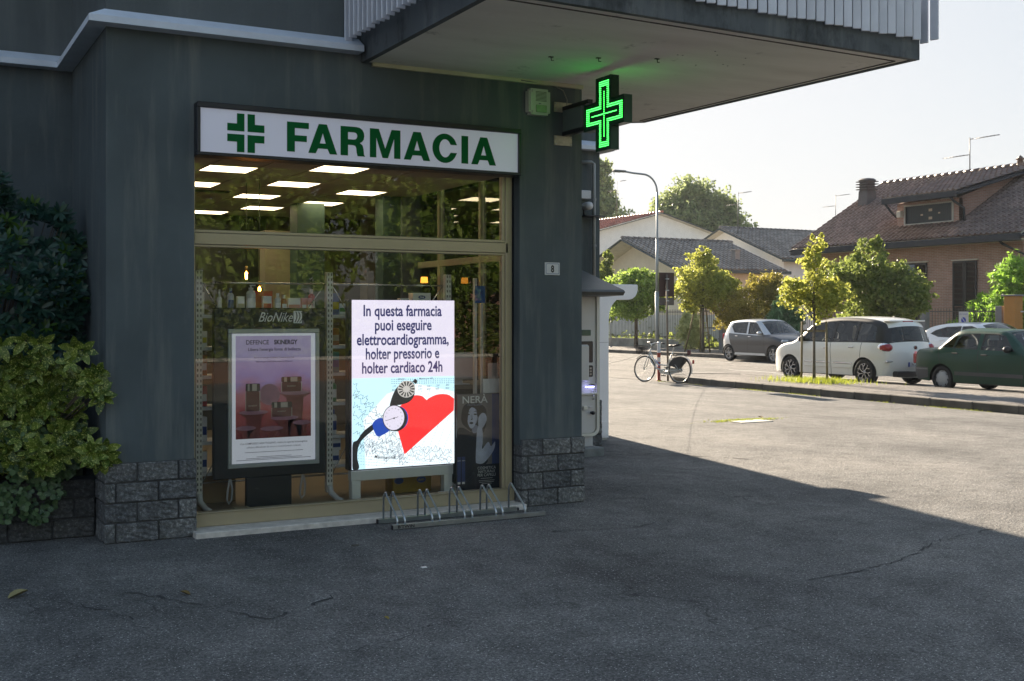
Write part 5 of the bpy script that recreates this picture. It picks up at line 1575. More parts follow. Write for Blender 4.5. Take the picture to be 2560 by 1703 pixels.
def mirror_check(): pass
SR19 = dict(W=1.69, belt=.86, tum=.33, sill=.22, R=.285, xf=.86, xr=3.40, nose=.14, taper=.10, bow=.09, gap=.05,
    sil=[(.08, .22), (.0, .36), (.02, .56), (.10, .66), (.70, .80), (1.20, .90), (1.78, 1.32), (2.05, 1.37), (2.7, 1.385), (3.10, 1.345), (3.52, .985), (3.72, .95), (4.14, .925), (4.21, .86), (4.23, .55), (4.245, .36), (4.16, .24)],
    sharp=(10, 13), i_nose=5, i_tail=10,
    beltline=[(1.5, .915), (2.3, .935), (3.1, .96)],
    cuts=[(1.30, 0), (2.40, .0), (3.22, -.30)], panels=['front_wing', 'front_door', 'rear_door', 'rear_wing'],
    windows=[[(1.50, .945), (2.33, .96), (2.33, 1.30), (1.98, 1.295), (1.80, 1.25)], [(2.46, .965), (3.06, .985), (2.98, 1.19), (2.90, 1.27), (2.46, 1.305)], [(3.11, .99), (3.40, 1.005), (3.10, 1.235), (3.02, 1.24)]],
    glass=CGL, seal=TRIMB,
    ribs=[('front_bumper', 0, 3, TRIMB), ('bonnet', 3, 5, GREEN_P), ('windscreen', 5, 6, CGL), ('roof', 6, 9, GREEN_P), ('rear_window', 9, 10, CGL), ('boot_lid', 10, 13, GREEN_P), ('rear_panel', 13, 14, GREEN_P), ('rear_bumper', 14, 16, M('bumper_grey', (.085, .085, .09), .7))],
    wheel='cover', cabin=(1.4, 3.3), seats=[(1.75, .36), (2.5, .36)], mirror=(1.60, .98), mirrormat=TRIMB, handles=[(2.22, .845), (3.00, .865)], handlemat=TRIMB, paint=GREEN_P, steer=-.36)
def renault():
    c = build_car('parked_car', 'dark green three-box saloon with white hubcaps, cut by the right picture edge', SR19)
    BG = M('bumper_grey', (.085, .085, .09), .7)
    c.skin('rear_bumper_side', [[(3.76, .30), (4.10, .24), (4.225, .33), (4.245, .40), (4.235, .53), (3.76, .53)]], BG, .018, fine=.1)
    c.skin('bumper_rib', [[(3.765, .475), (4.235, .475), (4.235, .505), (3.765, .505)]], M('rib_pale', (.20, .20, .21), .5), .026, fine=.1)
    c.skin('side_moulding', [[(1.25, .38), (3.02, .38), (3.02, .46), (1.25, .46)]], BG, .012, fine=.12)
    for sy in (-1, 1):
        q = MB(); q.cbox(4.17, 4.30, min(sy * .46, sy * .755), max(sy * .46, sy * .755), .60, .83, .02); q.build('tail_lamp', TAIL, c.root)
        q = MB(); q.cbox(-.03, .08, min(sy * .42, sy * .74), max(sy * .42, sy * .74), .56, .68, .02); q.build('headlamp', HEADL, c.root)
    q = MB(); q.cbox(2.05, 2.28, .60, .612, 1.17, 1.28, .004); q.build('sun_blind', M('blind', (.4, .4, .4), .6), c.root)
    return c
c = renault(); c.finish((21.70, 14.93, .004), R(90))    # faces -Y

SSM = dict(W=1.66, belt=.96, tum=.26, sill=.25, R=.30, xf=.52, xr=3.02, nose=.16, taper=.14, bow=.10, gap=.045,
    sil=[(.06, .22), (.0, .40), (.03, .66), (.16, .83), (.52, .96), (.78, 1.02), (1.42, 1.46), (1.68, 1.53), (2.3, 1.555), (2.95, 1.50), (3.12, 1.42), (3.36, 1.02), (3.46, .86), (3.49, .50), (3.42, .25)],
    sharp=(10,), i_nose=5, i_tail=11,
    beltline=[(1.2, .975), (2.1, 1.01), (3.0, 1.05)],
    cuts=[(.98, .0), (1.92, .05), (2.66, -.32)], panels=['front_wing', 'front_door', 'rear_door', 'rear_wing'],
    windows=[[(1.02, 1.02), (1.86, 1.04), (1.90, 1.46), (1.58, 1.445), (1.46, 1.38)], [(1.99, 1.05), (2.66, 1.085), (2.88, 1.30), (2.78, 1.42), (2.02, 1.465)]],
    glass=CGLD, seal=TRIMB, framemat=SILV_P, pillar=SILV_P,
    ribs=[('front_bumper', 0, 2, GREY_P), ('bonnet', 2, 5, GREY_P), ('windscreen', 5, 6, CGL), ('roof', 6, 10, SILV_P), ('rear_window', 10, 11, CGLD), ('tailgate', 11, 13, GREY_P), ('rear_bumper', 13, 14, GREY_P)],
    panelmat={3: SILV_P}, wheel='star', cabin=(1.0, 3.0), seats=[(1.45, .40), (2.2, .42)], mirror=(1.14, 1.06), mirrormat=SILV_P, handles=[(1.76, .93), (2.50, .95)], handlemat=CHROME, paint=GREY_P, steer=-.32)
def smart():
    c = build_car('parked_car', 'small two-tone grey and silver city car with star wheels across the street', SSM)
    c.skin('sill_panel', [[(.90, .25), (2.64, .25), (2.60, .335), (.95, .33)]], SILV_P, .014, fine=.12)
    for sy in (-1, 1):
        q = MB(); q.cbox(.03, .22, min(sy * .46, sy * .74), max(sy * .46, sy * .74), .70, .84, .05); q.build('headlamp', HEADL, c.root)
        q = MB(); q.cbox(3.34, 3.47, min(sy * .58, sy * .75), max(sy * .58, sy * .75), .82, 1.04, .03); q.build('tail_lamp', TAIL, c.root)
    return c
sm_ = smart(); sm_.finish((28.72, 31.55, .004), R(90))

SAL = dict(W=1.80, belt=.95, tum=.34, sill=.25, R=.34, xf=.88, xr=3.60, nose=.18, taper=.20, bow=.16, gap=.05,
    sil=[(.08, .22), (.0, .44), (.06, .70), (.30, .84), (.90, .96), (1.28, 1.02), (1.95, 1.40), (2.25, 1.46), (2.9, 1.475), (3.5, 1.41), (3.85, 1.30), (4.22, 1.04), (4.36, .95), (4.40, .55), (4.30, .28)],
    sharp=(), i_nose=5, i_tail=11,
    beltline=[(1.7, 1.0), (2.6, 1.03), (3.7, 1.06)],
    cuts=[(1.40, 0), (2.50, .04), (3.35, -.3)], panels=['front_wing', 'front_door', 'rear_door', 'rear_wing'],
    windows=[[(1.62, 1.05), (2.50, 1.06), (2.50, 1.38), (2.20, 1.385), (2.0, 1.33)], [(2.57, 1.062), (3.30, 1.08), (3.62, 1.17), (3.45, 1.27), (3.10, 1.35), (2.57, 1.39)]],
    glass=CGLD, seal=TRIMB,
    ribs=[('front_bumper', 0, 2, PEARL_P), ('bonnet', 2, 5, PEARL_P), ('windscreen', 5, 6, CGL), ('roof', 6, 10, PEARL_P), ('rear_window', 10, 11, CGLD), ('tailgate', 11, 13, PEARL_P), ('rear_bumper', 13, 14, PEARL_P)],
    wheel='star', cabin=(1.5, 3.6), seats=[(1.9, .38), (2.8, .38)], mirror=(1.66, 1.08), handles=[(2.32, .95), (3.15, .98)], handlemat=PEARL_P, paint=PEARL_P, steer=-.34)
def alfa():
    c = build_car('parked_car', 'white sloping-tailed car across the street behind the green saloon', SAL)
    for sy in (-1, 1):
        q = MB(); q.cbox(4.12, 4.40, min(sy * .52, sy * .80), max(sy * .52, sy * .80), .88, .99, .03); q.build('tail_lamp', TAIL, c.root)
    return c
al = alfa(); al.finish((28.35, 20.95, .004), R(90))

# ================================================================== BICYCLE
BW_ = M('bike_white', (.55, .57, .56), .3, coat=.6); BKR = M('bike_black', (.02, .02, .022), .5)
bk = thing('bicycle', 'white town bicycle with front basket and black skirt guard chained at the kerb end', 'bicycle')
WB = 1.09; rw = .335
def bwheel(x):
    wh = thing('wheel', None, None); wh.parent = bk; KIDS.setdefault(bk.name, []).append(wh); wh.location = (x, 0, rw)
    q = MB(); q.tube([(rw * .965 * math.cos(a), 0, rw * .965 * math.sin(a)) for a in np.linspace(0, 2 * math.pi, 41)[:-1]], .018, 8, closed=True); q.build('tyre', TYRE, wh)
    q = MB(); q.tube([(.305 * math.cos(a), 0, .305 * math.sin(a)) for a in np.linspace(0, 2 * math.pi, 41)[:-1]], .010, 6, closed=True); q.build('rim', CHR2, wh)
    q = MB()
    for k in range(32):
        a = 2 * math.pi * k / 32; s_ = 1 if k % 2 else -1
        q.tube([(.025 * math.cos(a + s_), s_ * .025, .025 * math.sin(a + s_)), (.303 * math.cos(a), 0, .303 * math.sin(a))], .0016, 4, caps=False)
    q.lathe([(.0, -.045), (.016, -.045), (.016, -.03), (.028, -.026), (.028, -.022), (.016, -.02), (.016, .02), (.028, .022), (.028, .026), (.016, .03), (.016, .045), (0, .045)], (0, 0, 0), 'y', 12)
    q.build('spokes', CHR2, wh)
bwheel(0); bwheel(-WB)
q = MB()
BB = (-.64, 0, .28); HT1 = (-.16, 0, .86); HT0 = (-.115, 0, .68); STT = (-.86, 0, .80)
q.tube([HT1, HT0], .018, 8)
q.tube([(-.125, 0, .70), (-.20, 0, .52), (-.36, 0, .36), BB], .019, 8); q.tube([(-.145, 0, .79), (-.26, 0, .60), (-.42, 0, .45), (-.70, 0, .44)], .016, 8)
q.tube([BB, STT], .016, 8)
for sy in (-1, 1):
    q.tube([(BB[0], sy * .03, BB[2]), (-WB, sy * .055, rw)], .009, 6); q.tube([(-.80, sy * .02, .64), (-WB, sy * .055, rw)], .008, 6)
    q.tube([(-.11, sy * .045, .66), (-.07, sy * .05, .55), (0, sy * .052, rw)], .011, 6)
q.build('frame', BW_, bk)
q = MB()
for xw, a0, a1 in ((0, 40, 175), (-WB, 10, 195)):
    n = 20; k = len(q.v)
    for t in np.linspace(R(a0), R(a1), n):
        for y in (-.026, 0, .026): q.v.append((xw + (.372 - abs(y) * .3) * math.cos(t), y, rw + (.372 - abs(y) * .3) * math.sin(t)))
    for j in range(n - 1):
        for e in (0, 1): q.f.append((k + 3 * j + e, k + 3 * j + e + 1, k + 3 * j + e + 4, k + 3 * j + e + 3)); q.sm.append(True)
q.build('mudguard', BW_, bk)
q = MB()
for y in (-.045, .045):
    q.prism([(-WB + .02, rw + .02)] + [(-WB + .335 * math.cos(R(a)), rw + .335 * math.sin(R(a))) for a in range(20, 136, 12)], y - .001, y + .001)
q.build('skirt_guard', BKR, bk)
q = MB(); q.prism([(-.46, .235), (-.42, .28), (-.46, .335), (-.70, .375), (-1.10, .385), (-1.13, .335), (-1.10, .29), (-.70, .20)], -.075, -.055); q.build('chain_case', BW_, bk)
q = MB(); q.tube([(BB[0], -.08, BB[2]), (BB[0] + .14, -.09, BB[2] - .10)], .009, 6); q.tube([(BB[0], .07, BB[2]), (BB[0] - .14, .085, BB[2] + .10)], .009, 6)
q.cbox(BB[0] + .09, BB[0] + .19, -.18, -.09, BB[2] - .115, BB[2] - .09, .005); q.cbox(BB[0] - .19, BB[0] - .09, .09, .18, BB[2] + .09, BB[2] + .115, .005); q.build('pedals', BKR, bk)
q = MB(); q.tube([STT, (-.895, 0, .93)], .012, 6); q.build('seat_post', CHR2, bk)
q = MB(); q.prism([(-1.04, .0)], 0, 0) if False else None
sv = [(-.73, .018, .965), (-.80, .03, .97), (-.90, .06, .965), (-.98, .10, .985), (-1.04, .09, .995)]
V = []; F = []
for x, h_, z in sv: V += [(x, -h_, z - .03), (x, -h_ * .6, z), (x, h_ * .6, z), (x, h_, z - .03), (x, 0, z - .055)]
for i in range(4):
    for j in range(5): F.append((i * 5 + j, i * 5 + (j + 1) % 5, (i + 1) * 5 + (j + 1) % 5, (i + 1) * 5 + j))
F += [(4, 3, 2, 1, 0), (20, 21, 22, 23, 24)]
q = MB(); q.add(V, F, True); q.build('saddle', BKR, bk)
q = MB(); q.tube([HT1, (-.19, 0, .98)], .012, 6); q.tube([(-.40, -.28, 1.0), (-.28, -.26, 1.02), (-.17, -.17, 1.02), (-.16, -.06, .985), (-.16, .06, .985), (-.17, .17, 1.02), (-.28, .26, 1.02), (-.40, .28, 1.0)], .011, 8)
q.tube([(-.24, .24, 1.04), (-.24, .24, 1.12)], .005, 5); q.build('handlebar', CHR2, bk)
q = MB(); q.tube([(-.40, -.28, 1.0), (-.30, -.265, 1.017)], .017, 8); q.tube([(-.40, .28, 1.0), (-.30, .265, 1.017)], .017, 8); q.build('grip', BKR, bk)
q = MB()
for k in range(11):
    z = .72 + k * .021; s_ = .8 + .021 * k
    q.tube([(.20 - .16 * s_ - .0, -.16 * s_, z), (.08 + .15 * s_, -.16 * s_, z), (.08 + .15 * s_, .16 * s_, z), (.20 - .16 * s_, .16 * s_, z)], .006, 4, closed=True)
for i in range(9):
    y = -.14 + i * .035; q.tube([(.04, y * .9, .72), (.03, y, .93)], .0042, 4); q.tube([(.20, y * .9, .72), (.235, y, .93)], .0042, 4)
for i in range(5):
    x = .06 + i * .035
    for sy in (-1, 1): q.tube([(x, sy * .13, .72), (x, sy * .165, .93)], .0042, 4)
for i in range(8): q.tube([(.05 + i * .02, -.13, .72), (.05 + i * .02, .13, .72)], .0042, 4)
q.build('basket', BKR, bk)
q = MB()
for sy in (-1, 1): q.tube([(-.80, sy * .02, .70), (-1.0, sy * .06, .735), (-1.32, sy * .06, .735)], .006, 6); q.tube([(-1.25, sy * .06, .735), (-WB, sy * .06, rw)], .005, 6)
for x in (-1.05, -1.15, -1.25, -1.32): q.tube([(x, -.06, .735), (x, .06, .735)], .005, 6)
q.build('rear_rack', BKR, bk)
q = MB(); q.cbox(-1.50, -1.465, -.035, .035, .50, .60, .01); q.build('rear_reflector', TAIL, bk)
q = MB(); q.cbox(-1.36, -1.30, -.07, .03, .72, .84, .01); q.build('rack_bag', M('bag_maroon', (.10, .03, .03), .6), bk)
q = MB(); q.tube([(-.30, -.03, .60), (-.36, -.05, .50), (-.45, -.04, .44), (-.40, .0, .40)], .012, 6); q.build('cable_lock', M('lock_blue', (.05, .10, .35), .4), bk)
bk.location = (17.16, 24.66, .0)
bk.rotation_euler = (R(4), 0, R(109))

# ================================================================== STREET FURNITURE
def bollard(x, y, label):
    t_ = thing('chain_bollard', label, 'bollard', (x, y, 0))
    q = MB(); q.lathe([(.045, .50), (.045, 1.0), (.03, 1.03), (0, 1.035)], n=14); q.build('white_sleeve', LAMPW, t_)
    q = MB(); q.lathe([(.075, 0), (.075, .02), (.046, .03), (.046, .498)], n=14); q.build('red_base', M('bollard_red', (.30, .05, .03), .6, var=.2), t_)
    q = MB(); q.lathe([(.0465, .62), (.0465, .74)], n=14); q.build('red_band', M('bollard_red', (.30, .05, .03), .6), t_)
    return t_
bollard(17.62, 24.66, 'red and white bollard behind the bicycle')
ch = MB(); A = Vector((17.62, 24.66, 1.0)); Bv = Vector((8.66, 13.53, 1.02)); N = 260
cp = [A.lerp(Bv, i / N) + Vector((0, 0, -.09 * 4 * (i / N) * (1 - i / N))) for i in range(N + 1)]
for i in range(N):
    u = Vector((0, 0, 1)) if i % 2 else Vector((1, 0, 0))
    ch.obox(cp[i].lerp(cp[i + 1], .05), cp[i].lerp(cp[i + 1], .85), .006, .002, u)
tag(ch.build('chain', M('chain_grey', (.22, .22, .22), .5, .5)), 'sagging grey chain between the bicycle bollard and the totem', 'chain')
sp_ = thing('sign_post', 'rusty pole with the brown back of a road sign beside the bicycle', 'road sign')
BRN = M('sign_back', (.045, .018, .014), .6, var=.25, scale=4)
q = MB(); q.tube([(17.84, 24.56, 0), (17.80, 24.56, 2.78)], .027, 10); q.build('pole', M('pole_grey', (.19, .16, .13), .6, .3, var=.3, scale=3), sp_)
q = MB(); q.cbox(17.58, 18.06, 24.59, 24.605, 2.20, 2.83, .004); q.build('sign_plate', BRN, sp_)
q = MB(); q.cbox(17.60, 18.06, 24.59, 24.605, 1.98, 2.18, .004); q.build('lower_plate', M('sign_back_grey', (.10, .085, .075), .6, var=.2), sp_)
q = MB()
for z in (2.35, 2.65, 2.08): q.cbox(17.765, 17.855, 24.525, 24.592, z, z + .03, .003)
q.build('clamp', STEEL, sp_); rebase(sp_, (17.84, 24.56, 0))

lp = thing('street_lamp', 'tall grey street lamp with a curved arm on the far pavement', 'street lamp', (30.2, 42.4, .15))
GALV = M('lamp_galvanised', (.27, .30, .32), .5, .4, var=.15, scale=2)
q = MB(); q.tube([(0, 0, 0), (0, 0, 2.6)], .085, 12); q.tube([(0, 0, 2.6), (0, 0, 2.66)], [.085, .07], 12); q.tube([(0, 0, 2.66), (0, 0, 5.0)], .067, 12); q.tube([(0, 0, 5.0), (0, 0, 5.05), (0, 0, 7.1)], [.067, .05, .05], 12); q.build('pole', GALV, lp)
q = MB(); arc = [(-.75 + .75 * math.cos(R(a)), 0, 7.1 + .75 * math.sin(R(a))) for a in range(0, 91, 10)]; q.tube(arc + [(-1.3, 0, 7.87), (-1.75, 0, 7.91)], .042, 10); q.build('arm', GALV, lp)
q = MB(); q.cbox(-2.35, -1.70, -.11, .11, 7.87, 7.96, .03); q.build('luminaire', M('lum_grey', (.14, .15, .15), .5), lp)
q = MB(); q.cbox(-2.28, -1.95, -.08, .08, 7.855, 7.87, .004); q.build('lens', DKG, lp)

pt = thing('thin_post', 'thin grey post on the far pavement before the red fence', 'post', (31.6, 48.3, .15))
q = MB(); q.tube([(0, 0, 0), (0, 0, 2.0)], .035, 8); q.build('post', GALV, pt)
q = MB(); q.lathe([(.07, 0), (.07, .03), (.036, .04)], n=10); q.build('foot', GALV, pt)

# ================================================================== FOLIAGE
def leafcloud(name, pts, size, m, parent, jit=.35, flat_=0., elong=1.6, kind='stuff', droop=0.):
    "many small folded leaves; pts is n x 3"
    n = len(pts)
    P = np.asarray(pts, float)
    nrm = rng.normal(size=(n, 3)); nrm[:, 2] = nrm[:, 2] * (1 - flat_) + flat_ * np.abs(nrm[:, 2]) * 2.5
    nrm /= np.linalg.norm(nrm, axis=1)[:, None]
    t = rng.normal(size=(n, 3)); t[:, 2] -= droop * 2
    t -= nrm * (t * nrm).sum(1)[:, None]; t /= np.maximum(1e-6, np.linalg.norm(t, axis=1))[:, None]
    u = np.cross(nrm, t)
    s = size * (1 + jit * rng.uniform(-1, 1, n))[:, None]
    L = t * s * elong * .5; Wd = u * s * .5; up = nrm * s * .16
    V = np.empty((n, 4, 3))
    V[:, 0] = P - L; V[:, 1] = P + Wd + up - L * .05; V[:, 2] = P + L; V[:, 3] = P - Wd + up - L * .05
    me = bpy.data.meshes.new(name)
    me.vertices.add(n * 4); me.vertices.foreach_set('co', V.reshape(-1))
    idx = np.arange(n * 4).reshape(n, 4)
    F = np.concatenate([idx[:, [0, 1, 2]], idx[:, [0, 2, 3]]], 1).reshape(-1, 3)
    me.loops.add(len(F) * 3); me.loops.foreach_set('vertex_index', F.reshape(-1))
    me.polygons.add(len(F)); me.polygons.foreach_set('loop_start', np.arange(len(F)) * 3); me.polygons.foreach_set('loop_total', np.full(len(F), 3))
    me.update(calc_edges=True)
    me.materials.append(m)
    o = bpy.data.objects.new(name, me); link(o, parent)
    if kind: o['kind'] = kind
    return o

def clumps(blobs, n, thick=.45, sub=26, subr=.22):
    "points near the surface of many small clumps that sit on big ellipsoids"
    out = []
    vol = np.array([b[3] * b[4] * b[5] for b in blobs]) ** (2 / 3); vol /= vol.sum()
    for b, f in zip(blobs, vol):
        c = np.array(b[:3]); r = np.array(b[3:6]); k = max(4, int(sub * f * len(blobs)))
        d = rng.normal(size=(k, 3)); d /= np.linalg.norm(d, axis=1)[:, None]
        rad = 1 - thick * rng.uniform(0, 1, k) ** 1.6
        cc = c + d * r * rad[:, None]
        m_ = int(n * f / k) + 1
        rs = subr * r.mean() * rng.uniform(.55, 1.35, k)
        for q_, s_ in zip(cc, rs):
            e = rng.normal(size=(m_, 3)); e /= np.linalg.norm(e, axis=1)[:, None]
            out.append(q_ + e * s_ * (rng.uniform(.3, 1, m_) ** .5)[:, None] * np.array([1.1, 1.1, .8]))
    A = np.concatenate(out); rng.shuffle(A); A = A[:int(n * .22)]
    # leafy sprays reaching out past the crown's surface
    k = max(40, int(sub * 5)); pk = rng.choice(len(blobs), k, p=vol); bb = np.array([b[:6] for b in blobs])[pk]
    d = rng.normal(size=(k, 3)); d[:, 2] += .35; d /= np.linalg.norm(d, axis=1)[:, None]
    tip = bb[:, :3] + d * bb[:, 3:6] * rng.uniform(.75, 1.28, k)[:, None]
    m_ = int(n * .78 / k) + 1
    t = rng.uniform(.35, 1, (k, m_)) ** .7
    base = bb[:, None, :3] + (tip - bb[:, :3])[:, None, :] * t[:, :, None]
    sp_ = bb[:, 3:6].mean(1)[:, None, None] * (.27 * (1.22 - t))[:, :, None]
    S_ = (base + rng.normal(size=(k, m_, 3)) * sp_).reshape(-1, 3)
    return np.concatenate([A, S_])

BARK = M('bark', (.10, .075, .05), .9, var=.35, scale=9, bmp=.5); BARKG = M('bark_grey', (.13, .115, .09), .9, var=.3, scale=9, bmp=.5)
def tree(name, label, base, h0, blobs, n, size, m, cat='tree', group=None, r=.06, lean=(0, 0), bark=BARK, limbs=7, elong=1.6, **kw):
    t_ = thing(name, label, cat, base, 0, group)
    top = max(b[2] for b in blobs)
    q = MB()
    q.tube([(0, 0, -.05), (lean[0] * .3, lean[1] * .3, h0 * .5), (lean[0], lean[1], h0), (lean[0] * 1.1, lean[1] * 1.1, (h0 + top) / 2), (blobs[0][0], blobs[0][1], top)], [r * 1.25, r, r * .85, r * .5, r * .15], 9)
    for i in range(limbs):
        b = blobs[i % len(blobs)]
        z0 = h0 * .92 + (top - h0) * random.uniform(0, .45)
        e = Vector((b[0] + random.uniform(-.6, .6) * b[3], b[1] + random.uniform(-.6, .6) * b[4], b[2] + random.uniform(-.2, .6) * b[5]))
        s_ = Vector((lean[0], lean[1], z0))
        q.tube([s_, s_.lerp(e, .5) + Vector((0, 0, -.05 * (e - s_).length)), e], [r * .45, r * .3, r * .08], 6)
    q.build('trunk', bark, t_)
    leafcloud('crown', clumps(blobs, n, **kw), size, m, t_, elong=elong)
    return t_

LF_YEL = leaf_mat('leaf_yellow_green', (.08, .14, .03), (.50, .50, .11), .55)
LF_MID = leaf_mat('leaf_mid_green', (.045, .095, .022), (.28, .33, .08), .5)
LF_LIME = leaf_mat('leaf_lime', (.07, .15, .02), (.36, .48, .10), .5)
LF_DARK = leaf_mat('leaf_dark_green', (.012, .035, .012), (.05, .10, .03), .28)
LF_RUST = leaf_mat('leaf_rust', (.11, .105, .02), (.38, .33, .07), .5)
LF_FAR = leaf_mat('leaf_far', (.09, .13, .06), (.36, .42, .18), .5)
LF_PALE = leaf_mat('leaf_pale', (.24, .28, .10), (.70, .72, .36), .5)
LF_CONI = leaf_mat('leaf_conifer', (.07, .17, .02), (.34, .55, .08), .5)
LF_OLE = leaf_mat('leaf_oleander', (.05, .12, .05), (.22, .36, .18), .35)
LF_GRASS = leaf_mat('leaf_grass', (.10, .16, .02), (.38, .42, .05), .45)

# low white yard wall behind the street fence
yw = MB(); yw.box(36.2, 36.4, 44.5, 56, .1, 1.75); tag(yw.build('yard_wall', M('yard_white', (.62, .62, .64), .8)), 'low white yard wall behind the picket fence', 'wall')
# --- trees, right to left
T1 = (21.25, 22.75, .15)
T1 = (19.05, 20.45, .15)
tree('young_tree', 'young yellow-green tree held between stakes on the traffic island', T1, 1.35,
     [(0, 0, 1.95, .62, .62, .48), (-.30, .35, 2.10, .42, .4, .38), (.32, -.3, 2.05, .42, .42, .42), (0, 0, 2.65, .36, .36, .50), (.05, -.05, 3.15, .20, .20, .36), (.25, .2, 1.7, .38, .4, .3), (0, -.5, 1.75, .35, .35, .3)], 6500, .050, LF_YEL, r=.032, bark=BARKG, limbs=14, sub=20, subr=.2, thick=.9)
TS = thing('tree_stakes', 'three wooden stakes with a crossbar round the sapling on the island', 'tree stakes', T1)
WOOD = M('stake_wood', (.20, .16, .08), .85, var=.25, scale=14)
for dx, dy in ((-.12, .30), (.14, -.28), (.05, .06)):
    q = MB(); q.tube([(dx, dy, -.02), (dx * .93, dy * .93, 1.42)], .026, 8); 
    if (dx, dy) != (.05, .06): q.build('stake', WOOD, TS)
q = MB(); q.obox((-.12, .31, 1.20), (.14, -.29, 1.20), .02, .05); q.build('crossbar', WOOD, TS)
pts = np.column_stack([T1[0] + rng.normal(0, .38, 1500), T1[1] + rng.normal(0, .55, 1500), np.full(1500, .16)])
def blades(name, pts, h, m, label=None, par=None):
    n = len(pts); V = np.empty((n, 3, 3)); a = rng.uniform(0, 6.28, n); w_ = .008
    V[:, 0] = pts + np.column_stack([np.cos(a) * w_, np.sin(a) * w_, a * 0]); V[:, 1] = pts - np.column_stack([np.cos(a) * w_, np.sin(a) * w_, a * 0])
    V[:, 2] = pts + np.column_stack([rng.normal(0, .04, n), rng.normal(0, .04, n), h * rng.uniform(.4, 1.1, n)])
    me = bpy.data.meshes.new(name); me.from_pydata(V.reshape(-1, 3).tolist(), [], np.arange(n * 3).reshape(n, 3).tolist()); me.materials.append(m)
    o = bpy.data.objects.new(name, me); link(o, par)
    return tag(o, label, 'grass' if label else None, kind='stuff')
blades('grass', pts, .13, LF_GRASS, 'tuft of bright grass round the foot of the sapling')
# weeds along the kerb and on the cover
y = rng.uniform(7, 24.6, 1600); x = np.array([nearx(v) for v in y]) - .03 - np.abs(rng.normal(0, .03, 1600)) - .02
keep = (np.sin(y * 3.1) + np.sin(y * 1.3 + 1) + rng.normal(0, .5, 1600)) > .5
blades('weeds', np.column_stack([x, y, np.zeros(1600)])[keep], .035, LF_GRASS, 'thin weeds growing along the foot of the kerb')
pts = np.column_stack([12.2 + rng.normal(0, .30, 900), 14.75 + rng.normal(0, .07, 900), np.full(900, .0)])
blades('moss', pts, .03, LF_GRASS, 'yellow weeds round the concrete inspection cover')

def K(px_, t_):     # a spot at image column px_ and forward distance t_
    u = (px_ - 1280) / 2884
    return (t_ * (.474 + .8805 * u), t_ * (.8805 - .474 * u))
def at(px_, t_, z=.15):
    x_, y_ = K(px_, t_); return (round(x_, 2), round(y_, 2), z)

tree('maple_tree', 'broad green maple standing behind the white tall hatchback', at(2175, 39), 1.5,
     [(0, 0, 2.7, 1.1, 1.2, .9), (.3, -.9, 2.4, .9, .95, .8), (-.2, .7, 2.9, .8, .8, .75), (.4, -1.5, 2.0, .7, .75, .5), (0, -.1, 3.6, .55, .55, .6), (.3, .3, 1.6, 1.0, 1.3, .45)], 20000, .075, LF_MID, r=.09, limbs=10, sub=34)
tree('young_tree', 'round yellow-green tree with stakes on the far pavement, left of the grey city car', (30.6, 39.6, .15), 1.75,
     [(0, 0, 2.9, 1.25, 1.2, .8), (-.3, .8, 2.6, .85, .85, .65), (.3, -.8, 2.7, .95, .85, .7), (0, .1, 3.7, .65, .7, .65), (0, -.1, 4.25, .30, .32, .40), (0, .2, 2.0, .7, .8, .35)], 13000, .078, LF_YEL, r=.06, bark=BARKG, limbs=12, sub=30, thick=.7)
ts2 = thing('tree_stakes', 'leaning wooden stakes propping the far pavement tree', 'tree stakes', (30.6, 39.6, .15))
for a, b_ in (((-.25, .95, 0), (-.1, .35, 2.1)), ((.1, -.35, 0), (.02, -.15, 2.0)), ((.05, .25, 0), (.0, .15, 2.0))):
    q = MB(); q.tube([a, b_], .035, 8); q.build('stake', WOOD, ts2)
tree('garden_tree', 'light green garden tree behind the street lamp, beside the white gable house', at(1590, 57, .12), 1.5,
     [(0, 0, 2.9, 1.2, 1.5, .8), (.5, -.9, 2.7, .8, .9, .8), (-.4, 1.0, 2.8, .8, .9, .8), (0, 0, 3.4, .9, 1.1, .5), (0, .5, 1.9, 1.3, 1.6, .5)], 14000, .09, LF_LIME, r=.09, limbs=10, sub=34)
tree('columnar_tree', 'narrow mottled tree beside the dark building corner', at(1514, 60, .12), 1.0,
     [(0, 0, 3.6, .42, .45, .8), (.1, .1, 2.6, .55, .55, .9), (0, -.2, 4.5, .28, .3, .45), (0, 0, 1.8, .6, .6, .6)], 6500, .09, LF_MID, r=.07, limbs=5, sub=24)
tree('japanese_maple', 'rust-coloured weeping garden tree behind the fence, above the grey city car', at(1895, 48, .12), .9,
     [(0, 0, 1.9, 1.5, 1.6, .9), (.3, -1.0, 2.3, .9, 1.0, .8), (-.2, 1.2, 1.5, .9, 1.0, .6), (0, -.3, 2.8, .7, .8, .5), (.2, -1.6, 2.4, .6, .7, .6)], 18000, .065, LF_RUST, r=.1, limbs=10, sub=44, subr=.2)
tree('oleander', 'pale green oleander shrub by the fence left of the sapling', at(1962, 45.5, .12), .3,
     [(0, 0, 1.2, .6, .7, .9), (.1, .1, 1.9, .4, .4, .5)], 4500, .055, LF_OLE, 'shrub', elong=5, r=.04, limbs=6, sub=30)
tree('conifer_shrub', 'bright green feathery conifer beside the orange gatepost', at(2508, 42.3, .12), .4,
     [(0, 0, 1.1, 1.1, 1.5, 1.1), (.1, -.6, 2.0, .9, 1.1, .9), (0, .7, 1.6, .8, .8, .7), (.1, -1.0, 2.7, .7, .8, .55), (-.2, 1.3, .8, .8, .8, .8), (0, -1.6, 1.9, .9, .9, 1.1), (0, -.7, 3.0, .8, 1.0, .7), (0, -1.7, 2.9, .8, .8, .7)], 30000, .050, LF_CONI, 'shrub', elong=4.5, r=.08, limbs=10, sub=60, subr=.2)
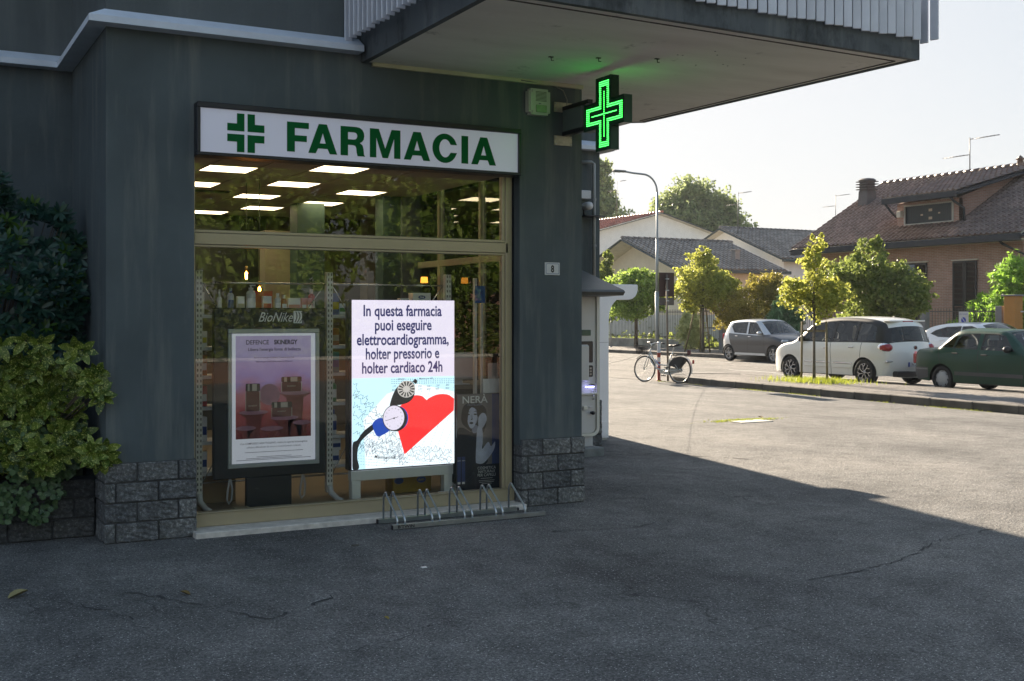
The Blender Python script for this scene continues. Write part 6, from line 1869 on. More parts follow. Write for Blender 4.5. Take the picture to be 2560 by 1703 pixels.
tree('drooping_shrub', 'pale drooping shrub spilling over the low fence wall', at(1728, 53.8, .15), .3,
     [(0, 0, .75, .55, .75, .75), (0, 0, 1.25, .38, .5, .5)], 7000, .05, LF_PALE, 'shrub', elong=4, r=.03, limbs=4, sub=40, subr=.2)
tree('poplar_tree', 'tall narrow hazy poplar rising at the dark building edge', at(1508, 118, 0), 4,
     [(0, 0, 8, 2.0, 2.4, 3.5), (0, .3, 12.5, 1.7, 1.8, 3.4), (0, 0, 15.5, 1.0, 1.1, 2.2), (1.2, 1.2, 9.5, 1.5, 1.4, 3), (-1, -1, 11, 1.2, 1.4, 3)], 16000, .24, LF_FAR, r=.3, limbs=10, sub=70, subr=.18)
tree('far_tree', 'small airy tree behind the red roof, right of the poplar', at(1560, 112, 0), 4,
     [(0, 0, 9.6, 1.4, 1.5, 2.3), (.6, -.6, 8.2, 1.3, 1.4, 1.8)], 4500, .2, LF_FAR, r=.2, limbs=8, sub=40, thick=.9)
bx_ = [(0, 0, 8.5, 4.6, 4.6, 5.2), (1.8, -2.2, 8.0, 3.2, 3.2, 4.6), (-1.8, 2.2, 8, 3.2, 3.2, 4.5), (.6, .2, 13.2, 2.6, 2.6, 3.0), (-1.2, 1.6, 12.2, 2.2, 2.2, 2.6), (2.2, -2.4, 11.5, 2.3, 2.3, 3.0), (-2.7, 3.7, 7.5, 2, 2, 3.4), (3.0, -4.2, 8.0, 2, 2, 3.6)]
tree('poplar_tree', 'big round hazy tree rising behind the roofs in the middle distance', at(1722, 120, 0), 4, bx_, 42000, .25, LF_FAR, r=.45, limbs=20, sub=190, subr=.14)
tree('hedge_tree', 'dark green hedge mass between the grey roofs and the brick house', at(1905, 80, 0), 1.5, [(0, 0, 3.0, 1.8, 2.4, 2.0)], 2500, .3, LF_MID, r=.1, limbs=4)

# low planting seen through the fence
pts = np.column_stack([rng.uniform(34.2, 36.4, 3000), rng.uniform(27, 58, 3000), .12 + np.abs(rng.normal(0, .28, 3000))])
o = leafcloud('garden_planting', pts, .16, LF_MID, None, kind='stuff'); tag(o, 'low mixed planting behind the street fence', 'plants')

# ================================================================== FENCE ALONG THE FAR PAVEMENT
WALLC = M('fence_wall_concrete', (.30, .29, .26), .85, var=.3, scale=2.5, bmp=.4)
IRON = M('fence_iron', (.12, .11, .10), .6, .3); IRONR = M('fence_brown', (.11, .04, .025), .7)
FX = 33.4
def pick_mesh(h, w_=.018, m=IRON):
    me = MB().cbox(-w_ / 2, w_ / 2, -w_ / 2, w_ / 2, 0, h, .003).mesh('picket'); me.materials.append(m); return me
def fence(label, y0, y1, st, zb, h, m, wall=True, wm=.018, name='garden_fence'):
    t_ = thing(name, label, 'fence', (FX, y0, .12))
    if wall: box('base_wall', WALLC, t_, -.12, .12, 0, y1 - y0, 0, zb, c=.008)
    q = MB()
    for z in (zb + .12, zb + h - .14): q.box(-.008, .008, 0, y1 - y0, z, z + .035)
    q.build('rail', m, t_)
    pmh = pick_mesh(h - .03, wm, m)
    y = st / 2
    while y < y1 - y0 - .02:
        inst('picket', pmh, t_, (0, y, zb + .03)); y += st
    return t_
fence('grey picket fence on a low concrete wall before the white gable house', 44.2, 51.4, .135, .44, 1.45, IRON)
fence('brown slatted fence panel beside the totem', 51.5, 54.6, .16, .44, 1.35, IRONR, wm=.07)
fence('grey picket fence before the rust-coloured garden tree', 30.35, 41.7, .13, .44, 1.45, IRON)
fence('grey picket fence in front of the feathery conifer', 26.95, 29.85, .13, .44, 1.42, IRON)
t_ = thing('garden_gate', 'grey picket pedestrian gate between two posts', 'gate', (FX, 41.95, .12))
pmh = pick_mesh(1.85, .018, IRON)
for k in range(15): inst('picket', pmh, t_, (0, .1 + k * .135, .06))
q = MB(); 
for z in (.08, 1.0, 1.78): q.box(-.01, .01, .03, 2.1, z, z + .05)
q.build('frame', IRON, t_)
PST = M('post_grey', (.20, .20, .21), .7, var=.15)
for y, lb in ((41.80, 'grey gatepost right of the pedestrian gate'), (44.12, 'grey gatepost left of the pedestrian gate'), (30.10, 'broad grey fence post above the white cars'), (26.80, 'grey fence post left of the orange gatepost')):
    t_ = thing('fence_post', lb, 'post', (FX, y, .12))
    q = MB(); q.cbox(-.12, .12, -.13, .13, 0, 1.90, .008); q.build('post', PST, t_); q = MB(); q.cbox(-.125, .125, -.135, .135, 1.901, 1.92, .003); q.build('cap', STEEL, t_)
t_ = thing('entry_panel', 'pale intercom box on the gatepost', 'intercom', (FX - .16, 41.8, 1.45)); q = MB(); q.cbox(-.035, .03, -.09, .09, 0, .28, .01); q.build('box', LAMPW, t_); q = MB(); q.cbox(-.04, -.033, -.03, .03, .18, .24, .003); q.build('speaker', DKG, t_)
t_ = thing('mailbox', 'dark round-topped mailbox on the fence beside the gate', 'mailbox', (FX - .2, 43.4, 1.15))
q = MB(); q.prism([(-.14, 0), (.14, 0), (.14, .30)] + [(.14 * math.cos(R(a)), .30 + .10 * math.sin(R(a))) for a in range(20, 180, 20)] + [(-.14, .30)], -.09, .09, 'yz'); q.build('body', M('mail_grey', (.04, .045, .05), .5), t_); q = MB(); q.cbox(-.10, -.092, -.09, .09, .24, .26, .001); q.build('slot', BLACKF, t_)
# orange gatepost and white gate at the right
t_ = thing('gatepost', 'orange plastered gatepost with a grey cap', 'gatepost', (FX, 26.3, .12))
q = MB(); q.cbox(-.2, .2, -.22, .22, 0, 2.25, .01); q.build('pillar', M('orange_plaster', (.42, .20, .05), .8, var=.08), t_); q = MB(); q.cbox(-.26, .26, -.29, .29, 2.251, 2.30, .008); q.build('cap', PST, t_)
t_ = thing('white_gate', 'white metal gate at the right picture edge', 'gate', (FX, 24.0, .12)); 
pmh = pick_mesh(1.9, .05, LAMPW)
for k in range(10): inst('picket', pmh, t_, (0, .1 + k * .19, .08))
q = MB(); 
for z in (.12, 1.7): q.box(-.02, .02, 0, 2.0, z, z + .05)
q.build('frame', LAMPW, t_)
# no parking sign on the fence
t_ = thing('parking_sign', 'white no-parking plate with a blue disc on the fence', 'sign', (FX - .04, 28.31, 1.25))
q = MB(); q.cbox(-.012, 0, -.205, .205, 0, .60, .002); q.build('plate', LAMPW, t_)
def sideprint(loops, m, nm, dx):
    me = loops_mesh(nm, loops, m); me.transform(Matrix.Rotation(math.pi / 2, 4, 'X')); me.transform(Matrix.Rotation(-math.pi / 2, 4, 'Z')); return inst(nm, me, t_, (dx, 0, 0))
SGB = M('sign_blue', (.03, .06, .42), .4)
sideprint([circ(0, .30, .105, 24)], SGB, 'disc', -.0135)
sideprint([[(-.095, .40), (-.075, .415), (.085, .225), (.065, .205)]], LAMPW, 'bar', -.0150)
for s_, z, sz in (('PASSO CARRABILE', .50, .042), ('LASCIARE LIBERO', .08, .030)):
    me = text_mesh(s_, sz, .01, m=SGB); me.transform(Matrix.Rotation(math.pi / 2, 4, 'X')); me.transform(Matrix.Rotation(-math.pi / 2, 4, 'Z')); inst('lettering', me, t_, (-.0135, 0, z))
t_ = thing('small_sign', 'small white notice with a dog mark wired to the fence', 'sign', (FX - .04, 31.45, 1.72)); q = MB(); q.cbox(-.012, 0, -.16, .16, 0, .16, .002); q.build('plate', LAMPW, t_)
sideprint([[(-.10, .03), (-.10, .09), (-.03, .12), (.0, .10), (.08, .10), (.11, .13), (.10, .04), (.06, .03), (.05, .07), (-.04, .07), (-.05, .03)]], M('print_green', (.03, .12, .08), .5), 'print', -.0135)

# ================================================================== HOUSES
WALLW = M('house_white', (.80, .80, .80), .85, var=.04, bmp=.1); WALLY = M('house_cream', (.72, .66, .54), .85, var=.05)
FASC = M('fascia_green_grey', (.055, .075, .08), .6); SOFW = M('soffit_white', (.62, .58, .50), .8)
SHUT = M('shutter_black', (.018, .016, .018), .5)
def tile_mat(name, a, b_, c_):
    m, t, b = nodes(name)
    v = coords(t)
    g_ = t.nodes.new('ShaderNodeNewGeometry')
    c = ramp(t, g_.outputs['Random Per Island'], [(0, a), (.6, b_), (1, c_)])
    c = mix(t, .5, c, ramp(t, noise(t, v, .9, 5), [(.3, (.65, .65, .65)), (.7, (1.35, 1.3, 1.25))]), 'MULTIPLY')
    t.links.new(c, b.inputs['Base Color']); b.inputs['Roughness'].default_value = .36
    return m
TILEG = tile_mat('tile_grey', (.115, .108, .10), (.16, .15, .14), (.23, .218, .20)); TILER = tile_mat('tile_red', (.26, .09, .055), (.36, .14, .09), (.42, .19, .13)); TILEB = tile_mat('tile_brown', (.115, .075, .06), (.15, .102, .084), (.205, .145, .122))
def tiled(name, o0, ax, up, nu, nv, m, parent, su=.30, sv=.38, keep=None):
    "rows of overlapping rolled tiles on a slope: o0 corner at the eave, ax unit vector along the eave, up unit vector up the slope"
    o0, ax, up = Vector(o0), Vector(ax), Vector(up); nn = ax.cross(up).normalized()
    if nn.z < 0: nn = -nn
    V = []; F = []
    sec = [(0, .0), (.18, .062), (.36, .070), (.54, .012), (.78, -.006), (1.0, .0)]
    for j in range(nv):
        for i in range(nu):
            if keep and not keep((i + .5) * su, (j + .5) * sv): continue
            k = len(V); dz = random.uniform(-.004, .004)
            for e, (vv, lift) in enumerate(((0, .040), (1.06, .004))):
                for a, h_ in sec: V.append(tuple(o0 + ax * ((i + a) * su) + up * ((j + vv) * sv) + nn * (h_ + lift + dz)))
            for a in range(5): F.append((k + a, k + a + 1, k + 6 + a + 1, k + 6 + a))
            k2 = len(V)
            for a, h_ in sec: V.append(tuple(o0 + ax * ((i + a) * su) + up * (j * sv) + nn * (h_ * .3 - .01)))
            for a in range(5): F.append((k + a + 1, k + a, k2 + a, k2 + a + 1))
    q = MB(); q.add(V, F); o = q.build(name, m, parent); o['kind'] = 'stuff'
    return o
def ridge(parent, p0, p1, m, st=.38):
    p0, p1 = Vector(p0), Vector(p1); n = int((p1 - p0).length / st); q = MB()
    for i in range(n): q.tube([p0.lerp(p1, i / n), p0.lerp(p1, (i + 1.08) / n)], [.11, .085], 8)
    o = q.build('ridge_tiles', m, parent); o['kind'] = 'stuff'; return o
def antenna(parent, p, h, s_=1., nm='aerial'):
    q = MB(); x, y, z = p
    q.tube([(x, y, z), (x, y, z + h)], .025, 6)
    for zz, d, l in ((z + h - .08, 1, 1.3), (z + h - .75, -1, 1.2)):
        q.tube([(x, y, zz), (x, y - d * l * s_, zz)], .018, 5)
        for k in range(7): q.tube([(x - .16, y - d * (.2 + k * .16) * s_, zz), (x + .16, y - d * (.2 + k * .16) * s_, zz)], .008, 4)
    q.build(nm, M('aerial_grey', (.20, .20, .20), .5, .4), parent)

# A: white gable house with grey tiles
def gable_x(name, label, X0, X1, yr, zr, half, ze, wallm, tilem, over=.45, z0=.12):
    "ridge along X, gable facing -X"
    t_ = thing(name, label, 'house')
    q = MB(); xs = X0 + over
    yl, yh = yr - half + .5, yr + half - .5
    pit = (zr - ze) / half
    q.prism([(yl, z0), (yh, z0), (yh, zr - (yh - yr) * pit - .12), (yr, zr - .12), (yl, zr - (yr - yl) * pit - .12)], xs, X1 - .3, 'yz'); q.build('wall', wallm, t_)
    q = MB()
    for sg_ in (-1, 1):
        ye = yr + sg_ * half
        q.prism([(yr, zr - .10), (ye, ze - .10), (ye, ze), (yr, zr)], X0 + .05, X1, 'yz')
    q.build('roof_deck', SOFW, t_)
    for sg_ in (-1, 1):
        q = MB(); q.obox((X0 + .02, yr, zr - .06), (X0 + .02, yr + sg_ * (half + .05), ze - .06), .05, .28, (1, 0, 0)); q.build('bargeboard', FASC, t_)
    q = MB(); q.cbox(X0, X1, yr - half - .14, yr - half + .0, ze - .20, ze - .02, .02); q.build('gutter', FASC, t_)
    L = math.hypot(half, zr - ze)
    up = Vector((0, half / L, (zr - ze) / L))
    tiled('roof_tiles', (X0, yr - half - .03, ze), (1, 0, 0), up, int((X1 - X0) / .30), int(L / .38) + 1, tilem, t_)
    ridge(t_, (X0, yr, zr + .06), (X1, yr, zr + .06), tilem)
    return t_
hA = gable_x('gable_house', 'low white gabled house with grey tiled roof behind the street lamp', 37.0, 45.0, 55.4, 6.14, 5.15, 4.25, WALLY, TILEG, 1.3)
q = MB(); q.cbox(42.4, 42.75, 51.9, 52.2, 4.7, 5.42, .01); q.cbox(42.34, 42.81, 51.84, 52.26, 5.421, 5.50, .01); q.build('chimney', M('flue_grey', (.30, .28, .26), .8), hA)
def window_y(par, x0, x1, z0, z1, y, fm=M('wood_brown', (.14, .07, .04), .7), nm='window'):
    q = MB()
    for a in ((x0, x1, z1 - .07, z1), (x0, x1, z0, z0 + .07), (x0, x0 + .07, z0 + .07, z1 - .07), (x1 - .07, x1, z0 + .07, z1 - .07)): q.cbox(a[0], a[1], y - .05, y + .02, a[2], a[3], .004)
    f_ = q.build(nm, fm, par); box('pane', DKG, f_, x0 + .07, x1 - .07, y - .02, y, z0 + .07, z1 - .07); return f_
window_y(hA, 41.0, 41.75, 2.6, 3.75, 50.75)
q = MB(); q.lathe([(0, 3.55), (.10, 3.56), (.16, 3.72), (.05, 3.80), (.05, 3.84)], (38.0, 53.2, 0), n=10); q.obox((38.0, 53.2, 3.86), (38.35, 53.2, 3.80), .03, .03); q.build('wall_lantern', M('lantern', (.20, .13, .06), .5), hA)
rebase(hA, (41, 55.4, .12))
hC = gable_x('gable_house', 'second white gabled house with mossy grey tiles, farther right', 47.0, 60.0, 59.1, 7.35, 5.9, 5.15, WALLW, TILEG, .6)
antenna(hC, (47.6, 58.0, 7.0), 2.6); antenna(hC, (57.0, 59.1, 7.4), 2.6)
rebase(hC, (53, 59, .12))
# B: big white gable, red roof, ridge along Y
hB = thing('gable_house', 'tall white gable wall with red tiled roof in the distance', 'house')
YB, XR, ZR = 72.0, 51.8, 9.6
q = MB(); q.prism([(XR - 7.2, .12), (XR + 7.2, .12), (XR + 7.2, ZR - 7.2 * .275), (XR, ZR - .15), (XR - 7.2, ZR - 7.2 * .275)], YB + .5, 100, 'xz'); q.build('wall', WALLW, hB)
q = MB()
for s_ in (-1, 1): q.prism([(XR, ZR - .12), (XR + s_ * 8, ZR - 8 * .27 - .12), (XR + s_ * 8, ZR - 8 * .27), (XR, ZR)], YB + .05, 100.5, 'xz')
q.build('roof_deck', SOFW, hB)
for s_ in (-1, 1):
    q = MB(); q.obox((XR, YB + .02, ZR - .06), (XR + s_ * 8.05, YB + .02, ZR - 8 * .27 - .06), .05, .30, (0, 1, 0)); q.build('bargeboard', FASC, hB)
L = math.hypot(8, 8 * .27)
tiled('roof_tiles', (XR - 8.0, 100.4, ZR - 8 * .27), (0, -1, 0), (8 / L, 0, 8 * .27 / L), int(28.4 / .34), int(L / .42) + 1, TILER, hB, .34, .42)
ridge(hB, (XR, YB, ZR + .05), (XR, 100, ZR + .05), TILER, .42)
for x, y in ((50.0, 83), (51.4, 86)):
    q = MB(); q.cbox(x - .45, x + .45, y - .45, y + .45, 8.2, 10.4, .02); q.cbox(x - .52, x + .52, y - .52, y + .52, 10.0, 10.12, .01); q.cbox(x - .52, x + .52, y - .52, y + .52, 10.401, 10.50, .01); q.build('chimney', M('chimney_brick', (.13, .09, .08), .9), hB)
antenna(hB, (51.6, 78, 9.6), 3.0)
rebase(hB, (XR, YB, .12))

# D: brick house with dormer
BRICK = bricky('house_brick', (.32, .165, .125), (.40, .22, .17), (.42, .35, .30)); 
FASD = M('fascia_dark', (.045, .048, .055), .85, spec=.2)
hD = thing('brick_house', 'red brick house with brown tiled roof and a wide dormer window', 'house')
EX, EZ, RX, RZ, Y0, Y1 = 36.5, 4.78, 42.1, 8.02, 28.4, 40.6
pit = (RZ - EZ) / (RX - EX)
q = MB(); q.box(37.3, 47, 28.95, 39.9, .12, 4.75); q.build('wall', BRICK, hD)
q = MB(); q.prism([(37.3, 4.751), (46.9, 4.751), (RX, RZ - .25)], 28.96, 39.9, 'xz'); q.build('gable', BRICK, hD)
q = MB(); q.prism([(EX, EZ - .16), (RX, RZ - .16), (RX, RZ - .02), (EX, EZ - .02)], Y0, Y1, 'xz'); q.prism([(RX, RZ - .16), (47.7, EZ - .16), (47.7, EZ - .02), (RX, RZ - .02)], Y0, Y1, 'xz'); q.build('roof_deck', SOFW, hD)
q = MB(); q.cbox(EX - .14, EX, Y0 - .02, Y1, EZ - .30, EZ - .03, .02); q.build('gutter', FASD, hD)
q = MB(); q.obox((EX - .1, Y0 - .04, EZ - .16), (RX, Y0 - .04, RZ - .12), .06, .30, (0, 1, 0)); q.obox((EX - .1, Y1 + .02, EZ - .12), (RX, Y1 + .02, RZ - .10), .06, .2, (0, 1, 0)); q.build('bargeboard', FASD, hD)
q = MB(); q.box(EX + .02, 37.29, Y0 + .05, Y1 - .05, EZ - .26, EZ - .22); q.build('eave_soffit', SOFW, hD)
L = math.hypot(RX - EX, RZ - EZ); up = Vector(((RX - EX) / L, 0, (RZ - EZ) / L))
tiled('roof_tiles', (EX - .04, Y1 + .0, EZ), (0, -1, 0), up, int((Y1 - Y0) / .26) + 1, int(L / .36) + 1, TILEB, hD, .26, .36, keep=lambda a, b_: not (5.55 < a < 8.1 and 1.35 < b_ < 5.2))
ridge(hD, (RX, Y0, RZ + .08), (RX, Y1, RZ + .08), TILEB, .40)
# dormer
DY0, DY1, DX = 32.15, 35.35, 37.6
q = MB(); q.box(DX, DX + .25, DY0, DY1, 5.35, 5.50); q.box(DX, DX + .25, DY0, DY0 + .25, 5.50, 6.45); q.box(DX, DX + .25, 34.95, DY1, 5.50, 6.45); q.box(DX, DX + .25, DY0 + .25, 34.95, 6.33, 6.45); q.build('dormer_wall', BRICK, hD)
q = MB(); q.prism([(DX + .02, 5.3), (RX - .3, 7.75), (RX - .3, 7.9), (DX + .02, 6.44)], DY0, DY0 + .2, 'xz'); q.build('dormer_cheek', BRICK, hD); q = MB(); q.prism([(DX + .02, 5.3), (RX - .3, 7.75), (RX - .3, 7.9), (DX + .02, 6.44)], DY1 - .2, DY1, 'xz'); q.build('dormer_cheek', BRICK, hD)
dz = (7.96 - 6.62) / (RX - 37.0)
q = MB(); q.prism([(36.98, 6.50), (RX, 7.86), (RX, 7.98), (36.98, 6.62)], DY0 - .45, DY1 + .2, 'xz'); q.build('dormer_roof', FASD, hD)
q = MB(); q.cbox(36.86, 36.98, DY0 - .46, DY1 + .2, 6.40, 6.64, .015); q.obox((36.9, DY0 - .48, 6.50), (RX - .2, DY0 - .48, 7.84), .05, .26, (0, 1, 0)); q.build('dormer_fascia', FASD, hD)
L2 = math.hypot(RX - 36.95, 1.36); tiled('dormer_tiles', (36.93, DY1 + .22, 6.66), (0, -1, 0), ((RX - 36.95) / L2, 0, 1.36 / L2), int(3.9 / .26), int(L2 / .36), TILEB, hD, .26, .36)
wn = thing('dormer_window', None, None); wn.parent = hD; KIDS.setdefault(hD.name, []).append(wn)
q = MB()
for a in ((32.40, 34.95, 5.50, 5.55), (32.40, 34.95, 6.28, 6.33), (32.40, 32.46, 5.55, 6.28), (34.89, 34.95, 5.55, 6.28)): q.cbox(DX - .06, DX + .02, a[0], a[1], a[2], a[3], .006)
q.build('frame', M('frame_pale', (.45, .43, .38), .7), wn)
box('pane', M('dorm_glass', (.02, .035, .04), .35, spec=.3), wn, DX + .03, DX + .04, 32.46, 34.89, 5.55, 6.28)
gb = MB()
for k in range(25): y = 32.5 + k * .098; gb.obox((DX - .03, y, 5.55), (DX - .03, y, 6.28), .012, .012)
gb.build('bars', BLACKF, wn)
for y, z, s_ in ((33.55, 6.05, .09), (33.55, 5.72, .09), (33.1, 5.9, .05), (34.0, 5.88, .06)):
    q = MB(); q.cbox(DX - .045, DX - .035, y - s_, y + s_, z - s_ * .6, z + s_ * .6, .002); q.build('ornament', M('ornament', (.42, .34, .24), .7), wn)
q = MB(); q.cbox(DX - .18, DX, 35.02, 35.25, 5.85, 6.12, .02); q.build('wall_box', SOFW, hD)
def pipe(parent, pts, r=.05): q = MB(); q.tube(pts, r, 8); q.build('drainpipe', FASD, parent)
pipe(hD, [(36.92, 32.0, 6.42), (37.1, 31.95, 6.25), (37.6, 31.9, 6.0), (37.62, 31.9, 5.45)])
pipe(hD, [(36.92, 35.4, 6.42), (37.3, 35.42, 6.1), (37.62, 35.42, 5.9)])
pipe(hD, [(36.43, 29.3, 4.52), (36.6, 29.3, 4.40), (37.22, 28.6, 3.9), (37.24, 28.6, .3)])
# chimney, far-left on the slope
q = MB(); q.prism([(39.9, 6.6), (40.6, 6.9), (40.5, 7.55), (39.98, 7.55)], 39.4, 39.95, 'xz')
for k in range(4): q.cbox(39.88, 40.6, 39.3, 40.05, 7.60 + k * .12, 7.64 + k * .12, .01)
q.cbox(40.0, 40.48, 39.42, 39.93, 7.551, 8.0, .01); q.lathe([(.42, 8.04), (.3, 8.12), (0, 8.16)], (40.24, 39.67, 0), n=12); q.build('chimney', M('chimney_grey', (.12, .11, .11), .85), hD)
q = MB(); q.lathe([(.16, 8.1), (.12, 8.3), (.2, 8.32), (.02, 8.5)], (42.1, 32.8, 0), n=8); q.build('ridge_vent', TILEB, hD)
antenna(hD, (42.1, 35.4, 8.1), 1.5, 1.2)
# shuttered doors
def shutter(y0, y1, nm='shutter'):
    s_ = MB(); x = 37.22
    for a in ((y0, y0 + .07, .9, 3.87), (y1 - .07, y1, .9, 3.87), (y0 + .07, y1 - .07, 3.80, 3.87), (y0 + .07, y1 - .07, 2.08, 2.16), (y0 + .07, y1 - .07, .9, 1.0)): s_.cbox(x, x + .05, a[0], a[1], a[2], a[3], .004)
    sh_ = s_.build(nm, SHUT, hD)
    s_ = MB(); z = 1.02
    while z < 3.78:
        if not (2.03 < z < 2.17): s_.obox((x + .03, y0 + .07, z), (x + .03, y1 - .07, z), .045, .010, (.75, 0, .65))
        z += .05
    s_.build('slats', SHUT, sh_)
shutter(30.99, 31.56); shutter(31.58, 32.15); shutter(33.45, 34.07)
box('lintel_trim', SOFW, hD, 37.2, 37.3, 30.93, 32.2, 3.89, 3.93); box('lintel_trim', SOFW, hD, 37.2, 37.3, 33.4, 35.4, 3.90, 3.94)
dw = thing('door_window', None, None); dw.parent = hD; KIDS.setdefault(hD.name, []).append(dw)
box('reveal', BLACKF, dw, 37.28, 37.302, 34.08, 35.25, .9, 3.88)
for a in ((34.12, 34.5), (34.66, 35.1)): box('curtain', M('curtain_blue', (.20, .23, .32), .8), dw, 37.262, 37.28, a[0], a[1], .9, 3.82)
rebase(hD, (42, 34.5, .12))

# ================================================================== SHRUBBERY LEFT OF THE PHARMACY
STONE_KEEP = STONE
STONE = STONE.copy(); STONE.name = 'shaded_stone'  # planter copy of the stone, its shade painted in by darker colours
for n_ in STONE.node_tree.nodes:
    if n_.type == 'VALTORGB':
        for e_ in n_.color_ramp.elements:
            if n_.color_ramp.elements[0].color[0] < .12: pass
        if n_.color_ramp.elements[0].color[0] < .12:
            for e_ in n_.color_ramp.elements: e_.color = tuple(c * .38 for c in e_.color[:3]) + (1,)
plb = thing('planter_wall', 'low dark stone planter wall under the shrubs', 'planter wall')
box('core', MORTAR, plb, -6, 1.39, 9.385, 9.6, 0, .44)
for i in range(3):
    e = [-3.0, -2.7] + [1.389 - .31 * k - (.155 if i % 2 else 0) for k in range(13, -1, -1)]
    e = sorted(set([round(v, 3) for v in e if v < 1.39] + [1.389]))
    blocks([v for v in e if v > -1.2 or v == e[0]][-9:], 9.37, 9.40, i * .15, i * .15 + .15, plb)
s_ = MB(); s_.box(-6, 1.39, 9.6, 10.8, 0, .40); s_.build('soil', SOIL, plb)
rebase(plb, (-1, 9.4, 0))

def leaf_shape(L, W_, fold=.12, curl=.1, n=4):
    "one leaf along +y, folded at the midrib"
    V = []; F = []
    for i in range(n + 1):
        t = i / n; w_ = W_ * math.sin(math.pi * min(1, t * .93 + .05)) ** .8
        if i == n: w_ = .0005
        z = -curl * L * t * t
        V += [(-w_, t * L, z + w_ * fold * 2), (0, t * L, z), (w_, t * L, z + w_ * fold * 2)]
    for i in range(n):
        for j in (0, 1): F.append((3 * i + j, 3 * i + j + 1, 3 * i + j + 4, 3 * i + j + 3))
    return V, F
def leafmesh(name, V, F, m):
    me = bpy.data.meshes.new(name); me.from_pydata(V, [], F); me.polygons.foreach_set('use_smooth', [True] * len(F)); me.materials.append(m); return me
AUC = leaf_mat('aucuba_leaf', (.045, .09, .016), (.16, .22, .03), .15, .3, speck=(.62, .62, .18))
PIT = leaf_mat('pittosporum_leaf', (.010, .036, .030), (.035, .085, .055), .1, .28); PITY = leaf_mat('pittosporum_young', (.03, .08, .008), (.075, .15, .02), .25, .35)
IVY = leaf_mat('ivy_leaf', (.03, .065, .03), (.10, .17, .07), .12, .4, speck=(.14, .18, .10))
from mathutils import Euler
def orient(direction, roll=0., normal_hint=Vector((0, -.5, 1))):
    d = Vector(direction).normalized(); x = d.cross(normal_hint)
    if x.length < 1e-3: x = Vector((1, 0, 0))
    x.normalize(); z = x.cross(d)
    return (Matrix((x, d, z)).transposed() @ Matrix.Rotation(roll, 3, 'Y'))
def shrub(name, label, base, spots, leaf, mats, whorl, L, limit, scale, part='leaf', front=lambda p: p[1]):
    t_ = thing(name, label, 'shrub', base)
    items = []
    V0, F0 = leaf_shape(*leaf)
    for (p, d, s_, mi) in spots:
        d = Vector(d).normalized()
        ref = d.cross(Vector((0, 0, 1)));  ref = ref.normalized() if ref.length > .05 else Vector((1, 0, 0)); r2 = d.cross(ref)
        a0 = random.random() * 6
        for k in range(whorl[0]):
            a = a0 + k * 2 * math.pi / whorl[0] + random.uniform(-.25, .25)
            spread = whorl[1] * random.uniform(.8, 1.15)
            dd = d * math.cos(spread) + (ref * math.cos(a) + r2 * math.sin(a)) * math.sin(spread)
            Mx = orient(dd, random.uniform(-.3, .3), d + Vector((0, -.2, .3)))
            sc_ = s_ * random.uniform(.75, 1.2)
            items.append((front(p), Vector(p) + dd * .01, Mx, sc_, mi))
    items.sort(key=lambda i: i[0])
    mesh_by = [leafmesh(part, V0, F0, m) for m in mats]
    for it in items[:limit]:
        o = bpy.data.objects.new(part, mesh_by[it[4]]); link(o, t_)
        M4 = it[2].to_4x4() @ Matrix.Scale(it[3], 4); M4.translation = it[1] - Vector(base); o.matrix_basis = M4
    rest = items[limit:]
    for mi, m in enumerate(mats):
        r_ = [i for i in rest if i[4] == mi]
        if not r_: continue
        V = []; F = []
        A = np.array(V0)
        for it in r_:
            k = len(V); Mn = np.array(it[2]) * it[3]
            V += (A @ Mn.T + np.array(it[1] - Vector(base))).tolist(); F += [tuple(i + k for i in f) for f in F0]
        me = leafmesh('foliage', V, F, m); o = bpy.data.objects.new('foliage', me); link(o, t_); o['kind'] = 'stuff'
    # stems
    q = MB()
    for (p, d, s_, mi) in spots[::3]:
        p = Vector(p) - Vector(base); b0 = Vector((p.x * .55, p.y * .3 + .35, max(0, p.z * .25)))
        q.tube([b0, b0.lerp(p, .6) + Vector((0, .03, .02)), p], [.009, .006, .003], 5, caps=False)
    q.build('stems', BARK, t_)
    return t_
# dark upper shrub: whorls of paddle leaves over a bumpy surface
spots = []
def top_p(x): return 2.86 - max(0, x - .72) * .75 - .08 * math.sin(x * 9)
for k in range(820):
    x = random.uniform(-.6, 1.36); z = random.uniform(1.30, top_p(x))
    bulge = .16 * math.sin(x * 5.1 + z * 2.3) + .12 * math.sin(z * 6.2 + x * 2) + random.uniform(-.03, .10)
    y = 9.72 - bulge + (z - 1.3) * .12
    young = random.random() < .10
    spots.append(((x, y, z), (random.uniform(-.5, .5), -1, random.uniform(.0, 1.3)), .9 if not young else .8, 1 if young else 0))
shrub('dark_shrub', 'tall dark glossy shrub with whorled leaves against the grey wall', (.3, 9.9, .4), spots, (.095, .016, .05, .08), [PIT, PITY], (8, 1.1), .08, 300, 1)
spots = []
for k in range(330):
    x = random.uniform(-.6, 1.40)
    z = random.uniform(.62 + .10 * math.sin(x * 5), 1.52 + .05 * math.sin(x * 8)) if x < 1.30 else random.choice((random.uniform(1.08, 1.34), random.uniform(.62, .74)))
    bulge = .10 * math.sin(x * 6 + 1) + .12 * math.sin(z * 7 + x * 3) + random.uniform(-.04, .10)
    y = (9.44 - bulge - .06) if x < 1.28 else 9.00 - random.uniform(.0, .06)
    spots.append(((x, y, z), (random.uniform(-.5, .6), -1, random.uniform(-.7, .7)), 1.0, 0))
shrub('speckled_shrub', 'yellow-speckled broad-leaved shrub spilling round the stone pier', (.5, 9.6, .4), spots, (.108, .026, .12, .15), [AUC], (6, 1.05), .12, 300, 1)
spots = []
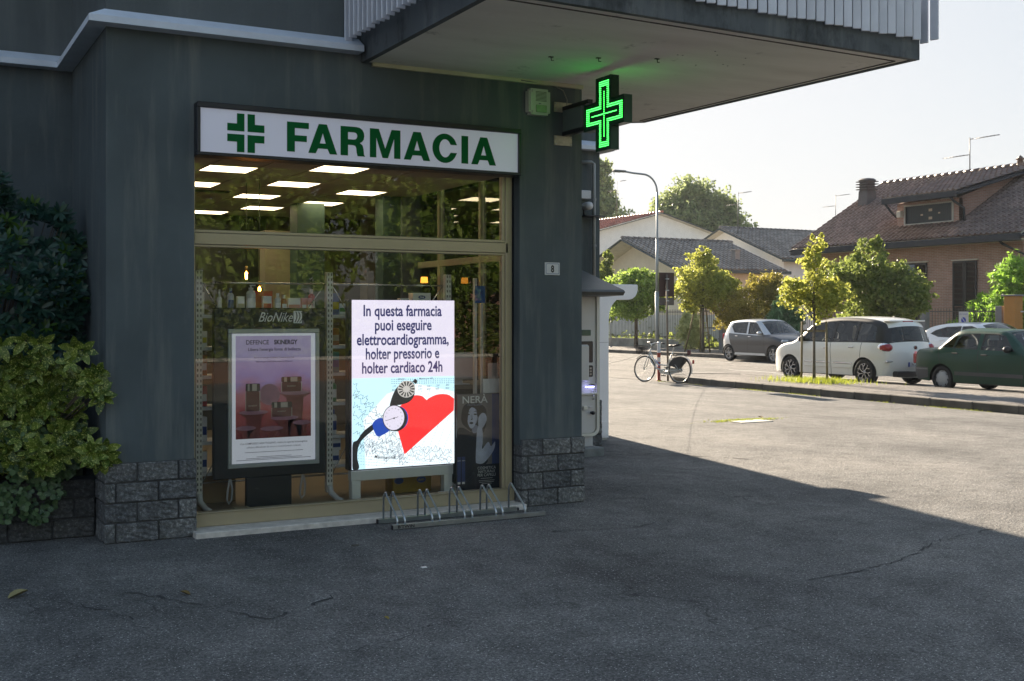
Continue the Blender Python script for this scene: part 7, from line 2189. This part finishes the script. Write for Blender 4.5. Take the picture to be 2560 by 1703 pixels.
for k in range(380):
    x = random.uniform(-.5, 1.30); lo = .24 + .16 * math.sin(x * 4.5 + 1.5) + (.10 if x > .9 else 0) + .12 * math.sin(x * 11)
    z = random.uniform(lo, .86); y = 9.36 - random.uniform(.01, .12)
    spots.append(((x, y, z), (random.uniform(-.6, .6), -1, random.uniform(-.5, .4)), 1, 0))
shrub('ivy', 'small-leaved ivy hanging over the dark planter wall', (.5, 9.5, .4), spots, (.045, .021, .1, .1), [IVY], (5, 1.25), .05, 300, 1)
box('soil_bank', SOIL, None, -6, 1.38, 9.95, 10.8, .4, .9)['kind'] = 'structure'

# small things on the ground
LFD = M('dry_leaf', (.20, .13, .04), .8)
def fallen(x, y, lb, s_=1., m=LFD, rz=0):
    V, F = leaf_shape(.09 * s_, .022 * s_, .4, -.15); me = leafmesh('fallen_leaf', V, F, m)
    o = inst('fallen_leaf', me, None, (x, y, .006), (0, 0, rz)); tag(o, lb, 'leaf')
fallen(12.75, 14.9, 'brown curled leaf lying right of the concrete cover', 1.3)
fallen(.62, 7.52, 'long pale straw-coloured leaf at the left picture edge', 1.6, M('straw', (.30, .26, .12), .8), -1.0)
fallen(1.60, 7.1, 'dry yellow leaf in the left foreground, left of the pale chip', .9, rz=.6)
fallen(2.45, 6.0, 'small yellow leaf low in the left foreground', .5, M('leaf_yel', (.35, .26, .05), .8), .3)
q = MB(); q.cbox(-.02, .02, -.014, .014, 0, .008, .003); o = q.build('paper_scrap', WH, None, (3.16, 7.12, .004)); tag(o, 'tiny white scrap on the asphalt below the bike rack', 'litter')
q = MB(); q.lathe([(0, .012), (.03, .01), (.035, 0)], n=7); o = q.build('stone_chip', KERB, None, (3.02, 8.05, .002)); o.scale = (1, .5, 1); tag(o, 'flat pale stone chip in front of the marble sill', 'stone')

# ================================================================== WHAT THE SHOP WINDOW MIRRORS: the other side of the lane behind the camera
bwl = thing('garden_wall', 'low brick wall across the lane, mirrored in the shop window', 'wall')
box('wall', bricky('lane_brick', (.12, .05, .03), (.16, .075, .045), (.15, .13, .10)), bwl, -6, 26, -11.0, -10.75, 0, .55); box('coping', WALLC, bwl, -6, 26, -11.05, -10.70, .551, .63); rebase(bwl, (10, -10.9, 0))
pts = np.column_stack([rng.uniform(-4, 26, 15000), -11.4 + rng.normal(0, .18, 15000), rng.uniform(.6, 2.05, 15000)])
o = leafcloud('hedge', pts, .12, LF_MID, None); tag(o, 'clipped green hedge on the brick wall, mirrored in the shop window', 'hedge')
box('lane_wall', M('lane_house', (.22, .12, .09), .8), None, 16, 24, -22, -16, 0, 5.5)['kind'] = 'structure'
for i, (x, y) in enumerate(((3.5, -13.6), (9.0, -13.4), (14.5, -13.8), (20.0, -13.2))):
    tree('lane_tree', ['dense tree mirrored at the left of the shop window', 'leafy tree mirrored over the poster stand', 'bright tree mirrored over the heart screen', 'leafy tree mirrored at the right of the window'][i], (x, y, 0), 2.2,
         [(0, 0, 4.0, 2.4, 1.6, 1.6), (1.2, .3, 5.4, 1.8, 1.4, 1.5), (-1.3, .2, 5.2, 1.8, 1.3, 1.4), (0, 0, 6.8, 1.6, 1.3, 1.2), (.5, .2, 3.0, 2.2, 1.2, .9)], 11000, .17, LF_LIME if i in (1, 2) else LF_MID, r=.13, limbs=8, sub=60)
t_ = thing('lane_lamp_post', 'dark lamp post mirrored at the right of the shop window', 'lamp post', (15.2, -9.9, 0))
q = MB(); q.tube([(0, 0, 0), (0, 0, 5.2)], .08, 10); q.tube([(0, 0, 4.6), (.4, 0, 5.3), (.5, 0, 6)], .04, 8); q.tube([(0, 0, 4.6), (-.4, 0, 5.3), (-.5, 0, 6)], .04, 8); q.build('pole', BLACKF, t_)

# ================================================================== HAZE
hz = MB(); hz.box(-205, 355, -205, 355, -1.2, 24)
hm_ = bpy.data.materials.new('haze'); hm_.use_nodes = True; ht = hm_.node_tree; ht.nodes.clear()
ho = ht.nodes.new('ShaderNodeOutputMaterial'); hv = ht.nodes.new('ShaderNodeVolumePrincipled')
hv.inputs['Color'].default_value = (.90, .93, 1, 1); hv.inputs['Density'].default_value = .0004; hv.inputs['Anisotropy'].default_value = .0
ht.links.new(hv.outputs[0], ho.inputs['Volume'])
tag(hz.build('haze', hm_), 'thin pale haze in the evening air', kind='stuff')
